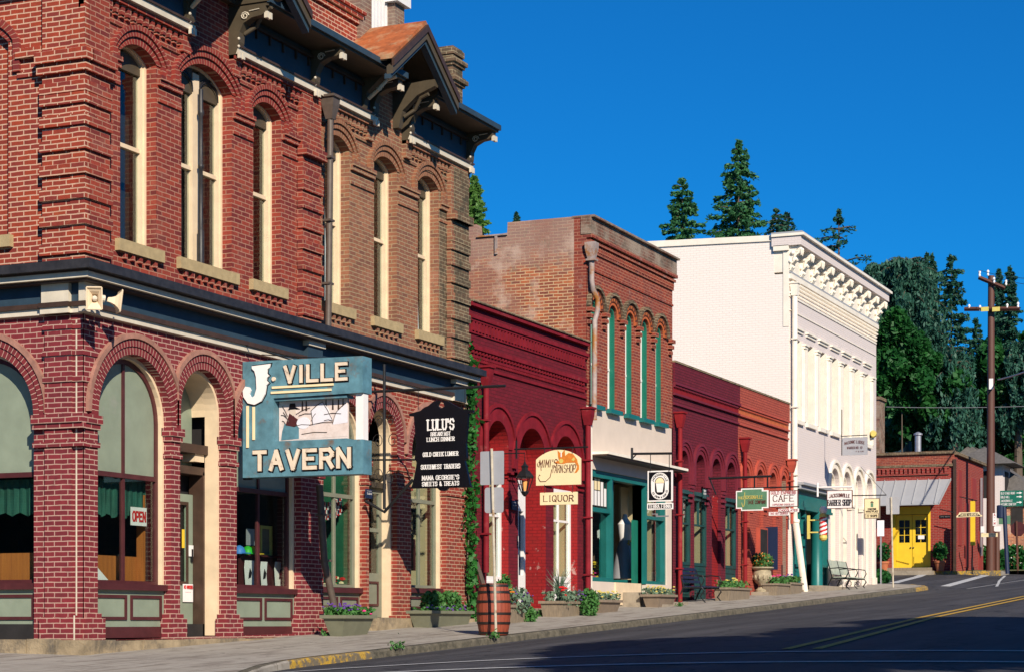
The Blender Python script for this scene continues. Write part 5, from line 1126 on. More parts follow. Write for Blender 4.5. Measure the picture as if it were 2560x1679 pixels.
mb = MB(); mb.wall(FS, [(-2.62, 2.32), (-1.0, 2.32), (-1.0, 4.95), (-2.62, 4.95)], [[(-2.5, 2.32), (-1.1, 2.32), (-1.1, 4.62), (-2.5, 4.62)]], -.25, .02); mb.build('door_frame', 'yellow', store)
for k, (p0, p1) in enumerate(((-2.49, -1.81), (-1.79, -1.11))):
    mb = MB(); q0, q1 = p0+.12, p1-.10; mb.wall(FS, [(p0, 2.33), (p1, 2.33), (p1, 4.6), (p0, 4.6)], [[(q0, 3.42), (q1, 3.42), (q1, 4.38), (q0, 4.38)]], -.16, -.10)
    for z in (3.74, 4.06): mb.ob(FS, q0, q1, z-.012, z+.012, -.15, -.11)
    mb.ob(FS, (q0+q1)/2-.012, (q0+q1)/2+.012, 3.42, 4.38, -.15, -.112)
    d = mb.build('door', 'yellow', store); mb = MB(); mb.ob(FS, q0-.01, q1+.01, 3.41, 4.39, -.14, -.134); mb.build('pane', 'glass', d); mb = MB(); mb.ball(P3(FS, (-1.86, -1.74)[k], 3.2, -.07), .035, n=6); mb.build('handle', 'iron', d)
mb = MB(); mb.ob(FS, -1.55, -1.28, 3.56, 3.72, -.10, -.095); mb.build('door_notice', 'white', store)
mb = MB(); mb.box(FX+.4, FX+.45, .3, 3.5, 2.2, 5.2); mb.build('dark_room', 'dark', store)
mb = MB(); mb.ob(FRONT, FX+.31, 91.2, 1.9, 7.1, -.3, 0, 0)
for x, z0, z1, w_ in ((85.3, 3.3, 6.5, .75), (86.8, 2.4, 5.2, .9), (88.4, 4.0, 6.4, 1.0), (90.0, 2.2, 4.1, .9)): mb.ob(FRONT, x, x+w_, z0, z1, 0, .03, 1)
mb.ob(FRONT, FX, 91.3, 7.1, 7.22, -.35, .14, 2); mb.ob(FRONT, FX-.02, FX+.5, 1.9, 7.0, .001, .05, 3)
mb.build('front_wall', ['store_low', 'store_front', 'dark_brick', 'store_low'], store)
mb = MB(); mb.box(90.9, 91.2, .3, 9, 1.9, 7); mb.box(FX+.3, 90.9, 8.7, 9, 1.9, 7); mb.box(FX+.3, 90.9, .3, 8.7, 6.8, 6.9); mb.build('rear_wall', 'store_low', store)
mb = MB(); mb.box(FX-.95, FX, .75, 3.0, 2.0, 2.19, 0); mb.box(FX-.5, FX, .85, 2.8, 2.19, 2.33, 1); solo(mb, 'steps', ['step', 'planterw'], 'low step below the yellow double doors', 'steps', (FX-.5, 1.8, 2.1))
mb = MB(); q = S(2295, 1060, FX+4); mb.lathe(FX+4, q[0], [(.14, 0), (.14, 1.35), (.2, 1.36), (.2, 1.42), (.05, 1.5)], 10, 0, 7.0); mb.build('stove_pipe', 'steel', store)
mb = MB(); mb.ob(FS, -.62, -.15, 4.42, 4.56, 0, .02, 0); text(mb, '--- ----', FS, -.38, 4.46, .05, .38, c=.021, m=1); mb.build('address_plate', ['black', 'white'], store)
mb = MB(); mb.box(90.2, 90.3, -.14, -.06, 3.0, 6.5); mb.build('conduit', 'steel', store)
# brown building corner between the white building and the store, and the small tower and brick house behind
o = thing('brick_building', 'tall weathered tan brick wall rising just behind the white building', 'building', (94, 12, 2)); mb = MB()
p = deep(2176, 1000, 96); x0, y0 = p.x, p.y; mb.box(x0, x0+1.2, y0-.42, y0+8, 2, 10.75); mb.build('wall', 'grime', o); mb = MB(); mb.box(x0-.08, x0+1.28, y0-.5, y0+8, 10.75, 10.9); mb.build('coping', 'dark_brick', o)
mb = MB(); mb.ob(((x0, y0, 0), (0, -1, 0), (0, 0, 1), (-1, 0, 0)), -.25, .15, 9.4, 9.48, 0, .1); mb.ob(((x0, y0, 0), (0, -1, 0), (0, 0, 1), (-1, 0, 0)), -.15, .25, 9.2, 9.26, 0, .1); mb.tube([(x0-.12, y0-.1, 4), (x0-.12, y0-.1, 8.8)], .06, 8); mb.build('drain_pipe', 'white_trim', o)
o = thing('tower_house', 'small house tower with a grey pyramid roof behind the red store', 'building', (104, 2, 2))
p = deep(2462, 1200, 98); x0, y0 = p.x, p.y; T0 = 11.2*1; c_ = (x0, y0)
zt = (HOR-1160)/FPX*98; mb = MB(); W2 = 1.05
mb.box(x0-W2, x0+W2, y0-W2, y0+W2, 2, zt, 0); mb.build('wall', 'white_dimmed', o)
mb = MB(); ap = (HOR-1115)/FPX*98; e = 1.75; mb.add([(x0-e, y0-e, zt-.1), (x0+e, y0-e, zt-.1), (x0+e, y0+e, zt-.1), (x0-e, y0+e, zt-.1), (x0, y0, ap)], [(0, 1, 4), (1, 2, 4), (2, 3, 4), (3, 0, 4), (3, 2, 1, 0)]); mb.build('roof', 'roof', o)
mb = MB(); mb.box(x0-W2-.03, x0-W2, y0-.5, y0+.5, zt-1.7, zt-.4, 0); mb.box(x0-.5, x0+.5, y0-W2-.03, y0-W2, zt-1.7, zt-.4, 0); mb.build('window', 'dark', o)
mb = MB(); p = deep(2560, 1300, 101); x1, y1 = p.x, p.y
zr = (HOR-1200)/FPX*110; ze = (HOR-1262)/FPX*101
o2 = thing('brick_house', 'orange brick house with a low hipped grey roof behind the road signs', 'building', (x1, y1, 2))
mb.box(x1-4, x1+8, y1-1.5, y1+5, 1.8, ze, 0); mb.build('wall', 'brick2_side', o2)
mb = MB(); E_ = .5; mb.add([(x1-4-E_, y1-1.5-E_, ze), (x1+8+E_, y1-1.5-E_, ze), (x1+8+E_, y1+5+E_, ze), (x1-4-E_, y1+5+E_, ze), (x1-.8, y1+2.6, zr+1.2), (x1+4.5, y1+2.6, zr+1.2)], [(0, 1, 5, 4), (1, 2, 5), (2, 3, 4, 5), (3, 0, 4), (3, 2, 1, 0)]); mb.build('roof', 'roof', o2)
p = deep(2543, 1300, 103.5); mb = MB(); ff = SD(x1-4.01)
q = S(2543, 1290, x1-4); mb.ob(ff, -q[0]-.28, -q[0]+.28, q[1]-.42, q[1]+.42, 0, .05); mb.build('window', 'dark', o2)

# ------------------------------------------------------------------ hanging signs (boards at right angles to the wall, facing down the street)
def board(fr, pts, th, mb, m): mb.pr(fr, pts, -th, 0, m)
def rect(a0, a1, b0, b1): return [(a0, b0), (a1, b0), (a1, b1), (a0, b1)]
SX = 27.1; JF = ((SX, 0, .04), (0, -.93, 0), (0, 0, 1), (-1, 0, 0))
jv = thing('neon_sign', 'large weathered blue neon tavern sign with cream lettering and a painted picture panel', 'sign', (SX, -1.2, 2.25))
mb = MB(); board(JF, [(.02, 2.25), (2.32, 2.25), (2.32, 2.78), (.62, 2.80), (.62, 3.48), (2.32, 3.50), (2.32, 4.06), (.02, 4.08)], .30, mb, 0)
mb.ob(JF, .60, 2.0, 3.44, 3.48, -.26, -.04, 0); mb.ob(JF, .60, 2.0, 2.785, 2.81, -.26, -.04, 0); mb.build('cabinet', 'signblue', jv)
mb = MB(); mb.ob(JF, .63, 1.95, 2.81, 3.44, -.20, -.16); mb.build('picture_panel', 'pinkpanel', jv)
mb = MB(); mb.ob(JF, 2.16, 2.30, 2.76, 3.52, -.22, -.06); mb.build('end_bar', 'whites', jv)
mb = MB(); text(mb, 'VILLE', JF, 1.44, 3.72, .235, 1.16, t=.21, c=.004, dc=.03, gap=.35, slab=False); text(mb, 'TAVERN', JF, 1.17, 2.37, .27, 1.82, t=.22, c=.004, dc=.03, gap=.42, slab=False, lw=.75)
mb.pr(JF, [(.64+.035*cos(t*pi/5), 3.78+.035*sin(t*pi/5)) for t in range(10)], .003, .035); mb.build('lettering', 'ivory', jv)
jp = [(.22, 4.0), (.58, 4.02), (.56, 3.96), (.52, 3.93), (.51, 3.87), (.555, 3.83), (.51, 3.80), (.50, 3.76), (.55, 3.72), (.50, 3.68), (.475, 3.55), (.40, 3.44), (.27, 3.39), (.14, 3.42), (.055, 3.52), (.04, 3.62), (.09, 3.685), (.17, 3.67), (.20, 3.62), (.17, 3.56), (.21, 3.50), (.27, 3.53), (.31, 3.64), (.30, 3.83), (.27, 3.92), (.22, 3.96)]
mb = MB(); mb.pr(JF, jp, .003, .035, 0); mb.build('initial_letter', 'whites', jv)
mb = MB(); cx_, cy_ = .31, 3.71; mb.pr(JF, [(cx_+(a-cx_)*1.10, cy_+(b-cy_)*1.06) for a, b in jp], .001, .006, 0)
for (a, b, h, wd, s_) in ((1.44, 3.72, .235, 1.16, 'VILLE'), (1.17, 2.37, .27, 1.82, 'TAVERN')): text(mb, s_, JF, a+.008, b-.006, h, wd, t=.36, c=.0008, dc=.002, gap=.35 if s_[0] == 'V' else .42, lw=.62 if s_[0] == 'V' else .75)
mb.build('letter_outline', 'black', jv)
mb = MB(); mb.ob(JF, .60, 1.78, 3.63, 3.665, .002, .02); mb.ob(JF, .58, 1.74, 3.55, 3.585, .002, .02); mb.ob(JF, .10, .145, 2.72, 3.38, .002, .02); mb.ob(JF, .22, .265, 2.84, 3.36, .002, .02); mb.build('stripe', 'signcream', jv)
# reclining figure in the panel
JT = lambda a, b: (.63+(a-.64)*1.08, 2.81+(b-2.86)*1.165)
mb = MB(); q = lambda pts, m, c: mb.pr(JF, [JT(*p_) for p_ in pts], -.16, -.16+c, m)
q([(.90, 2.88), (1.86, 2.90), (1.86, 3.06), (1.55, 3.10), (1.20, 3.06), (1.05, 3.02), (.88, 3.06)], 0, .004)
q([(.68, 2.88), (1.0, 2.89), (1.0, 3.05), (.85, 3.10), (.74, 3.10), (.70, 3.0)], 1, .005)
q([(.76, 3.08), (.84, 3.26), (.93, 3.18), (1.02, 3.13), (1.04, 3.09), (.92, 3.05)], 2, .007)
q([(.82, 3.30), (.84, 3.37), (.93, 3.37), (.94, 3.32), (1.02, 3.29), (.80, 3.285)], 3, .009); q([(.84, 3.29), (.83, 3.24), (.90, 3.20), (.95, 3.24), (.94, 3.29)], 4, .008)
q([(1.08+.12*cos(t*pi/8), 3.10+.08*sin(t*pi/8)) for t in range(16)], 5, .008)
q([(1.25, 3.06), (1.22, 3.26), (1.42, 3.37), (1.50, 3.30), (1.60, 3.12), (1.40, 3.10)], 6, .006); q([(1.60, 3.06), (1.66, 3.22), (1.84, 3.34), (1.86, 3.30), (1.86, 3.08)], 6, .006)
for x in (1.06, 1.13, 1.48, 1.60, 1.70, 1.78): q([(x-.016, 3.26), (x+.016, 3.26), (x+.008, 3.395), (x-.008, 3.395)], 7, .004)
for a, b, c_2, d in ((1.0, 3.2, 1.22, 3.22), (.68, 3.22, .78, 3.18), (1.22, 3.12, 1.30, 3.22), (1.45, 3.12, 1.60, 3.11), (1.05, 2.95, 1.5, 2.96), (.70, 3.14, .76, 3.10), (1.25, 3.07, 1.22, 3.26), (1.22, 3.26, 1.42, 3.37), (1.42, 3.37, 1.6, 3.12), (1.6, 3.07, 1.66, 3.22), (1.66, 3.22, 1.84, 3.34), (.90, 3.06, 1.2, 3.07), (1.2, 3.07, 1.6, 3.09), (.72, 3.26, .82, 3.12), (.95, 3.22, 1.2, 3.3), (1.45, 3.2, 1.75, 3.2), (.70, 3.34, .8, 3.2)): mb.tube([P3(JF, *JT(a, b), -.15), P3(JF, *JT((a+c_2)/2, (b+d)/2+.015), -.15), P3(JF, *JT(c_2, d), -.15)], .005, 4, 7)
mb.build('painted_scene', ['pinkpanel', 'signblue', 'maroon', 'black', 'beige', 'blue_pale' if 'blue_pale' in M else 'curtain_w', 'curtain_w', 'brown'], jv)
mb = MB()
for z in (2.30, 4.0): mb.tube([(SX+.15, .05, z), (SX+.15, -.1, z)], .035, 8)
mb.tube([(SX-.0, 0, 4.4), (SX+.1, -1.0, 4.07)], .012, 5); mb.tube([(SX+.5, 0, 4.3), (SX+.15, -1.9, 4.07)], .008, 5); mb.build('bracket', 'iron', jv)
def hanging(name, label, X, parts, bracket=None, group=None, z=3):
    t = thing(name, label, 'sign', (X, -1.5, z), group); return t
# black hanging board with its scroll bracket
LX = 31.2; LF = ((LX, -.36, 0), (0, -.76, 0), (0, 0, 1), (-1, 0, 0))
lu = thing('hanging_sign', 'black shaped hanging board listing a breakfast place and three shops in white letters', 'sign', (LX, -1.5, 2.3))
mb = MB(); zt_, zb_ = 3.72, 2.36
board(LF, [(.78, zb_+.02), (.72, zb_-.01), (2.32, zb_-.02), (2.26, zb_+.02), (2.24, zb_+.1), (2.13, 2.80), (2.18, 2.86), (2.16, 3.10), (2.22, 3.62), (2.34, 3.63), (2.34, 3.67), (2.05, 3.70), (1.85, 3.78), (1.70, 3.85), (1.58, 3.86), (1.62, 3.76), (1.52, 3.72), (1.44, 3.78), (1.50, 3.86), (1.36, 3.86), (1.2, 3.78), (1.0, 3.70), (.72, 3.66), (.72, 3.62), (.84, 3.61), (.90, 3.10), (.86, 2.86), (.92, 2.80), (.82, zb_+.1)], .07, mb, 0)
mb.pr(LF, [(1.42, 2.35), (1.5, 2.30), (1.58, 2.29), (1.66, 2.30), (1.72, 2.35)], -.06, -.01); mb.build('board', 'black', lu)
mb = MB(); ca = 1.53
text(mb, "LULU'S", LF, ca, 3.36, .17, .66, t=.24, slab=True, c=.001); text(mb, 'BREAKFAST', LF, ca, 3.255, .058, .50, t=.26, slab=True, c=.001); text(mb, 'LUNCH DINNER', LF, ca, 3.16, .062, .70, t=.26, slab=True, c=.001)
text(mb, 'GOLD CREEK LUMBER', LF, ca, 2.90, .064, .90, t=.25, slab=True, c=.001); text(mb, 'SOUTHWEST TRADERS', LF, ca, 2.68, .068, 1.0, t=.25, slab=True, c=.001)
text(mb, "MAMA GEORGIE'S", LF, ca, 2.49, .068, .94, t=.25, slab=True, c=.001); text(mb, 'SWEETS & TREATS', LF, ca, 2.385, .066, .94, t=.25, slab=True, c=.001); mb.build('lettering', 'whites', lu)
mb = MB(); mb.tube([(LX, 0, 4.08), (LX, -2.75, 4.06)], .025, 8); mb.tube([(LX, -.42, 2.0), (LX, -.42, 4.55)], .028, 8); mb.tube([(LX, -.05, 2.15), (LX, -.42, 1.95), (LX, -.98, 2.50)], .030, 8); mb.tube([(LX, 0, 2.88), (LX, -1.02, 2.85)], .018, 6)
for (a, b, s_, r_) in ((.50, 2.45, 1, .12), (.34, 2.5, -1, .1), (.55, 3.1, 1, .11), (.33, 3.1, -1, .11), (.52, 3.45, 1, .09), (.34, 3.45, -1, .09), (.5, 3.75, 1, .07)):
    mb.tube([(LX, -(a+s_*r_*.3+r_*(1-t/16*.8)*cos(t*.55)*s_), b+r_*1.3*(1-t/16*.8)*sin(t*.55)+.1) for t in range(17)], .007, 5)
for a in (1.1, 2.0): mb.tube([(LX-.03, -a, 4.06), (LX-.03, -a, 3.72)], .006, 5)
mb.build('scroll_bracket', 'iron', lu)
# yarn shop sign with the orange cat, liquor sign below
MX = 37.0; MF = SIDE(MX)
ym = thing('hanging_sign', 'cream arched yarn shop sign with an orange cat', 'sign', (MX, -1.4, 2.7))
u0 = lambda u, X: -S(u, 1100, X)[0]
zz = lambda u, v, X: S(u, v, X)[1]
a0, a1, zb, zs_ = u0(1340, MX), u0(1451, MX), zz(1395, 1211, MX), zz(1340, 1148, MX)
za = zz(1393, 1123, MX)
mb = MB(); mb.pr(MF, [(a0, zb), (a1, zb)] + list(reversed(arc(a0, a1, zs_, za-zs_, 16))), -.05, 0); mb.build('board', 'signcream', ym)
mb = MB(); am = (a0+a1)/2; wd = a1-a0
text(mb, "MIMI'S", MF, a0+wd*.27, zb+.37, .145, wd*.40, t=.13, c=.001, slant=.15); text(mb, 'YARN', MF, a0+wd*.48, zb+.25, .15, wd*.24, t=.13, c=.001, slant=.08); text(mb, 'SHOP', MF, a0+wd*.76, zb+.25, .15, wd*.26, t=.13, c=.001, slant=.08)
mb.tube([P3(MF, a0+wd*x, zb+z, .003) for x, z in ((.36, .32), (.32, .16), (.22, .08), (.10, .08), (.05, .16), (.08, .22), (.10, .20))], .008, 5)
mb.tube([P3(MF, a0+wd*x, zb+z, .003) for x, z in ((.12, .30), (.11, .42), (.07, .48), (.03, .44), (.05, .38))], .007, 5)
mb.build('lettering', 'txtbrown', ym)
mb = MB(); qq = lambda pts, c, m=0: mb.pr(MF, [(a0+wd*x, zb+z) for x, z in pts], 0, c, m)
qq([(.42, .46), (.52, .49), (.50, .58), (.49, .70), (.54, .65), (.60, .65), (.65, .71), (.66, .58), (.74, .64), (.84, .61), (.93, .50), (.94, .44), (.97, .38), (.97, .30), (.92, .24), (.86, .23), (.90, .28), (.93, .36), (.88, .44), (.70, .44), (.62, .42), (.50, .43)], .004, 0)
qq([(.57+.05*cos(t*pi/6), .48+.045*sin(t*pi/6)) for t in range(12)], .006, 1); qq([(.56, .66), (.585, .66), (.585, .56), (.56, .56)], .006, 2); qq([(.80, .50), (.86, .55), (.88, .50), (.84, .47)], .006, 1)
mb.build('cat_painting', ['orange', 'txtgold', 'whites'], ym)
mb = MB(); mb.tube([(MX, -u0(1286, MX), zz(1286, 1122, MX)), (MX, -u0(1470, MX), zz(1470, 1116, MX))], .018, 6); mb.tube([(MX, -u0(1291, MX), zz(1291, 1100, MX)), (MX, -u0(1291, MX), zz(1291, 1145, MX))], .022, 6)
for uu in (1362, 1432): mb.tube([(MX-.02, -u0(uu, MX), zz(uu, 1118, MX)), (MX-.02, -u0(uu, MX), zz(uu, 1132, MX))], .006, 4)
mb.build('bracket', 'iron', ym)
lq = thing('hanging_sign', 'small cream sign reading liquor hung below the yarn shop sign', 'sign', (MX, -1.4, 2.4))
b0, b1, c0_, c1_ = u0(1350, MX), u0(1443, MX), zz(1396, 1260, MX), zz(1396, 1229, MX)
mb = MB(); mb.pr(MF, rect(b0, b1, c0_, c1_), -.04, 0); mb.build('board', 'signcream', lq); mb = MB(); text(mb, 'LIQUOR', MF, (b0+b1)/2, c0_+.07, .115, (b1-b0)*.80, t=.13, slab=True, c=.001, gap=.3); mb.build('lettering', 'txtbrown', lq)
mb = MB()
for uu in (1362, 1432): mb.tube([(MX-.01, -u0(uu, MX), zz(uu, 1210, MX)), (MX-.01, -u0(uu, MX), zz(uu, 1230, MX))], .006, 4)
mb.build('hook', 'iron', lq)
# ice cream and soda sign
TX = 43.0; TF = SIDE(TX)
ic = thing('hanging_sign', 'black hanging sign with a white oval and an ice cream soda glass', 'sign', (TX, -1.3, 2.6))
a0, a1, zb, zt_ = u0(1619, TX), u0(1681, TX), zz(1650, 1252, TX), zz(1650, 1175, TX); wd, ht = a1-a0, zt_-zb; am, zm = (a0+a1)/2, (zb+zt_)/2
mb = MB(); mb.pr(TF, rect(a0, a1, zb, zt_), -.05, 0, 0); mb.pr(TF, rect(a0+.03, a1-.03, zb+.03, zt_-.03), 0, .002, 1); mb.build('board', ['whites', 'black'], ic)
st = lambda rx, rz, k: [(am+rx*cos(t*pi/16), zm+(k if sin(t*pi/16) >= 0 else -k)+rz*sin(t*pi/16)) for t in range(32)]
mb = MB(); mb.pr(TF, st(wd*.36, wd*.36, ht*.13), .002, .005, 0); mb.pr(TF, st(wd*.20, wd*.20, ht*.12), .005, .008, 1)
mb.pr(TF, [(am+wd*.18*cos(t*pi/10), zm+ht*.10+wd*.20*sin(t*pi/10)) for t in range(11)], .008, .011, 2); mb.pr(TF, [(am-wd*.16, zm+ht*.09), (am+wd*.16, zm+ht*.09), (am+wd*.11, zm-ht*.20), (am-wd*.11, zm-ht*.20)], .008, .011, 0)
for i, ch in enumerate('JACKSONVILLE'):
    an = radians(170-i*14.5); px_, pz = am+wd*.28*cos(an), zm+ht*.13+wd*.28*sin(an); fr2 = (P3(TF, px_, pz, 0), tuple(Vector(TF[1])*cos(an-pi/2)+Vector(TF[2])*sin(an-pi/2)), tuple(Vector(TF[2])*cos(an-pi/2)-Vector(TF[1])*sin(an-pi/2)), TF[3]); text(mb, ch, fr2, 0, -.02, .045, None, t=.18, c=.006, m=1)
for i, ch in enumerate('ICE CREAM & SODA CO'):
    an = radians(195+i*8.8); px_, pz = am+wd*.28*cos(an), zm-ht*.13+wd*.28*sin(an); fr2 = (P3(TF, px_, pz, 0), tuple(Vector(TF[1])*cos(an+pi/2)+Vector(TF[2])*sin(an+pi/2)), tuple(Vector(TF[2])*cos(an+pi/2)-Vector(TF[1])*sin(an+pi/2)), TF[3]); text(mb, ch, fr2, 0, -.02, .038, None, t=.18, c=.006, m=1)
mb.build('emblem', ['whites', 'black', 'signcream'], ic)
mb = MB(); bx = -u0(1580, TX); mb.tube([(TX, bx, zz(1580, 1133, TX)), (TX, -u0(1680, TX), zz(1680, 1132, TX))], .028, 8); mb.tube([(TX, bx, zz(1580, 1118, TX)), (TX, bx, zz(1580, 1148, TX))], .03, 8); mb.tube([(TX, bx, zz(1580, 1146, TX)), (TX, bx-.12, zz(1580, 1133, TX))], .015, 6)
for uu in (1627, 1674): mb.tube([(TX-.02, -u0(uu, TX), zz(uu, 1133, TX)), (TX-.02, -u0(uu, TX), zz(uu, 1176, TX))], .009, 5)
mb.build('bracket', 'iron', ic)
tf_ = thing('hanging_sign', 'small white framed black name sign below the ice cream soda sign', 'sign', (TX, -1.3, 2.5))
zb, zt_ = zz(1650, 1272, TX), zz(1650, 1256, TX); mb = MB(); mb.pr(TF, rect(a0-.01, a1+.01, zb, zt_), -.04, 0, 0); mb.pr(TF, rect(a0+.015, a1-.015, zb+.025, zt_-.025), 0, .002, 1); mb.build('board', ['whites', 'black'], tf_)
mb = MB(); text(mb, 'TERRA FIRMA', TF, am, zb+.035, .075, wd*.88, t=.2, slab=True, c=.003); mb.build('lettering', 'whites', tf_); mb = MB(); mb.pr(TF, [(am-.2, zb-.09), (am-.06, zb-.09), (am-.06, zb-.14), (am+.2, zb-.14), (am+.2, zb-.17), (am-.1, zb-.17), (am-.1, zb-.11), (am-.2, zb-.11)], -.03, -.01); mb.build('support', 'steel', tf_)
# shoe company, cafe
def sgn(X, u_0, u_1, v0, v1):
    um, vm = (u_0+u_1)/2, (v0+v1)/2; return u0(u_0, X), u0(u_1, X), zz(um, v1, X), zz(um, v0, X)
GX = 50.3; GF = SIDE(GX); a0, a1, zb, zt_ = sgn(GX, 1840, 1920, 1219, 1275); wd = a1-a0; am = (a0+a1)/2; k = .10
sh = thing('hanging_sign', 'green sign with stepped corners and a white border for a shoe company', 'sign', (GX, -1.4, 2.9))
def notch(a0, a1, b0, b1, kx, kz): return [(a0+kx, b0), (a1-kx, b0), (a1-kx, b0+kz), (a1, b0+kz), (a1, b1-kz), (a1-kx, b1-kz), (a1-kx, b1), (a0+kx, b1), (a0+kx, b1-kz), (a0, b1-kz), (a0, b0+kz), (a0+kx, b0+kz)]
mb = MB(); mb.pr(GF, notch(a0, a1, zb, zt_, .14, .06), -.06, 0, 0); mb.pr(GF, notch(a0+.03, a1-.03, zb+.03, zt_-.03, .14, .06), 0, .002, 1); mb.build('board', ['whites', 'signgreen'], sh)
mb = MB(); text(mb, 'JACKSONVILLE', GF, am+.02, zb+.31, .085, wd*.62, t=.15, c=.003); text(mb, 'J', GF, a0+wd*.24, zb+.12, .36, .10, t=.08, c=.004); text(mb, 'THE', GF, a0+wd*.14, zb+.31, .06, .12, t=.15, c=.003); mb.build('lettering', 'txtgold', sh)
mb = MB(); text(mb, 'SHOE COMPANY', GF, a0+wd*.66, zb+.18, .085, wd*.56, t=.17, c=.003); mb.build('lower_lettering', 'txtbrown', sh)
mb = MB(); mb.tube([(GX, -u0(1772, GX), zz(1772, 1195, GX)), (GX, -u0(1928, GX), zz(1928, 1189, GX))], .03, 8); mb.tube([(GX, -u0(1772, GX), zz(1772, 1190, GX)), (GX, -u0(1790, GX), zz(1780, 1235, GX))], .02, 6)
for uu in (1886, 1919): mb.tube([(GX, -u0(uu, GX), zz(uu, 1191, GX)), (GX, -u0(uu, GX), zz(uu, 1218, GX))], .022, 6)
mb.build('bracket', 'iron', sh)
CX = 53.3; CF = SIDE(CX); a0, a1, zb, zt_ = sgn(CX, 1923, 1995, 1224, 1266); wd = a1-a0; am = (a0+a1)/2
cf = thing('hanging_sign', 'white cafe sign with red lettering and a thin dark border', 'sign', (CX, -1.5, 3.2))
mb = MB(); mb.pr(CF, rect(a0, a1, zb, zt_), -.05, 0, 0); mb.pr(CF, rect(a0+.02, a1-.02, zb+.02, zt_-.02), 0, .002, 1); mb.build('board', ['txtbrown', 'whites'], cf)
mb = MB(); text(mb, 'CAFE', CF, am, zb+.16, .165, wd*.72, t=.13, slab=True, c=.003, m=0); text(mb, 'GOLD EXPRESS', CF, am, zb+.36, .075, wd*.86, t=.14, c=.003, m=1); text(mb, 'CAPPUCCINO CHOCOLATE', CF, am, zb+.05, .045, wd*.78, t=.12, c=.003, m=1); mb.build('lettering', ['txtbrown', 'txtred'], cf)
mb = MB(); mb.tube([(CX, -u0(1905, CX), zz(1905, 1218, CX)), (CX, -u0(1998, CX), zz(1998, 1215, CX))], .022, 6); mb.tube([(CX, -u0(1998, CX), zz(1998, 1215, CX)), (CX+.2, .0, zz(1940, 1215, CX))], .015, 6); mb.build('bracket', 'iron', cf)
for i, (u_a, u_b, v0, v1, s_, lb) in enumerate(((1946, 1997, 1270, 1279, 'CHOCOLATES', 'narrow white strip sign reading chocolates right under the cafe sign'), (1922, 1973, 1278, 1287, 'TAKE-OUT COUNTER', 'lowest narrow white strip sign on the left under the cafe sign'))):
    a, b, z0, z1 = sgn(CX, u_a, u_b, v0, v1); t = thing('strip_sign', lb, 'sign', (CX, -1.5, z0)); mb = MB(); mb.pr(CF, rect(a, b, z0, z1), -.03, 0); mb.build('board', 'whites', t); mb = MB(); text(mb, s_, CF, (a+b)/2, z0+.03, .055, (b-a)*.9, t=.14, c=.002); mb.build('lettering', 'txtred', t)
BX = 59.5; BF = SIDE(BX); a0, a1, zb, zt_ = sgn(BX, 2067, 2131, 1224, 1270); wd = a1-a0; am = (a0+a1)/2
bs_ = thing('hanging_sign', 'white barber shop sign with dark slab lettering', 'sign', (BX, -1.6, 3.4))
mb = MB(); mb.pr(BF, rect(a0, a1, zb, zt_), -.05, 0, 0); mb.pr(BF, rect(a0+.02, a1-.02, zb+.02, zt_-.02), 0, .002, 1); mb.build('board', ['txtbrown', 'whites'], bs_)
mb = MB(); text(mb, 'JACKSONVILLE', BF, am, zb+.33, .10, wd*.82, t=.2, slab=True, c=.003, m=1, arch=.03); text(mb, 'BARBER SHOP', BF, am, zb+.10, .17, wd*.92, t=.24, slab=True, c=.003, m=0); mb.build('lettering', ['black', 'txtbrown'], bs_)
mb = MB(); mb.tube([(BX, -u0(2044, BX), zz(2044, 1217, BX)), (BX, -u0(2131, BX), zz(2131, 1216, BX))], .028, 8); mb.tube([(BX, -u0(2044, BX), zz(2044, 1205, BX)), (BX, -u0(2044, BX), zz(2044, 1240, BX))], .03, 8); mb.build('bracket', 'whites', bs_)
DX = 64.5; DF = SIDE(DX); a0, a1, zb, zt_ = sgn(DX, 2160, 2200, 1244, 1295); wd = a1-a0; am = (a0+a1)/2
dm = thing('hanging_sign', 'cream and brown marketplace sign with a small lantern emblem', 'sign', (DX, -1.6, 3.3))
mb = MB(); mb.pr(DF, rect(a0, a1, zb, zt_), -.05, 0, 0); mb.pr(DF, rect(a0+.025, a1-.04, zb+.17, zt_-.025), 0, .002, 1); mb.pr(DF, rect(a0+.05, a1-.06, zb+.03, zb+.15), 0, .002, 1); mb.build('board', ['planterb', 'signcream'], dm)
mb = MB(); text(mb, 'DOWNTOWN', DF, am, zb+.29, .055, wd*.52, t=.2, c=.003); text(mb, 'MARKETPLACE', DF, am, zb+.21, .055, wd*.76, t=.2, c=.003); text(mb, '22 SHOPS', DF, am, zb+.06, .065, wd*.66, t=.2, c=.003)
mb.pr(DF, [(am-.07, zb+.52), (am+.07, zb+.52), (am, zb+.58)], .002, .004); mb.pr(DF, rect(am-.045, am+.045, zb+.38, zb+.51), .002, .004, 1); mb.build('lettering', ['brown', 'signgreen'], dm)
mb = MB(); mb.tube([(DX, .0, zz(2100, 1238, DX)), (DX, -u0(2216, DX), zz(2216, 1236, DX))], .02, 6); mb.tube([(DX, -u0(2152, DX), zz(2152, 1166, DX)), (DX, -u0(2216, DX), zz(2216, 1236, DX))], .008, 5); mb.build('bracket', 'iron', dm)
NX = 62.3; NF = SIDE(NX); a0, a1, zb, zt_ = sgn(NX, 2106, 2168, 1092, 1136); wd = a1-a0; am = (a0+a1)/2
ml = thing('hanging_sign', 'pale grey lodge sign high on the white building', 'sign', (NX, -1.2, 5.3))
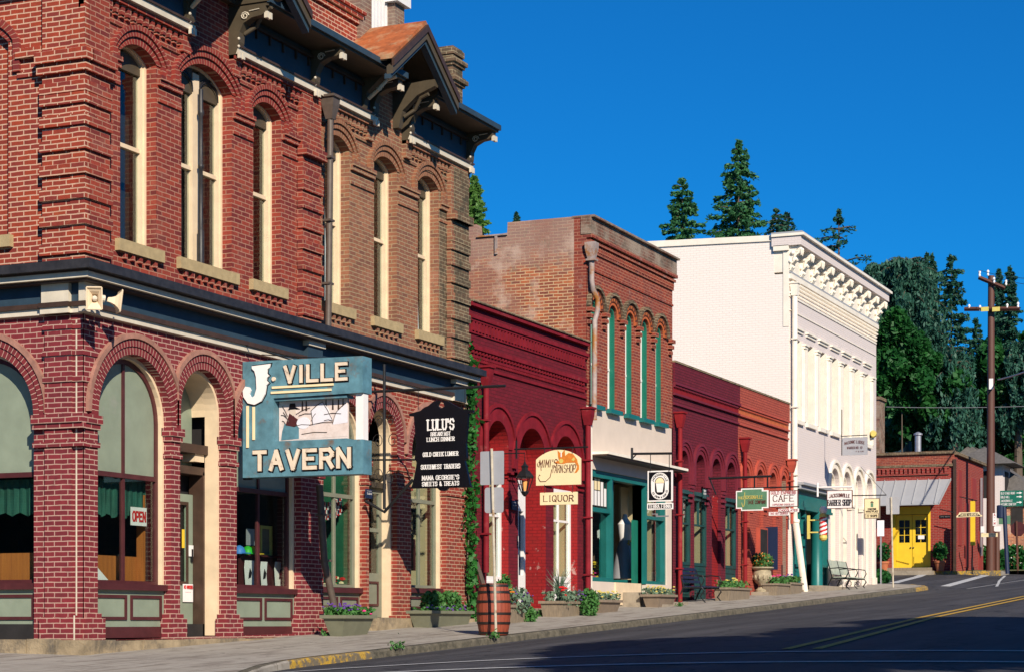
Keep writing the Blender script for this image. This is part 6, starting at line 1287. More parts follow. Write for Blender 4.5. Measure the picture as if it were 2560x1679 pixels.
mb = MB(); mb.pr(NF, rect(a0, a1, zb, zt_), -.05, 0); mb.build('board', 'signback', ml); mb = MB(); text(mb, 'MASONIC LODGE', NF, am, zb+.33, .085, wd*.82, t=.15, slab=True, c=.003, arch=.05); text(mb, 'WARREN NO. 10', NF, am, zb+.20, .07, wd*.62, t=.15, slab=True, c=.003); text(mb, 'F & A.M', NF, am+wd*.2, zb+.09, .04, wd*.3, t=.15, c=.003); mb.build('lettering', 'txtbrown', ml)
mb = MB(); mb.tube([(NX, -a0+.05, zt_+.05), (NX, -a1, zt_+.06)], .015, 6); mb.tube([(NX, -a0+.02, zb), (NX, -a0+.02, zt_+.9)], .015, 6); mb.build('bracket', 'iron', ml)
t = thing('flood_lamp', 'small yellow bracket lamp at the right end of the lodge sign', 'lamp', (NX+.5, -1.9, 6.2)); q = deep(2182, 1083, 70); mb = MB(); mb.tube([tuple(q+Vector((.12, .02, 0))), tuple(q-Vector((.12, .05, .02)))], [.14, .09], 10); mb.build('lamp_head', 'txtgold', t); mb = MB(); mb.tube([tuple(q), tuple(q+Vector((0, .3, -.25))), tuple(q+Vector((.1, .35, -.5)))], .05, 8); mb.build('lamp_arm', 'iron', t)
# barber pole
q = (60.9, -.55); t = thing('barber_pole', 'red and white striped barber pole on a gold bracket beside the teal column', 'barber pole', (60.9, -.6, 2.3))
bx_, by_ = ux(2058, -.75), -.75; z0 = F(2058, 1345, -.75)[1]; z1 = F(2058, 1282, -.75)[1]
mb = MB(); nn = 40; nr = 32
for i in range(nr+1):
    for j in range(nn): a = 2*pi*j/nn; mb.v.append((bx_+.125*cos(a), by_+.125*sin(a), z0+.12+(z1-z0-.24)*i/nr))
for i in range(nr):
    for j in range(nn): mb.f.append([i*nn+j, i*nn+(j+1) % nn, (i+1)*nn+(j+1) % nn, (i+1)*nn+j]); mb.m.append(((j-int(i*2.5)) % 20)//10); mb.uv.append(None)
mb.build('glass_cylinder', ['red', 'whites'], t, smooth=True)
mb = MB(); mb.lathe(bx_, by_, [(.03, -.08), (.10, -.04), (.13, .02), (.12, .10), (.14, .12)], 14, 0, z0); mb.lathe(bx_, by_, [(.14, -.12), (.12, -.10), (.12, -.04), (.09, 0)], 14, 0, z1)
mb.box(bx_-.02, bx_+.02, by_, by_+.45, z0+.18, z0+.22); mb.box(bx_-.02, bx_+.02, by_, by_+.45, z1-.22, z1-.18); mb.box(bx_-.04, bx_+.04, by_+.42, by_+.50, z0+.0, z1-.05); mb.build('bracket', 'txtgold', t)
mb = MB(); mb.ball((bx_, by_, z1+.10), .13, n=12); mb.build('globe', 'whites', t, smooth=True)
# wall lantern by the burgundy shop
q0x = ux(1312, -.62); t = thing('wall_lantern', 'black iron gas style lantern with an amber glass left of the liquor sign', 'lantern', (q0x, -.6, 2.3)); zc = F(1312, 1205, -.62)[1]
M['amber'] = paint('amber_glass', (.85, .38, .12), .2, .1, 20, 0)
mb = MB()
for k in range(6):
    a, b = 2*pi*k/6, 2*pi*(k+1)/6; mb.tube([(q0x+.17*cos(a), -.62+.17*sin(a), zc+.10), (q0x+.07*cos(a), -.62+.07*sin(a), zc-.20)], .011, 5)
mb.lathe(q0x, -.62, [(.19, .09), (.20, .12), (.12, .22), (.07, .25), (.07, .31), (.09, .32), (.03, .38), (.02, .42)], 6, 0, zc); mb.lathe(q0x, -.62, [(.02, -.28), (.06, -.24), (.08, -.20), (.08, -.18)], 6, 0, zc)
mb.tube([(q0x, -.62, zc+.42), (q0x, -.62, zc+.60), (q0x, 0, zc+.60)], .012, 6); mb.build('frame', 'iron', t); mb = MB(); mb.tube([(q0x, -.62, zc-.17), (q0x, -.62, zc+.04)], [.035, .06], 8); mb.build('lamp_glass', 'amber', t)
# horn loudspeakers on the corner
for (px_, py_, pz_, dx, dy, lb, rot) in ((22.62, -.40, 4.42, -.9, -.5, 'square mouthed horn loudspeaker facing left on the corner', .15), (23.02, -.42, 4.45, .75, -.65, 'flared horn loudspeaker facing up the street on the corner', -.1)):
    t = thing('horn_loudspeaker', lb, 'loudspeaker', (px_, py_, pz_)); d = Vector((dx, dy, -.12)).normalized(); r_ = d.cross(Vector((0, 0, 1))).normalized(); up = r_.cross(d); c0 = Vector((px_, py_, pz_))
    mb = MB(); rings = [(0, .03), (.06, .04), (.12, .06), (.17, .10), (.21, .155)]; v = []
    for dd, h in rings:
        for sx, sz in ((-1, -1), (1, -1), (1, 1), (-1, 1)): v.append(tuple(c0+d*(dd-.10)*.8+r_*sx*h*.66+up*(sz*h*.95)))
    mb.add(v, [(4*i+j, 4*i+(j+1) % 4, 4*i+4+(j+1) % 4, 4*i+4+j) for i in range(4) for j in range(4)])
    for j in range(4): mb.tube([v[16+j], v[16+(j+1) % 4]], .012, 5)
    mb.build('horn', 'cream', t, recalc=False); mb = MB(); mb.tube([tuple(c0-d*.12), tuple(c0-d*.20)], .05, 10); mb.ball(tuple(c0+d*.03), .04, n=8); mb.tube([tuple(c0-d*.14), (HX+.05, -.05, 4.45)], .02, 6); mb.build('driver', 'pale', t)
# small plaques
for (u_, v_, w_, h_, mt, tx, lb, c_) in ((918, 1233, .24, .16, 'navy', '------ 320', 'dark blue number plaque on the pier beside the tavern sign', 0), (1282, 1262, .26, .19, 'navy', '------ ---', 'dark blue plaque beside the lantern on the burgundy pier', .0), (1757, 1233, .3, .25, 'green_trim', 'SUITE B', 'dark green plate above the second arcade window', .02)):
    X, Z = F(u_, v_); t = thing('plaque', lb, 'plaque', (X, 0, Z)); mb = MB(); mb.ob(FRONT, X-w_/2, X+w_/2, Z-h_/2, Z+h_/2, .02+c_, .04+c_); mb.build('plate', mt, t)
    mb = MB(); ws = tx.split(' '); 
    for i, s_ in enumerate(ws): text(mb, s_, FRONT, X, Z+h_*.22-i*h_*.3, h_*.17, w_*.7, t=.18, c=.041+c_)
    mb.build('lettering', 'whites', t)

# ------------------------------------------------------------------ things on the pavement
def gp(u, v):
    a = AL - atan2(u-1280, FPX); cb_ = cos(atan2(u-1280, FPX)); prev = None; r = 12
    while r < 140:
        x, y = r*cos(a), r*sin(a)-DC; d = (HOR-v)/FPX*r*cb_ - (wz(x, y) if y > -3.2 or x > 70 else G(x, y))
        if prev is not None and d*prev < 0: return x, y, (wz(x, y) if y > -3.2 else G(x, y))
        prev = d; r += .04
    return 60, -1, g(60)
def cluster(n, c, r, zf=1.0, flat=False):
    p = np.random.normal(size=(n, 3)); p /= np.linalg.norm(p, axis=1)[:, None]; p *= np.random.uniform(.25, 1, (n, 1))**.5
    if flat: p[:, 2] = np.abs(p[:, 2])
    return np.array(c) + p*np.array(r)
def flowers(name, mat, pts, r, parent):
    mb = MB()
    for p in pts: mb.ball(tuple(p), r*random.uniform(.7, 1.2), (1, 1, .6), n=5)
    return mb.build(name, mat, parent, recalc=False)
def trough(name, label, uc, vc, ur, dep, h, mat, taper=.06, rim=True, group='flower planters along the shop fronts', legs=False):
    x, y, z = gp(uc, vc); x2 = ux(ur, y); L_ = x2-x
    t = thing(name, label, 'planter', (x+L_/2, y+dep/2, z), group)
    mb = MB(); v = []
    for zz_, o in ((0, -taper), (h, 0), (h, -.03), (h*.85, -.035)):
        v += [(x-o, y-o, z+zz_), (x2+o, y-o, z+zz_), (x2+o, y+dep+o, z+zz_), (x-o, y+dep+o, z+zz_)]
    mb.add(v, [(4*i+j, 4*i+(j+1) % 4, 4*i+4+(j+1) % 4, 4*i+4+j) for i in range(3) for j in range(4)]+[(3, 2, 1, 0)])
    mb.build('box', mat, t)
    if rim:
        mb = MB(); w_ = .035
        for q in ((x-w_, x2+w_, y-w_, y+.02), (x-w_, x2+w_, y+dep-.02, y+dep+w_), (x-w_, x+.02, y+.021, y+dep-.021), (x2-.02, x2+w_, y+.021, y+dep-.021)): mb.box(*q, z+h-.035, z+h+.02)
        mb.build('rim', mat, t)
    mb = MB(); mb.box(x+.03, x2-.03, y+.03, y+dep-.03, z+h*.7, z+h*.86); mb.build('soil', 'dark', t)
    return t, (x, x2, y, y+dep, z+h)
# 1 long green trough with dark purple flowers
t, (x0, x1, y0, y1, zt) = trough('planter', 'long green trough planter of dark purple flowers below the bunting window', 862, 1591, 936, .42, .34, 'planterg', .10)
n_ = 700; pts = np.random.uniform((x0, y0, zt), (x1, y1, zt+.14), (n_, 3)); leafcloud('leaves', 'leaf_pl', pts, .055, t)
flowers('flowers', 'purple', np.random.uniform((x0+.02, y0, zt+.10), (x1-.5, y1, zt+.22), (70, 3)), .022, t); flowers('pink_flowers', 'pink', np.random.uniform((x1-.4, y0, zt+.04), (x1-.1, y1, zt+.14), (14, 3)), .03, t)
# 2 green trough with two bushes
t, (x0, x1, y0, y1, zt) = trough('planter', 'green trough planter with two clipped bushes beneath the black hanging board', 1077, 1569, 1181, .45, .30, 'planterg', .08)
for k in (.30, .72): leafcloud('bush', 'leaf_pl', cluster(700, (x0+(x1-x0)*k, (y0+y1)/2, zt+.16), (.26, .22, .24)), .05, t)
leafcloud('leaves', 'leaf_pl', np.random.uniform((x0, y0, zt-.02), (x1, y1, zt+.08), (300, 3)), .05, t); flowers('flowers', 'purple', np.random.uniform((x0, y0-.02, zt+.02), (x1, y0+.15, zt+.12), (45, 3)), .022, t)
# barrel
bx0, by0, bz0 = gp(1234, 1586); t = thing('barrel', 'reddish wooden barrel with black iron hoops standing at the kerb', 'barrel', (bx0, by0, bz0)); hB = .86
prof = lambda z: .235+.055*(1-((z/hB-.5)*2)**2)
mb = MB()
for j in range(22):
    a, b = 2*pi*j/22+.008, 2*pi*(j+1)/22-.008; v = []
    for i in range(9):
        z = hB*i/8; r_ = prof(z); v += [(bx0+r_*cos(a), by0+r_*sin(a), bz0+z), (bx0+r_*cos(b), by0+r_*sin(b), bz0+z)]
    mb.add(v, [(2*i, 2*i+1, 2*i+3, 2*i+2) for i in range(8)])
mb.lathe(bx0, by0, [(prof(z*hB)-.006, z*hB) for z in [i/10+.0001*i for i in range(11)]], 24, 0, bz0); mb.build('staves', 'barrel', t, recalc=False)
for z in (.035, .20, .36, .56, .72, .83):
    mb = MB(); mb.lathe(bx0, by0, [(prof(z-.02)+.002, z-.02), (prof(z-.02)+.009, z-.019), (prof(z+.02)+.009, z+.019), (prof(z+.02)+.002, z+.02)], 32, 0, bz0); mb.build('hoop', 'hoop', t, smooth=True)
mb = MB(); mb.tube([(bx0, by0, bz0+hB-.05), (bx0, by0, bz0+hB-.03)], .22, 20); mb.build('lid', 'hoop', t)
# sign posts seen from behind
def signback(name, label, u_, v_, utop, vtop, plates, mat='signback', r=.023, post='rustpole', group=None):
    x, y, z = gp(u_, v_); t = thing(name, label, 'road sign', (x, y, z), group); fr2 = SIDE(x)
    q = S(utop, vtop, x); mb = MB(); mb.tube([(x, y, z), (x, q[0], q[1])], r, 8); mb.build('post', post, t)
    for (p0, p1, q0, q1, m_, rr) in plates:
        a0, b0 = S(p0, q1, x); a1, b1 = S(p1, q0, x); mb = MB(); c = min(.05, rr); A, B = -a0, -a1
        pts = [(A+c, b0), (B-c, b0), (B-c*.3, b0+c*.3), (B, b0+c), (B, b1-c), (B-c*.3, b1-c*.3), (B-c, b1), (A+c, b1), (A+c*.3, b1-c*.3), (A, b1-c), (A, b0+c), (A+c*.3, b0+c*.3)]
        mb.pr(fr2, pts, -.035, -.03 if False else -.028); mb.build('plate', m_, t)
    return t, x, y, z
signback('road_sign', 'rusty post carrying two blank sign backs in front of the barrel', 1240, 1590, 1229, 1120, ((1199, 1258, 1125, 1211, 'signback', .02), (1210, 1257, 1216, 1281, 'signback', .04)))
signback('road_sign', 'thin post with a blank sign back at the far end of the pavement', 2233, 1467, 2228, 1241, ((2215, 2248, 1240, 1284, 'signback', .02),), r=.028)
tt = thing('road_sign', 'pale lilac rounded sign at the right edge of the white building', 'road sign', (70.2, -1, 2)); ff = SIDE(70.2)
a, b = S(2193, 1339, 70.2); c_, d = S(2210, 1299, 70.2); mb = MB(); mb.pr(ff, rect(-a, -c_, b, d), -.03, 0); mb.build('plate', 'curtain_w', tt); mb = MB(); mb.tube([(70.25, (a+c_)/2, g(70)-.1), (70.25, (a+c_)/2, d)], .03, 6); mb.build('post', 'steel', tt)
# wooden planters etc.
t, (x0, x1, y0, y1, zt) = trough('planter', 'weathered wooden planter with trailing blue flowers hidden behind the barrel', 1280, 1557, 1322, .45, .34, 'planterw', .04)
leafcloud('leaves', 'leaf_grey', cluster(600, ((x0+x1)/2, y0+.1, zt+.1), (.42, .32, .26)), .05, t); leafcloud('grass', 'leaf_pl', cluster(260, (x0+.1, y0+.2, zt+.28), (.16, .15, .34)), .05, t, aspect=3); flowers('flowers', 'purple', cluster(50, ((x0+x1)/2, y0+.05, zt+.12), (.4, .3, .2)), .022, t); flowers('orange_flowers', 'orange', cluster(9, (x0+.1, y0+.1, zt+.3), (.15, .1, .12)), .03, t)
leafcloud('trailing_leaves', 'leaf_pl', cluster(350, (x1+.05, y0+.0, zt-.22), (.22, .12, .22)), .05, t)
t, (x0, x1, y0, y1, zt) = trough('planter', 'wooden planter with tall spiky grass and red and blue flowers by the liquor window', 1407, 1542, 1462, .50, .32, 'planterw', .04)
mb = MB()
for k in range(70):
    a = random.uniform(0, 2*pi); r_ = random.uniform(.08, .36); h_ = random.uniform(.30, .72); cx_ = x0+.45; cy_ = (y0+y1)/2
    mb.tube([(cx_, cy_, zt-.05), (cx_+r_*.35*cos(a), cy_+r_*.35*sin(a), zt+h_*.6), (cx_+r_*cos(a), cy_+r_*sin(a), zt+h_)], [.010, .008, .002], 3)
mb.build('grass', 'leaf_grey', t, recalc=False); leafcloud('leaves', 'leaf_grey', np.random.uniform((x0, y0-.08, zt-.06), (x1+.1, y1, zt+.22), (700, 3)), .05, t)
flowers('red_flowers', 'red', cluster(10, (x0+.15, y0+.05, zt+.22), (.18, .1, .12)), .04, t); flowers('blue_flowers', 'purple', cluster(70, (x1-.15, y0, zt+.12), (.35, .18, .16)), .022, t)
x, y, z = gp(1474, 1538); t = thing('shrub', 'narrow upright green shrub between the red downpipe and the beige shop', 'shrub', (x, y, z)); leafcloud('foliage', 'leaf_pl', cluster(900, (x, y, z+.25), (.20, .2, .34)), .05, t); mb = MB(); mb.tube([(x, y, z), (x, y, z+.4)], .02, 5); mb.build('stem', 'bark', t)
for (uc, vc, ur, mt, lb, fl, hh) in ((1505, 1532, 1553, 'planterb', 'brown tapered planter full of yellow pansies by the grey steps', 'txtgold', .28), (1650, 1518, 1690, 'planterb', 'brown planter of yellow and dark flowers left of the navy bench', 'txtgold', .30)):
    t, (x0, x1, y0, y1, zt) = trough('planter', lb, uc, vc, ur, .45, hh, mt, .08)
    leafcloud('leaves', 'leaf_grey', np.random.uniform((x0, y0, zt-.03), (x1, y1, zt+.16), (500, 3)), .05, t); flowers('flowers', fl, np.random.uniform((x0, y0, zt+.06), (x1, y1, zt+.22), (55, 3)), .03, t)
for (uc, vc, ur, lb, fl, pr_) in ((1826, 1501, 1876, 'wooden planter with low yellow green plants left of the stone urn', 'txtgold', 10), (1944, 1488, 1974, 'grey wooden planter with one pink bloom right of the stone urn', 'pink', 8), (1977, 1485, 2006, 'grey wooden planter with sparse plants beside the white downpipe', 'purple', 8)):
    t, (x0, x1, y0, y1, zt) = trough('planter', lb, uc, vc, ur, .45, .34, 'planterw', .03)
    leafcloud('leaves', 'leaf_pl', np.random.uniform((x0, y0, zt-.03), (x1, y1, zt+.2), (420, 3)), .055, t); flowers('flowers', fl, cluster(pr_, ((x0+x1)/2, (y0+y1)/2, zt+.22), (.3, .15, .07)), .045, t)
# urn
x, y, z = gp(1905, 1487); t = thing('urn', 'tall pedestal stone urn of red and green plants on the pavement', 'urn', (x, y, z))
mb = MB(); mb.box(x-.28, x+.5, y-.25, y+.3, z-.05, z+.10); mb.build('plinth', 'step', t)
mb = MB(); mb.lathe(x, y, [(.20, 0), (.20, .06), (.13, .10), (.10, .16), (.13, .22), (.20, .28), (.25, .36), (.27, .48), (.26, .58), (.24, .62), (.30, .66), (.34, .68), (.34, .71), (.29, .72)], 24, 0, z+.10)
for k in range(12): a = 2*pi*k/12; mb.ball((x+.25*cos(a), y+.25*sin(a), z+.52), .05, (1, 1, 1.6), n=6)
mb.build('bowl', 'urn', t, smooth=True)
leafcloud('leaves', 'leaf_pl', cluster(700, (x, y, z+.98), (.34, .34, .24)), .055, t); leafcloud('red_leaves', 'orange', cluster(160, (x, y, z+1.0), (.32, .32, .25)), .045, t)
# navy bench with iron ends (long side along the wall)
def bench(label, u_l, u_r, yf, slat, frame, backslats, seatslats, hb, name='bench'):
    y = yf; x = ux(u_l, yf+.62); x2 = ux(u_r, yf+.62); z = wz(x, y); L_ = x2-x; t = thing(name, label, 'bench', (x+L_/2, y+.3, z)); yb = y+.62
    zs = z+.42
    mb = MB()
    for k in range(backslats): zz_ = zs+.10+(hb-.1)*k/(backslats-1); yy = yb-.02+.14*(zz_-zs)/hb; mb.box(x+.05, x2-.05, yy, yy+.025, zz_, zz_+(.075 if backslats < 6 else .035))
    mb.build('backrest', slat, t); mb = MB()
    for k in range(seatslats): yy = yb-.06-.45*k/(seatslats-1); mb.box(x+.05, x2-.05, yy-.03, yy+(.03 if seatslats < 7 else -.0), zs-.012-.03*(k == 0), zs+.012)
    mb.build('seat', slat, t)
    for xx in (x+.02, x2-.02) + (((x+x2)/2,) if L_ > 2.2 else ()):
        mb = MB(); mb.tube([(xx, yb+.18, z), (xx, yb-.02, zs), (xx, yb+.13, zs+hb+.04)], [.022, .022, .018], 6); mb.tube([(xx, yb, zs-.03), (xx, yb-.50, zs-.03), (xx, yb-.56, zs-.12), (xx, yb-.46, z+.16), (xx, yb-.60, z)], .022, 6)
        mb.tube([(xx, yb+.06, zs+.28), (xx, yb-.3, zs+.30), (xx, yb-.52, zs+.27), (xx, yb-.56, zs+.15), (xx, yb-.48, zs)], .018, 6)
        mb.tube([(xx, yb-.28+.13*cos(t_*.6)*(1-t_/16), zs-.2+.12*sin(t_*.6)*(1-t_/16)) for t_ in range(14)], .010, 5); mb.build('end_frame', frame, t)
    return t
bench('dark navy slatted bench with black iron ends against the plum arcade', 1707, 1752, -.85, 'benchblue', 'iron', 4, 5, .42)
M['benchwhite'] = paint('pale_green_bench', (.45, .50, .42), .5, .2, 9)
bench('pale slatted park bench with curled iron arms before the white building', 2078, 2124, -1.05, 'benchwhite', 'iron', 11, 9, .52)
# pots and shrubs at the far corner
for (u_, v_, lb) in ((2209, 1437, 'terracotta pot of reddish flowers at the left side of the yellow doors'), (2350, 1434, 'terracotta pot with an upright bush right of the yellow doors')):
    x = FX-.45; y, z = S(u_, v_, x); t = thing('flower_pot', lb, 'flower pot', (x, y, z)); z = 2.17
    mb = MB(); mb.lathe(x, y, [(.15, 0), (.21, .34), (.24, .35), (.24, .44), (.20, .44)], 18, 0, z); mb.build('pot', 'potclay', t, smooth=True); leafcloud('foliage', 'leaf_br', cluster(420, (x, y, z+.82), (.26, .30, .42)), .09, t)
    if u_ < 2300: flowers('flowers', 'pink', cluster(14, (x-.1, y, z+1.0), (.2, .25, .2)), .03, t)
x, y, z = gp(2202, 1455); t = thing('shrub', 'low dark green shrub at the foot of the white building corner', 'shrub', (x, y, z)); leafcloud('foliage', 'leaf_br', cluster(1200, (x, y, z+.2), (.75, .35, .27)), .085, t); mb = MB(); mb.tube([(x, y, z), (x, y, z+.2)], .03, 5); mb.build('stem', 'bark', t)
# ivy on the corner of the corner building
t = thing('ivy', 'ivy climbing the brick edge between the corner building and the burgundy shop', 'climbing plant', (35.5, -.05, 0))
P_ = []
for (u_, v_, n_, su, sv) in ((1175, 905, 70, 5, 25), (1172, 960, 120, 8, 30), (1178, 1010, 110, 8, 30), (1176, 1060, 120, 8, 35), (1182, 1120, 110, 7, 35), (1176, 1180, 60, 6, 30), (1182, 1235, 160, 10, 22), (1176, 1290, 120, 8, 30), (1176, 1350, 130, 7, 35), (1178, 1410, 130, 8, 35), (1180, 1460, 110, 8, 30), (1186, 1510, 120, 12, 25), (1195, 1545, 120, 14, 18), (1192, 945, 60, 5, 22)):
    for k in range(int(n_*.6)):
        uu, vv = random.gauss(u_, su*.75), random.gauss(v_, sv); X, Z = F(uu, vv, -.12); P_.append((X, -.06-random.uniform(0, .14), Z))
leafcloud('leaves', 'leaf_ivy', P_, .075, t); mb = MB(); mb.tube([(35.6, -.05, .1), (35.45, -.06, 1.2), (35.62, -.06, 2.4), (35.5, -.06, 3.6), (35.5, -.08, 5.0)], [.03, .02, .016, .012, .006], 5); mb.build('stem', 'bark', t)
mb = MB(); mb.tube([F(1196, 1395)[0:1][0:1]+(-.1,)+(F(1196, 1395)[1],) if False else (35.7, -.12, 1.25), (36.0, -.35, .2)], .05, 8); solo(mb, 'drain_pipe', 'pipe', 'short grey slanting drain pipe at the foot of the ivy', 'pipe', (35.9, -.2, .2))
# ------------------------------------------------------------------ things in the windows
def flat(name, label, cat, fr, pts, c, mat, th=.012, letters=None, group=None):
    A = sum(p[0] for p in pts)/len(pts); B = min(p[1] for p in pts); t = thing(name, label, cat, P3(fr, A, B, c), group)
    mb = MB(); mb.pr(fr, pts, c-th, c); mb.build('panel' if letters else 'shape', mat, t)
    if letters:
        mb = MB()
        for (s_, a, b, h, w_, m_, k) in letters: text(mb, s_, fr, a, b, h, w_, t=k, c=c+.001, dc=.002, m=0)
        mb.build('lettering', letters[0][5], t)
    return t
XA, ZA = F(346, 1289, .30)
flat('open_sign', 'small cream sign with red letters reading open hanging in the first arched window', 'sign', FRONT, rect(XA-.20, XA+.20, ZA-.14, ZA+.13), -.29, 'whites', letters=[('OPEN', XA, ZA-.07, .13, .32, 'red', .28)])
flat('poster', 'white triangular poster leaning in the lower left of the first window', 'poster', FRONT, [(23.38, .58), (23.98, .58), (23.38, .98)], -.30, 'whites')
dX = lambda u_, v_: F(u_, v_, .53)
for (u_a, u_b, v_a, v_b, mt, lb, le) in ((455, 461, 1322, 1368, 'yellow', 'yellow slip on the left of the sage door glass', None), (472, 483, 1362, 1389, 'whites', 'small white notice with pink writing on the sage door glass', None), (457, 482, 1459, 1503, 'whites', 'white notice with red heading low on the sage door', 'NO MINORS')):
    xa, za = dX(u_a, v_b); xb, zb_ = dX(u_b, v_a)
    flat('door_notice', lb, 'notice', FRONT, rect(xa, xb, za, zb_), -.526, mt, .006, [(le, (xa+xb)/2, zb_-.07, .045, (xb-xa)*.8, 'red', .3), ('----', (xa+xb)/2, zb_-.14, .03, (xb-xa)*.5, 'black', .2)] if le else None)
cX = lambda u_, v_, Y=.45: F(u_, v_, Y)
for k, (ua, ub, va, vb) in enumerate(((611, 633, 1400, 1466), (651, 666, 1403, 1467), (686, 710, 1404, 1467))):
    x0, z0 = cX(ua, vb); x1, z1 = cX(ub, va); pts = [(x0+.02, z0), (x1, z0), (x1-.03, (z0+z1)/2), (x1, z1), (x0, z1), (x0-.02, (z0+z1)/2+.1)]
    t = flat('printed_towel', ('white printed towel hanging left of the mullion in the third arched window', 'narrow white printed towel right of the mullion in the third arched window', 'curved white printed towel at the right side of the third arched window')[k], 'towel', FRONT, pts, -.43, 'whites', group='printed towels in the third window')
    mb = MB(); xm, zm = (x0+x1)/2, (z0+z1)/2; mb.pr(FRONT, [(xm-.05, zm-.08), (xm+.03, zm-.06), (xm+.06, zm+.02), (xm, zm+.10), (xm-.03, zm+.02)], -.429, -.427); mb.build('print', 'iron', t)
x0, z0 = cX(600, 1468, .5); x1, z1 = cX(722, 1395, .5)
mb = MB(); mb.box(x0, x1, .5, .54, z0, z1, 0); mb.box(x0, x1-.3, .42, .62, z1, z1+.03, 0); solo(mb, 'display_shelf', 'maroon', 'dark red display board with a shelf in the third arched window', 'shelf', ((x0+x1)/2, .5, z0))
for (u_, v_, mt, cl) in ((601, 1370, 'blue', 'blue'), (622, 1371, 'limegreen', 'green'), (634, 1372, 'yellow', 'yellow')):
    X, Z = cX(u_, v_, .48); Z = z1+.03; t = thing('cap', cl+' cap on the shelf in the third arched window', 'cap', (X, .48, Z), 'caps on the window shelf')
    mb = MB(); mb.lathe(X, .50, [(.10, 0), (.10, .05), (.07, .11), (.02, .14)], 12, 0, Z); mb.build('crown', mt, t, smooth=True); mb = MB(); mb.box(X-.06, X+.10, .34, .42, Z+.005, Z+.02); mb.build('peak', mt, t)
X, Z = cX(665, 1352, .55); t = thing('framed_picture', 'gilt framed picture leaning on the shelf in the third window', 'picture', (X, .55, Z)); mb = MB(); mb.wall(FRONT, rect(X-.19, X+.19, Z-.26, Z+.26), [rect(X-.14, X+.14, Z-.21, Z+.21)], -.58, -.54); mb.build('frame', 'txtgold', t); mb = MB(); mb.ob(FRONT, X-.15, X+.15, Z-.22, Z+.22, -.575, -.57); mb.build('picture', 'planterb', t)
X, Z = cX(627, 1342, .5); flat('card', 'small grey printed card above the green cap', 'card', FRONT, rect(X-.13, X+.12, Z-.13, Z+.14), -.5, 'leafcard' if 'leafcard' in M else 'signback')
# bunting and toys in the fourth window
t = thing('bunting', 'star spangled red white and blue bunting draped in the fourth arched window', 'bunting', (30.5, .42, 1.6)); mb = MB(); xa, xb = 29.92, 31.15; zc = F(850, 1240, .42)[1]
for k in range(26):
    for j in range(9):
        x = xa+(xb-xa)*k/26; w_ = (xb-xa)/26; sag = .16*(1-((k-13)/13)**2); z = zc-sag-j*.035; mb.box(x, x+w_*.96, .40+.012*sin(k*1.5), .412+.012*sin(k*1.5), z, z+.034, (0, 1, 2)[(k+j//2) % 3])
mb.build('cloth', ['red', 'whites', 'navy'], t)
flat('white_cloth', 'white cloth hanging at the left side of the fourth arched window', 'cloth', FRONT, [(29.9, .7), (30.25, .7), (30.5, 1.3), (30.3, 2.0), (30.55, 3.2), (29.9, 3.2)], -.55, 'curtain_w')
t = thing('toy_pile', 'colourful pile of dolls and toys on the sill of the fourth arched window', 'toys', (30.5, .4, .65))
for nm, mt, n_ in (('red_toys', 'red', 14), ('yellow_toys', 'txtgold', 9), ('blue_toys', 'navy', 10), ('cream_toys', 'signcream', 8)): flowers(nm, mt, np.random.uniform((30.0, .36, .66), (31.1, .6, .92), (n_, 3)), .06, t)
mb = MB(); mb.box(33.9, 34.3, .5, .56, 1.0, 1.5, 0); mb.box(33.95, 34.25, .48, .58, 1.45, 1.6, 0); solo(mb, 'jacket', 'maroon', 'brown jacket on a stand in the sixth arched window', 'jacket', (34.1, .5, 1))
leafcloud('wreath_tmp', 'planterb', cluster(10, (0, 0, -50), (1, 1, 1)), .01) if False else None
t = thing('wreath', 'dried twig wreath hanging in the sixth arched window', 'wreath', (34.15, .42, 1.9)); leafcloud('twigs', 'planterb', cluster(420, (34.15, .44, 2.02), (.2, .06, .34)), .05, t, aspect=3); mb = MB(); mb.tube([(34.15, .44, 2.3), (34.15, .44, 2.5)], .008, 4); mb.build('cord', 'iron', t)
t = thing('wine_rack', 'diamond lattice wine rack behind the left white window of the burgundy shop', 'rack', (37.0, .5, .95)); mb = MB()
for k in range(-6, 9):
    a, b = 36.55+k*.16, 36.55+k*.16+1.0
    mb.tube([(max(a, 36.5), .42, 1.0+max(0, 36.5-a)), (min(b, 37.6), .42, 1.0+(min(b, 37.6)-a))], .012, 4, 0) if b > 36.6 and a < 37.5 else None
    mb.tube([(max(a, 36.5), .44, 2.0-max(0, 36.5-a)), (min(b, 37.6), .44, 2.0-(min(b, 37.6)-a))], .012, 4, 0) if b > 36.6 and a < 37.5 else None
mb.build('lattice', 'planterw', t); flowers('bottles', 'terracotta_trim', [(36.58+.16*i, .50, 1.08+.16*j) for i in range(6) for j in range(6) if (i+j) % 2], .05, t)
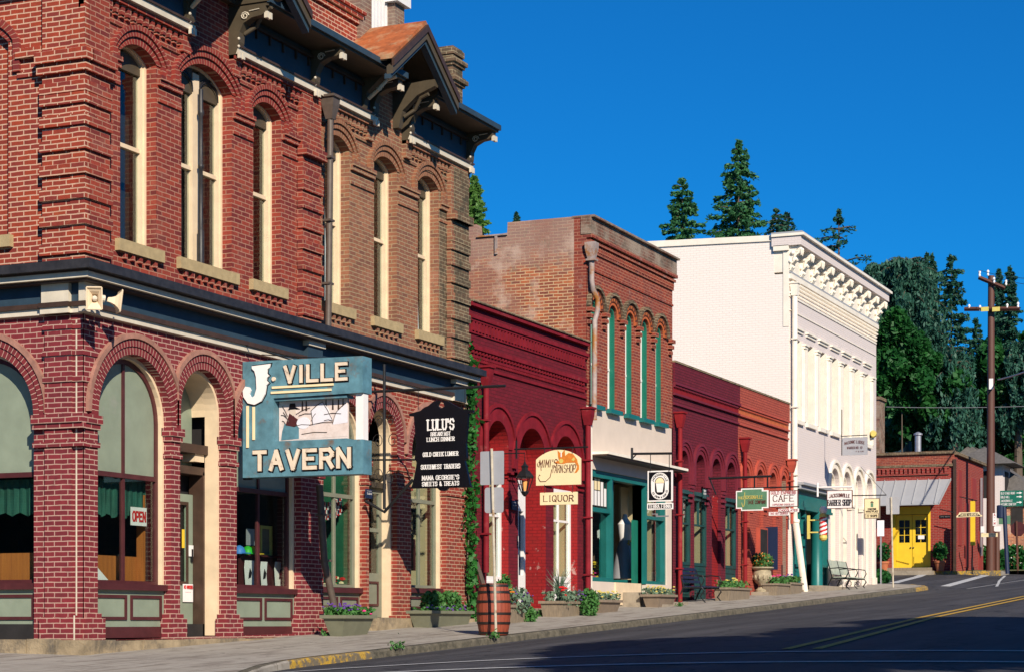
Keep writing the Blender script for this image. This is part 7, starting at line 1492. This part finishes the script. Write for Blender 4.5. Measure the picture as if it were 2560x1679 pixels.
# white t-shirt and figures in the teal shop window
X0_, Z1_ = F(1493, 1320, .35); X1_, Z0_ = F(1518, 1383, .35); w_ = X1_-X0_
flat('t_shirt', 'white t-shirt hanging in the left teal shop window', 't-shirt', FRONT, [(X0_+w_*.25, Z0_), (X1_-w_*.02, Z0_), (X1_-w_*.12, Z1_-.22), (X1_, Z1_-.20), (X1_, Z1_-.04), (X1_-w_*.3, Z1_), (X0_+w_*.55, Z1_-.03), (X0_+w_*.3, Z1_), (X0_, Z1_-.05), (X0_+.02, Z1_-.22), (X0_+w_*.2, Z1_-.2)], -.34, 'whites')
X, Z = F(1572, 1450, .6); t = thing('dress_form', 'mannequin in a white top and long grey patterned skirt in the middle shop window', 'mannequin', (X, .6, Z))
mb = MB(); mb.lathe(X, .7, [(.34, 0), (.30, .3), (.22, .7), (.14, .95)], 16, 0, Z+.05); mb.build('skirt', 'signback', t, smooth=True); mb = MB(); mb.lathe(X, .7, [(.14, .95), (.17, 1.15), (.19, 1.35), (.07, 1.5), (.05, 1.6)], 14, 0, Z+.05); mb.build('top', 'whites', t, smooth=True)
leafcloud('trim', 'txtgold', cluster(60, (X, .55, Z+.9), (.2, .1, .12)), .05, t)
X, Z = F(1490, 1450, .5); t = thing('flower_display', 'bright yellow and magenta paper flowers in the left teal shop window', 'flowers', (X, .5, Z)); flowers('yellow_blooms', 'yellow', cluster(16, (X, .5, Z+.22), (.22, .12, .25)), .06, t); flowers('magenta_blooms', 'pink', cluster(12, (X+.1, .45, Z+.1), (.3, .1, .14)), .05, t)
X, Z = F(1640, 1330, .5); t = thing('hanging_plant', 'leafy vine hanging in the right teal shop window', 'plant', (X, .5, Z)); leafcloud('leaves', 'leaf_br', cluster(400, (X, .45, Z), (.22, .15, .55)), .07, t); mb = MB(); mb.tube([(X, .5, Z), (X, .5, Z+.9)], .01, 4); mb.build('stem', 'bark', t)
X, Z = F(1753, 1388, .3); t = thing('sunflower', 'yellow sunflower in the second green arcade window', 'flower', (X, .3, Z-.4)); mb = MB(); mb.ball((X, .3, Z), .13, (1, .4, 1), n=10); mb.build('bloom', 'yellow', t); mb = MB(); mb.tube([(X, .32, Z-.55), (X, .32, Z)], .02, 5); mb.build('stem', 'leaf_br', t)
# ------------------------------------------------------------------ utility pole, wires and road signs at the far corner
x, y, z = 86.0, -1.25, 2.1; t = thing('utility_pole', 'tall brown wooden utility pole with two crossarms and white insulators', 'utility pole', (x, y, z))
Y_, ztop = S(2478, 690, x); mb = MB(); mb.tube([(x, y, z-.2), (x, (y+Y_)/2, (z+ztop)/2), (x, Y_, ztop)], [.19, .165, .135], 14); mb.build('mast', 'polewood', t, smooth=True)
def arm(u0_, v0_, u1_, v1_, dx0, dx1, nm='crossarm'):
    a = S(u0_, v0_, x+dx0); b = S(u1_, v1_, x+dx1); mb = MB(); mb.tube([(x+dx0, a[0], a[1]), (x+dx1, b[0], b[1])], .09, 4); mb.build(nm, 'polewood', t); return (x+dx0, a[0], a[1]), (x+dx1, b[0], b[1])
A1 = arm(2447, 694, 2512, 721, -.2, -.2); A2 = arm(2411, 773, 2549, 772, -.25, -.25)
for (u_, v_) in ((2423, 770), (2450, 772), (2518, 768), (2545, 764), (2449, 686), (2470, 684), (2485, 702), (2515, 708)):
    a = S(u_, v_, x-.25); mb = MB(); mb.lathe(x-.25, a[0], [(.03, -.1), (.05, -.06), (.035, .02), (.055, .06), (.045, .12), (.02, .15)], 8, 0, a[1]); mb.build('insulator', 'whites', t)
for (u_, v_) in ((2462, 773), (2490, 773)): a = S(u_, v_, x-.36); mb = MB(); mb.box(x-.36, x-.34, a[0]-.16, a[0]+.16, a[1]-.09, a[1]+.09); mb.build('marker_plate', 'txtgold', t)
a = S(2480, 960, x-.2); mb = MB(); mb.box(x-.24, x-.2, a[0]-.05, a[0]+.12, a[1]-.2, a[1]+.25); mb.build('bracket', 'whites', t)
def wire(name, label, p, q, sag, r=.012, mat='iron'):
    pts = [tuple(Vector(p).lerp(Vector(q), i/16) - Vector((0, 0, sag*4*(i/16)*(1-i/16)))) for i in range(17)]
    mb = MB(); mb.tube(pts, r, 4); return solo(mb, name, mat, label, 'cable', p)
e1 = deep(2660, 885, 70); wire('cable', 'thick pale service cable slanting from the utility pole out to the right', (x-.2, S(2495, 948, x-.2)[0], S(2495, 948, x-.2)[1]), tuple(e1), .1, .035, 'steel')
e0 = deep(2215, 1016, 95); e1 = deep(2700, 1008, 95); wire('cable', 'thin wire crossing the trees level with the far roofs', tuple(e0), tuple(e1), .1, .014, 'steel')
for i, (va, vb) in enumerate(((684, 672), (700, 690))): 
    e0 = deep(2300, va-4, 130); e1 = deep(2700, vb+18, 60); pa = S(2450+i*40, va-2, x-.25)
    wire('cable', ('upper', 'lower')[i]+' thin power line running from the pole top to the right', (x-.25, pa[0], pa[1]+.1), tuple(e1), .2, .010)
# mustard banner post, wrought sign, direction sign, stop sign
def at(u_, v_, X): return S(u_, v_, X)
X = 83.0; t = thing('banner_post', 'thin iron post with a tall yellow banner by the red store', 'banner', (X, at(2431, 1432, X)[0], 2)); a = at(2426, 1362, X); b = at(2437, 1251, X); ff = SIDE(X)
mb = MB(); mb.pr(ff, rect(-a[0], -b[0], a[1], b[1]), -.12, 0); mb.build('banner', 'yellow', t); mb = MB(); yy = at(2430, 1432, X)[0]; mb.tube([(X+.05, yy, 2.0), (X+.05, yy, b[1]+.1)], .03, 6); mb.tube([(X+.05, at(2398, 1240, X)[0], at(2398, 1240, X)[1]), (X+.05, at(2442, 1250, X)[0], at(2442, 1250, X)[1])], .02, 5); mb.build('post', 'iron', t)
X = 82.0; a = at(2391, 1292, X); b = at(2455, 1278, X); t = thing('hanging_sign', 'cream edged black fretwork sign hanging in front of the yellow banner', 'sign', (X, -1, 4)); ff = SIDE(X)
A, B = -a[0], -b[0]; mb = MB(); o_ = [(A, a[1]), (B, a[1]+.02), (B, a[1]+.07), (B-.08, a[1]+.10), (B-.12, b[1]), (A+.12, b[1]), (A+.08, a[1]+.12), (A, a[1]+.06)]; mb.pr(ff, o_, -.05, 0, 0); cx_ = (A+B)/2; cz_ = (a[1]+b[1])/2; mb.pr(ff, [(cx_+(p-cx_)*.86, cz_+(q_-cz_)*.70) for p, q_ in o_], 0, .003, 1); mb.build('board', ['signcream', 'black'], t)
mb = MB(); text(mb, 'CHEESE & BREWER', ff, cx_, cz_-.045, .10, (B-A)*.68, t=.2, c=.004); mb.build('lettering', 'signcream', t); mb = MB(); mb.tube([(X, -A+.1, a[1]+.2), (X, .1, a[1]+.35)], .02, 5); mb.tube([(X, -A-.1, b[1]), (X, -A-.1, b[1]+.3)], .012, 5); mb.build('bracket', 'iron', t)
X = 80.5; t = thing('direction_sign', 'green road direction sign with three arrows on a black post', 'road sign', (X, at(2518, 1432, X)[0], 2)); ff = SIDE(X); a = at(2500, 1265, X); b = at(2558, 1224, X); A, B = -a[0], -b[0]
mb = MB(); mb.pr(ff, rect(A, B, a[1], b[1]), -.04, 0); mb.build('panel', 'hwgreen', t)
mb = MB(); H_ = b[1]-a[1]
for s_, k, w1 in (('OLD STAGE ROAD', .80, .60), ('GOLD HILL', .56, .38), ('JACKSONVILLE', .32, .50), ('HISTORIC CEMETERY', .10, .66)): text(mb, s_, ff, A+(B-A)*(.04+w1/2), a[1]+H_*k-.02, .085, (B-A)*w1, t=.18, c=.002)
for k in (.84, .60, .25): zz_ = a[1]+H_*k; mb.ob(ff, B-.26, B-.12, zz_-.015, zz_+.015, .002, .005); mb.pr(ff, [(B-.14, zz_-.05), (B-.04, zz_), (B-.14, zz_+.05)], .0025, .0055)
mb.build('lettering', 'whites', t); q0 = at(2518, 1432, X); q1 = at(2508, 1262, X); mb = MB(); mb.tube([(X+.08, q0[0], 1.95), (X+.08, q1[0], b[1]-.1)], .085, 8); mb.build('post', 'navy', t)
q = at(2500, 1275, X); mb = MB(); mb.lathe(X+.05, q[0], [(.1, 0), (.14, .02), (.14, .5), (.1, .52)], 10, 0, q[1]-.3); mb.build('signal_head', 'navy', t)
for (X, ua, ub, va, vb, mt, lb) in ((84.3, 2452, 2461, 1314, 1330, 'whites', 'small white notice left of the utility pole'), (84.3, 2485, 2502, 1314, 1326, 'whites', 'wider white notice right of the utility pole'), (84.6, 2453, 2494, 1331, 1341, 'signcream', 'narrow cream fingerboard on the utility pole'), (85.1, 2482, 2491, 1281, 1313, 'whites', 'tall narrow white sign with red letters beside the utility pole'), (88.5, 2497, 2526, 1287, 1309, 'signgreen', 'green and white framed sign behind the direction post')):
    a = at(ua, vb, X); b = at(ub, va, X); ff = SIDE(X); le = None
    if vb-va > 30: le = [(ch, (-a[0]-b[0])/2, b[1]-.12-.12*i, .09, None, 'txtred', .2) for i, ch in enumerate('A--M')]
    elif mt == 'signcream': le = [('---- ------', (-a[0]-b[0])/2, b[1]-.09, .05, .5, 'txtbrown', .2)]
    flat('notice_board', lb, 'notice', ff, rect(-a[0], -b[0], a[1], b[1]), 0, mt, .03, le)
X = 86.5; q = at(2545, 1321, X); t = thing('stop_sign', 'dark red octagonal sign seen from behind at the right edge', 'road sign', (X, q[0], 2.1)); r_ = .33; ff = SIDE(X); mb = MB(); mb.pr(ff, [(-q[0]+r_*cos(pi/8+k*pi/4), q[1]+r_*sin(pi/8+k*pi/4)) for k in range(8)], -.02, 0); mb.build('plate', 'maroon', t); mb = MB(); mb.tube([(X-.04, q[0], 2.0), (X-.04, q[0]+.06, q[1]+.35)], .045, 6); mb.build('post', 'polewood', t)
X = 87; q = at(2493, 1432, X); mb = MB(); mb.tube([(X, q[0], 2.0), (X, q[0], at(2493, 1328, X)[1])], .11, 8); solo(mb, 'wooden_post', 'polewood', 'short brown wooden post right of the utility pole', 'post', (X, q[0], 2))
mb = MB(); mb.box(FX-.12, FX-.04, -.10, .02, 2.1, 6.9); solo(mb, 'downpipe', 'brown', 'dark downpipe on the corner of the red store', 'downpipe', (FX, 0, 2.1))
for i, (u_, v_, d, rx, rz, n_, lb) in enumerate(((2462, 1400, 94, .75, .75, 900, 'green shrub growing left of the utility pole at the far corner'), (2497, 1405, 93, .45, .65, 600, 'green shrub growing right of the utility pole at the far corner'), (2535, 1400, 95, .85, .75, 1100, 'flowering shrub with white blooms at the right edge'))):
    p = deep(u_, v_, d); t = thing('shrub', lb, 'shrub', (p.x, p.y, 2.2)); leafcloud('foliage', 'leaf_br', cluster(n_, (p.x, p.y, p.z), (rx, rx, rz)), .13, t); mb = MB(); mb.tube([(p.x, p.y, 2.1), (p.x, p.y, p.z)], .03, 5); mb.build('stem', 'bark', t)
    if i == 2: flowers('flowers', 'whites', cluster(26, (p.x-.2, p.y, p.z+.2), (rx, rx, rz*.8)), .05, t)
# weeds at the foot of walls and in the kerb
P_ = []
for (u_, v_) in ((820, 1588), (1193, 1553), (996, 1634), (1238, 1605), (1350, 1540), (1700, 1515), (640, 1590)):
    x, y, z = gp(u_, v_); P_ += [(x+random.gauss(0, .1), y+random.gauss(0, .03), z+abs(random.gauss(0, .05))) for _ in range(60)]
tag(leafcloud('weeds', 'leaf_pl', P_, .035), kind='stuff')
# ------------------------------------------------------------------ trees
def trunk_mesh(p, h, r, parent, limbs=(), z0=0):
    mb = MB(); mb.tube([(p[0], p[1], z0), (p[0]+.1, p[1], z0+(h-z0)*.5), (p[0], p[1], h)], [r, r*.6, r*.08], 9)
    for a, b, rr in limbs: mb.tube([a, tuple((Vector(a)+Vector(b))/2+Vector((0, 0, .1))), b], [rr, rr*.6, rr*.15], 4)
    return mb.build('trunk', 'bark', parent, recalc=False)
def conifer(label, u, vtop, d, hw_px, vlow, mat='leaf_con', dens=1.0, droop=.25, leaf=None, name='conifer_tree', gaps=.12, power=.8, group='conifers behind the shops'):
    top = deep(u, vtop, d); px = d/FPX; R_ = hw_px*px; zl = (HOR-vlow)*px; Hc = top.z-zl; zb = min(3, zl-1)
    t = thing(name, label, 'tree', (top.x, top.y, zb), group)
    nl = int(max(9, Hc/(R_*.20))); P_ = []; D_ = []; limbs = []; leaf = leaf or max(.11, 2.1*px*2.2)
    for k in range(nl+1):
        f = (k+.15)/nl; z = top.z-Hc*f; R0 = R_*(f**power)*random.uniform(.80, 1.1)+.10*R_*.4
        nb = random.randint(5, 7) if f > .12 else 4; a0 = random.uniform(0, 6.3)
        for b in range(nb):
            if random.random() < gaps: continue
            a = a0+2*pi*b/nb+random.uniform(-.35, .35); L_ = R0*random.uniform(.5, 1.3); dz = -droop*L_+random.uniform(-.05, .08)*L_
            e = (top.x+L_*cos(a), top.y+L_*sin(a), z+dz); s0 = (top.x, top.y, z)
            limbs.append((s0, e, .035*R_*.6+.012))
            m_ = int(dens*(10+26*(L_/R_))*1.9)
            for q in range(m_):
                s_ = random.uniform(.12, 1)**.7; w_ = (1-s_*.55)*L_*.30
                P_.append((top.x+L_*s_*cos(a)+random.gauss(0, w_*.55)*-sin(a)+random.gauss(0, .03), top.y+L_*s_*sin(a)+random.gauss(0, w_*.55)*cos(a), z+dz*s_**1.3+random.gauss(0, .07*R_*.5)-abs(random.gauss(0, .05*R_))*.4))
                D_.append((cos(a), sin(a), -.2))
    P_ += [(top.x+random.gauss(0, .03*R_), top.y+random.gauss(0, .03*R_), top.z-random.uniform(-.02, .12)*Hc*.6) for _ in range(int(30*dens))]; D_ += [(0, 0, 1)]*int(30*dens)
    trunk_mesh((top.x, top.y), top.z-.02*Hc, .055*R_+.12, t, limbs, zb)
    leafcloud('crown', mat, P_, leaf, t, aspect=2.2, dirs=D_, flat=.6); return t
conifer('light green slender tree rising between the corner building and the tall brick building', 1186, 445, 75, 38, 640, 'leaf_lt', 1.3, .05, gaps=.2, power=.45)
conifer('tiny conifer tip showing over the notched brick parapet', 1291, 533, 120, 22, 600, 'leaf_dk', .5)
conifer('medium conifer left of the tallest one above the white building', 1706, 450, 130, 74, 670, 'leaf_con', 2.2, .05, gaps=.14, power=.6)
conifer('tallest conifer towering above the white building', 1846, 356, 140, 92, 690, 'leaf_con', 2.6, .06, gaps=.12, power=.62)
conifer('short conifer right of the tallest one above the white building', 1940, 524, 135, 60, 640, 'leaf_dk', .8, power=.6)
conifer('shorter twin conifer tip just above the white cornice', 1968, 534, 138, 50, 640, 'leaf_dk', .6, power=.6)
conifer('dark layered conifer with wide horizontal boughs over the white cornice', 2097, 527, 125, 118, 720, 'leaf_dk', 1.1, .0, gaps=.36, power=.9)
conifer('tall dark conifer behind the weeping cedar', 2378, 643, 150, 78, 1150, 'leaf_dk', 1.5, .15, power=.50)
conifer('narrow dark conifer left of the pole top', 2330, 640, 160, 40, 1100, 'leaf_dk', .9, .1, power=.5)
conifer('dark conifer right of the utility pole', 2524, 671, 140, 52, 1100, 'leaf_dk', 1.4, .12, power=.50)
conifer('slim dark conifer just right of the utility pole', 2497, 676, 150, 34, 1100, 'leaf_dk', .9, .1, power=.55)
conifer('small pointed conifer tip above the weeping cedar', 2318, 634, 140, 26, 900, 'leaf_deo', .7, power=.6)
# weeping cedar: long arching boughs with hanging sprays
def cedar(label, u, v, d, R_px, vbot, n=26):
    c = deep(u, v, d); px = d/FPX; R_ = R_px*px; t = thing('weeping_cedar', label, 'tree', (c.x, c.y, 3)); P_ = []; D_ = []; limbs = []
    zb = (HOR-vbot)*px
    for k in range(n):
        f = k/n; z = c.z-(c.z-zb)*f**1.1; nb = 6
        for b in range(nb):
            a = random.uniform(0, 2*pi); L_ = R_*(.45+.62*f**.6)*random.uniform(.7, 1.15); mid = Vector((c.x+L_*.55*cos(a), c.y+L_*.55*sin(a), z+.14*L_)); e = Vector((c.x+L_*cos(a), c.y+L_*sin(a), z-.10*L_)); s0 = Vector((c.x, c.y, z-.15*L_))
            limbs.append((tuple(s0), tuple(mid), .06)); limbs.append((tuple(mid), tuple(e), .03))
            for q in range(210):
                s_ = random.uniform(.1, 1); p = s0.lerp(mid, s_*2) if s_ < .5 else mid.lerp(e, s_*2-1); h_ = abs(random.gauss(0, .13*L_+.3))
                P_.append((p.x+random.gauss(0, .12*L_*.6), p.y+random.gauss(0, .12*L_*.6), p.z-h_)); D_.append((0, 0, -1))
    trunk_mesh((c.x, c.y), c.z, .35, t, limbs, 3); leafcloud('crown', 'leaf_deo', P_, .12, t, aspect=2.6, dirs=D_, flat=.0); return t
cedar('large weeping blue green cedar overhanging the street behind the white building', 2268, 650, 112, 118, 980)
cedar('lower weeping cedar boughs to the left beside the white cornice', 2200, 665, 118, 80, 900, 14)
def broad(label, u, v, d, rx, rz, n, mat='leaf_br', leaf=.26, group='leafy trees at the end of the street', name='leafy_tree', lobes=22):
    c = deep(u, v, d); px = d/FPX; RX, RZ = rx*px, rz*px; t = thing(name, label, 'tree', (c.x, c.y, 2.2), group); P_ = []; limbs = []
    for k in range(lobes):
        q = np.random.normal(size=3); q /= np.linalg.norm(q); r_ = random.uniform(.45, .95); lc = (c.x+q[0]*RX*r_, c.y+q[1]*RX*r_, c.z+q[2]*RZ*r_); rr = random.uniform(.26, .44)
        P_.append(cluster(n//lobes, lc, (RX*rr, RX*rr, RZ*rr*.75))); limbs.append(((c.x+.4, c.y, c.z-RZ*.2), lc, .035))
    P_ = np.concatenate(P_); trunk_mesh((c.x+.4, c.y), c.z-.2*RZ, .09, t, limbs, 2.0); leafcloud('crown', mat, P_, leaf, t, aspect=1.5, flat=.5); return t
broad('broad green tree directly right of the white building', 2250, 900, 100, 75, 120, 16000)
broad('green tree filling the gap above the red store roof', 2330, 990, 102, 95, 130, 17000)
broad('darker green tree behind the stove pipe', 2215, 1060, 108, 80, 90, 9000, 'leaf_con')
broad('green tree between the store roof and the utility pole', 2415, 1060, 106, 85, 140, 14000)
broad('bright green tree behind the pole on the right', 2535, 940, 104, 75, 130, 14000)
broad('green tree low at the right edge above the brick house', 2560, 1120, 106, 80, 120, 12000)
broad('dark green tree above the small tower roof', 2460, 1010, 118, 85, 150, 12000, 'leaf_dk')
broad('dark tree mass behind the store', 2300, 1130, 125, 140, 90, 9000, 'leaf_dk')
broad('dark tree mass behind the brick house', 2500, 1180, 128, 120, 90, 8000, 'leaf_dk')
cedar('feathery cedar boughs hanging in front of the green trees above the store', 2385, 880, 101, 70, 1080, 12)
cedar('feathery cedar at the right edge behind the pole', 2545, 860, 103, 60, 1060, 10)
conifer('dark conifer filling the gap left of the pole', 2440, 800, 126, 60, 1150, 'leaf_dk', 1.3, .12, power=.6)
# distant wooded hill
def hill(x, y): return 3+60*exp(-((x-520)/170)**2-((y-(-10))/260)**2)
M['hillgreen'] = paint('distant_woods', (.012, .032, .04), .95, .5, .05, .0)
mb = MB(); n = 30; xs = fr_(200, 900, n); ys = fr_(-350, 500, n)
mb.add([(x, y, hill(x, y)+random.uniform(-1.5, 1.5)*(hill(x, y) > 8)) for x in xs for y in ys], [(i*(n+1)+j, (i+1)*(n+1)+j, (i+1)*(n+1)+j+1, i*(n+1)+j+1) for i in range(n) for j in range(n)]); tag(mb.build('hill', 'hillgreen', recalc=False), kind='structure')
# ------------------------------------------------------------------ across the street, unseen: blocks added to darken the glass, tree shading the road
t = thing('added_reflection_block', 'brick building on the opposite corner of the side street, left of the viewpoint', 'building', (-4, 12, -1.5))
mb = MB(); mb.box(-14, 5.5, 3, 26, -3, 8); mb.build('wall', 'dark_brick', t); mb = MB(); mb.box(-14.2, 5.7, 2.8, 26.2, 8, 8.3); mb.build('coping', 'grey_brick', t)  # unseen block, added so the side window reflects something dark
for x0_, x1_, h_, lb in ((23.5, 55, 6.3, 'two storey dark brick building across the street behind the viewpoint'), (57, 95, 8.6, 'long dark brick building farther up across the street'), (97, 190, 10.5, 'last brick building across the street at the top of the hill')):
    t = thing('added_reflection_block', lb, 'building', ((x0_+x1_)/2, -26, g(x0_)))
    mb = MB(); mb.box(x0_, x1_, -32, -25, g(x0_)-1, h_); mb.build('wall', 'dark_brick', t); mb = MB(); mb.box(x0_-.2, x1_+.2, -32.2, -24.8, h_, h_+.3); mb.build('coping', 'grey_brick', t)  # unseen blocks, added as dark reflections for the shop windows
c = (13.4, -22.0, 6.4); t = thing('street_tree', 'wide leafy tree across the street behind the viewpoint', 'tree', (13.4, -22, -.8))
P_ = []; limbs = []
for k in range(34):
    a = random.uniform(0, 2*pi); r_ = random.uniform(0, .85)**.5; ph = random.uniform(-.75, .78); rr = sqrt(1-ph*ph); lc = (c[0]+7.6*r_*rr*cos(a), c[1]+3.0*r_*rr*sin(a), c[2]+5.6*ph); P_.append(cluster(800, lc, (1.9, 1.7, 1.35))); limbs.append(((c[0], c[1], 3), lc, .1))
trunk_mesh((c[0], c[1]), 9, .4, t, limbs, -1); leafcloud('crown', 'leaf_br', np.concatenate(P_), .42, t)
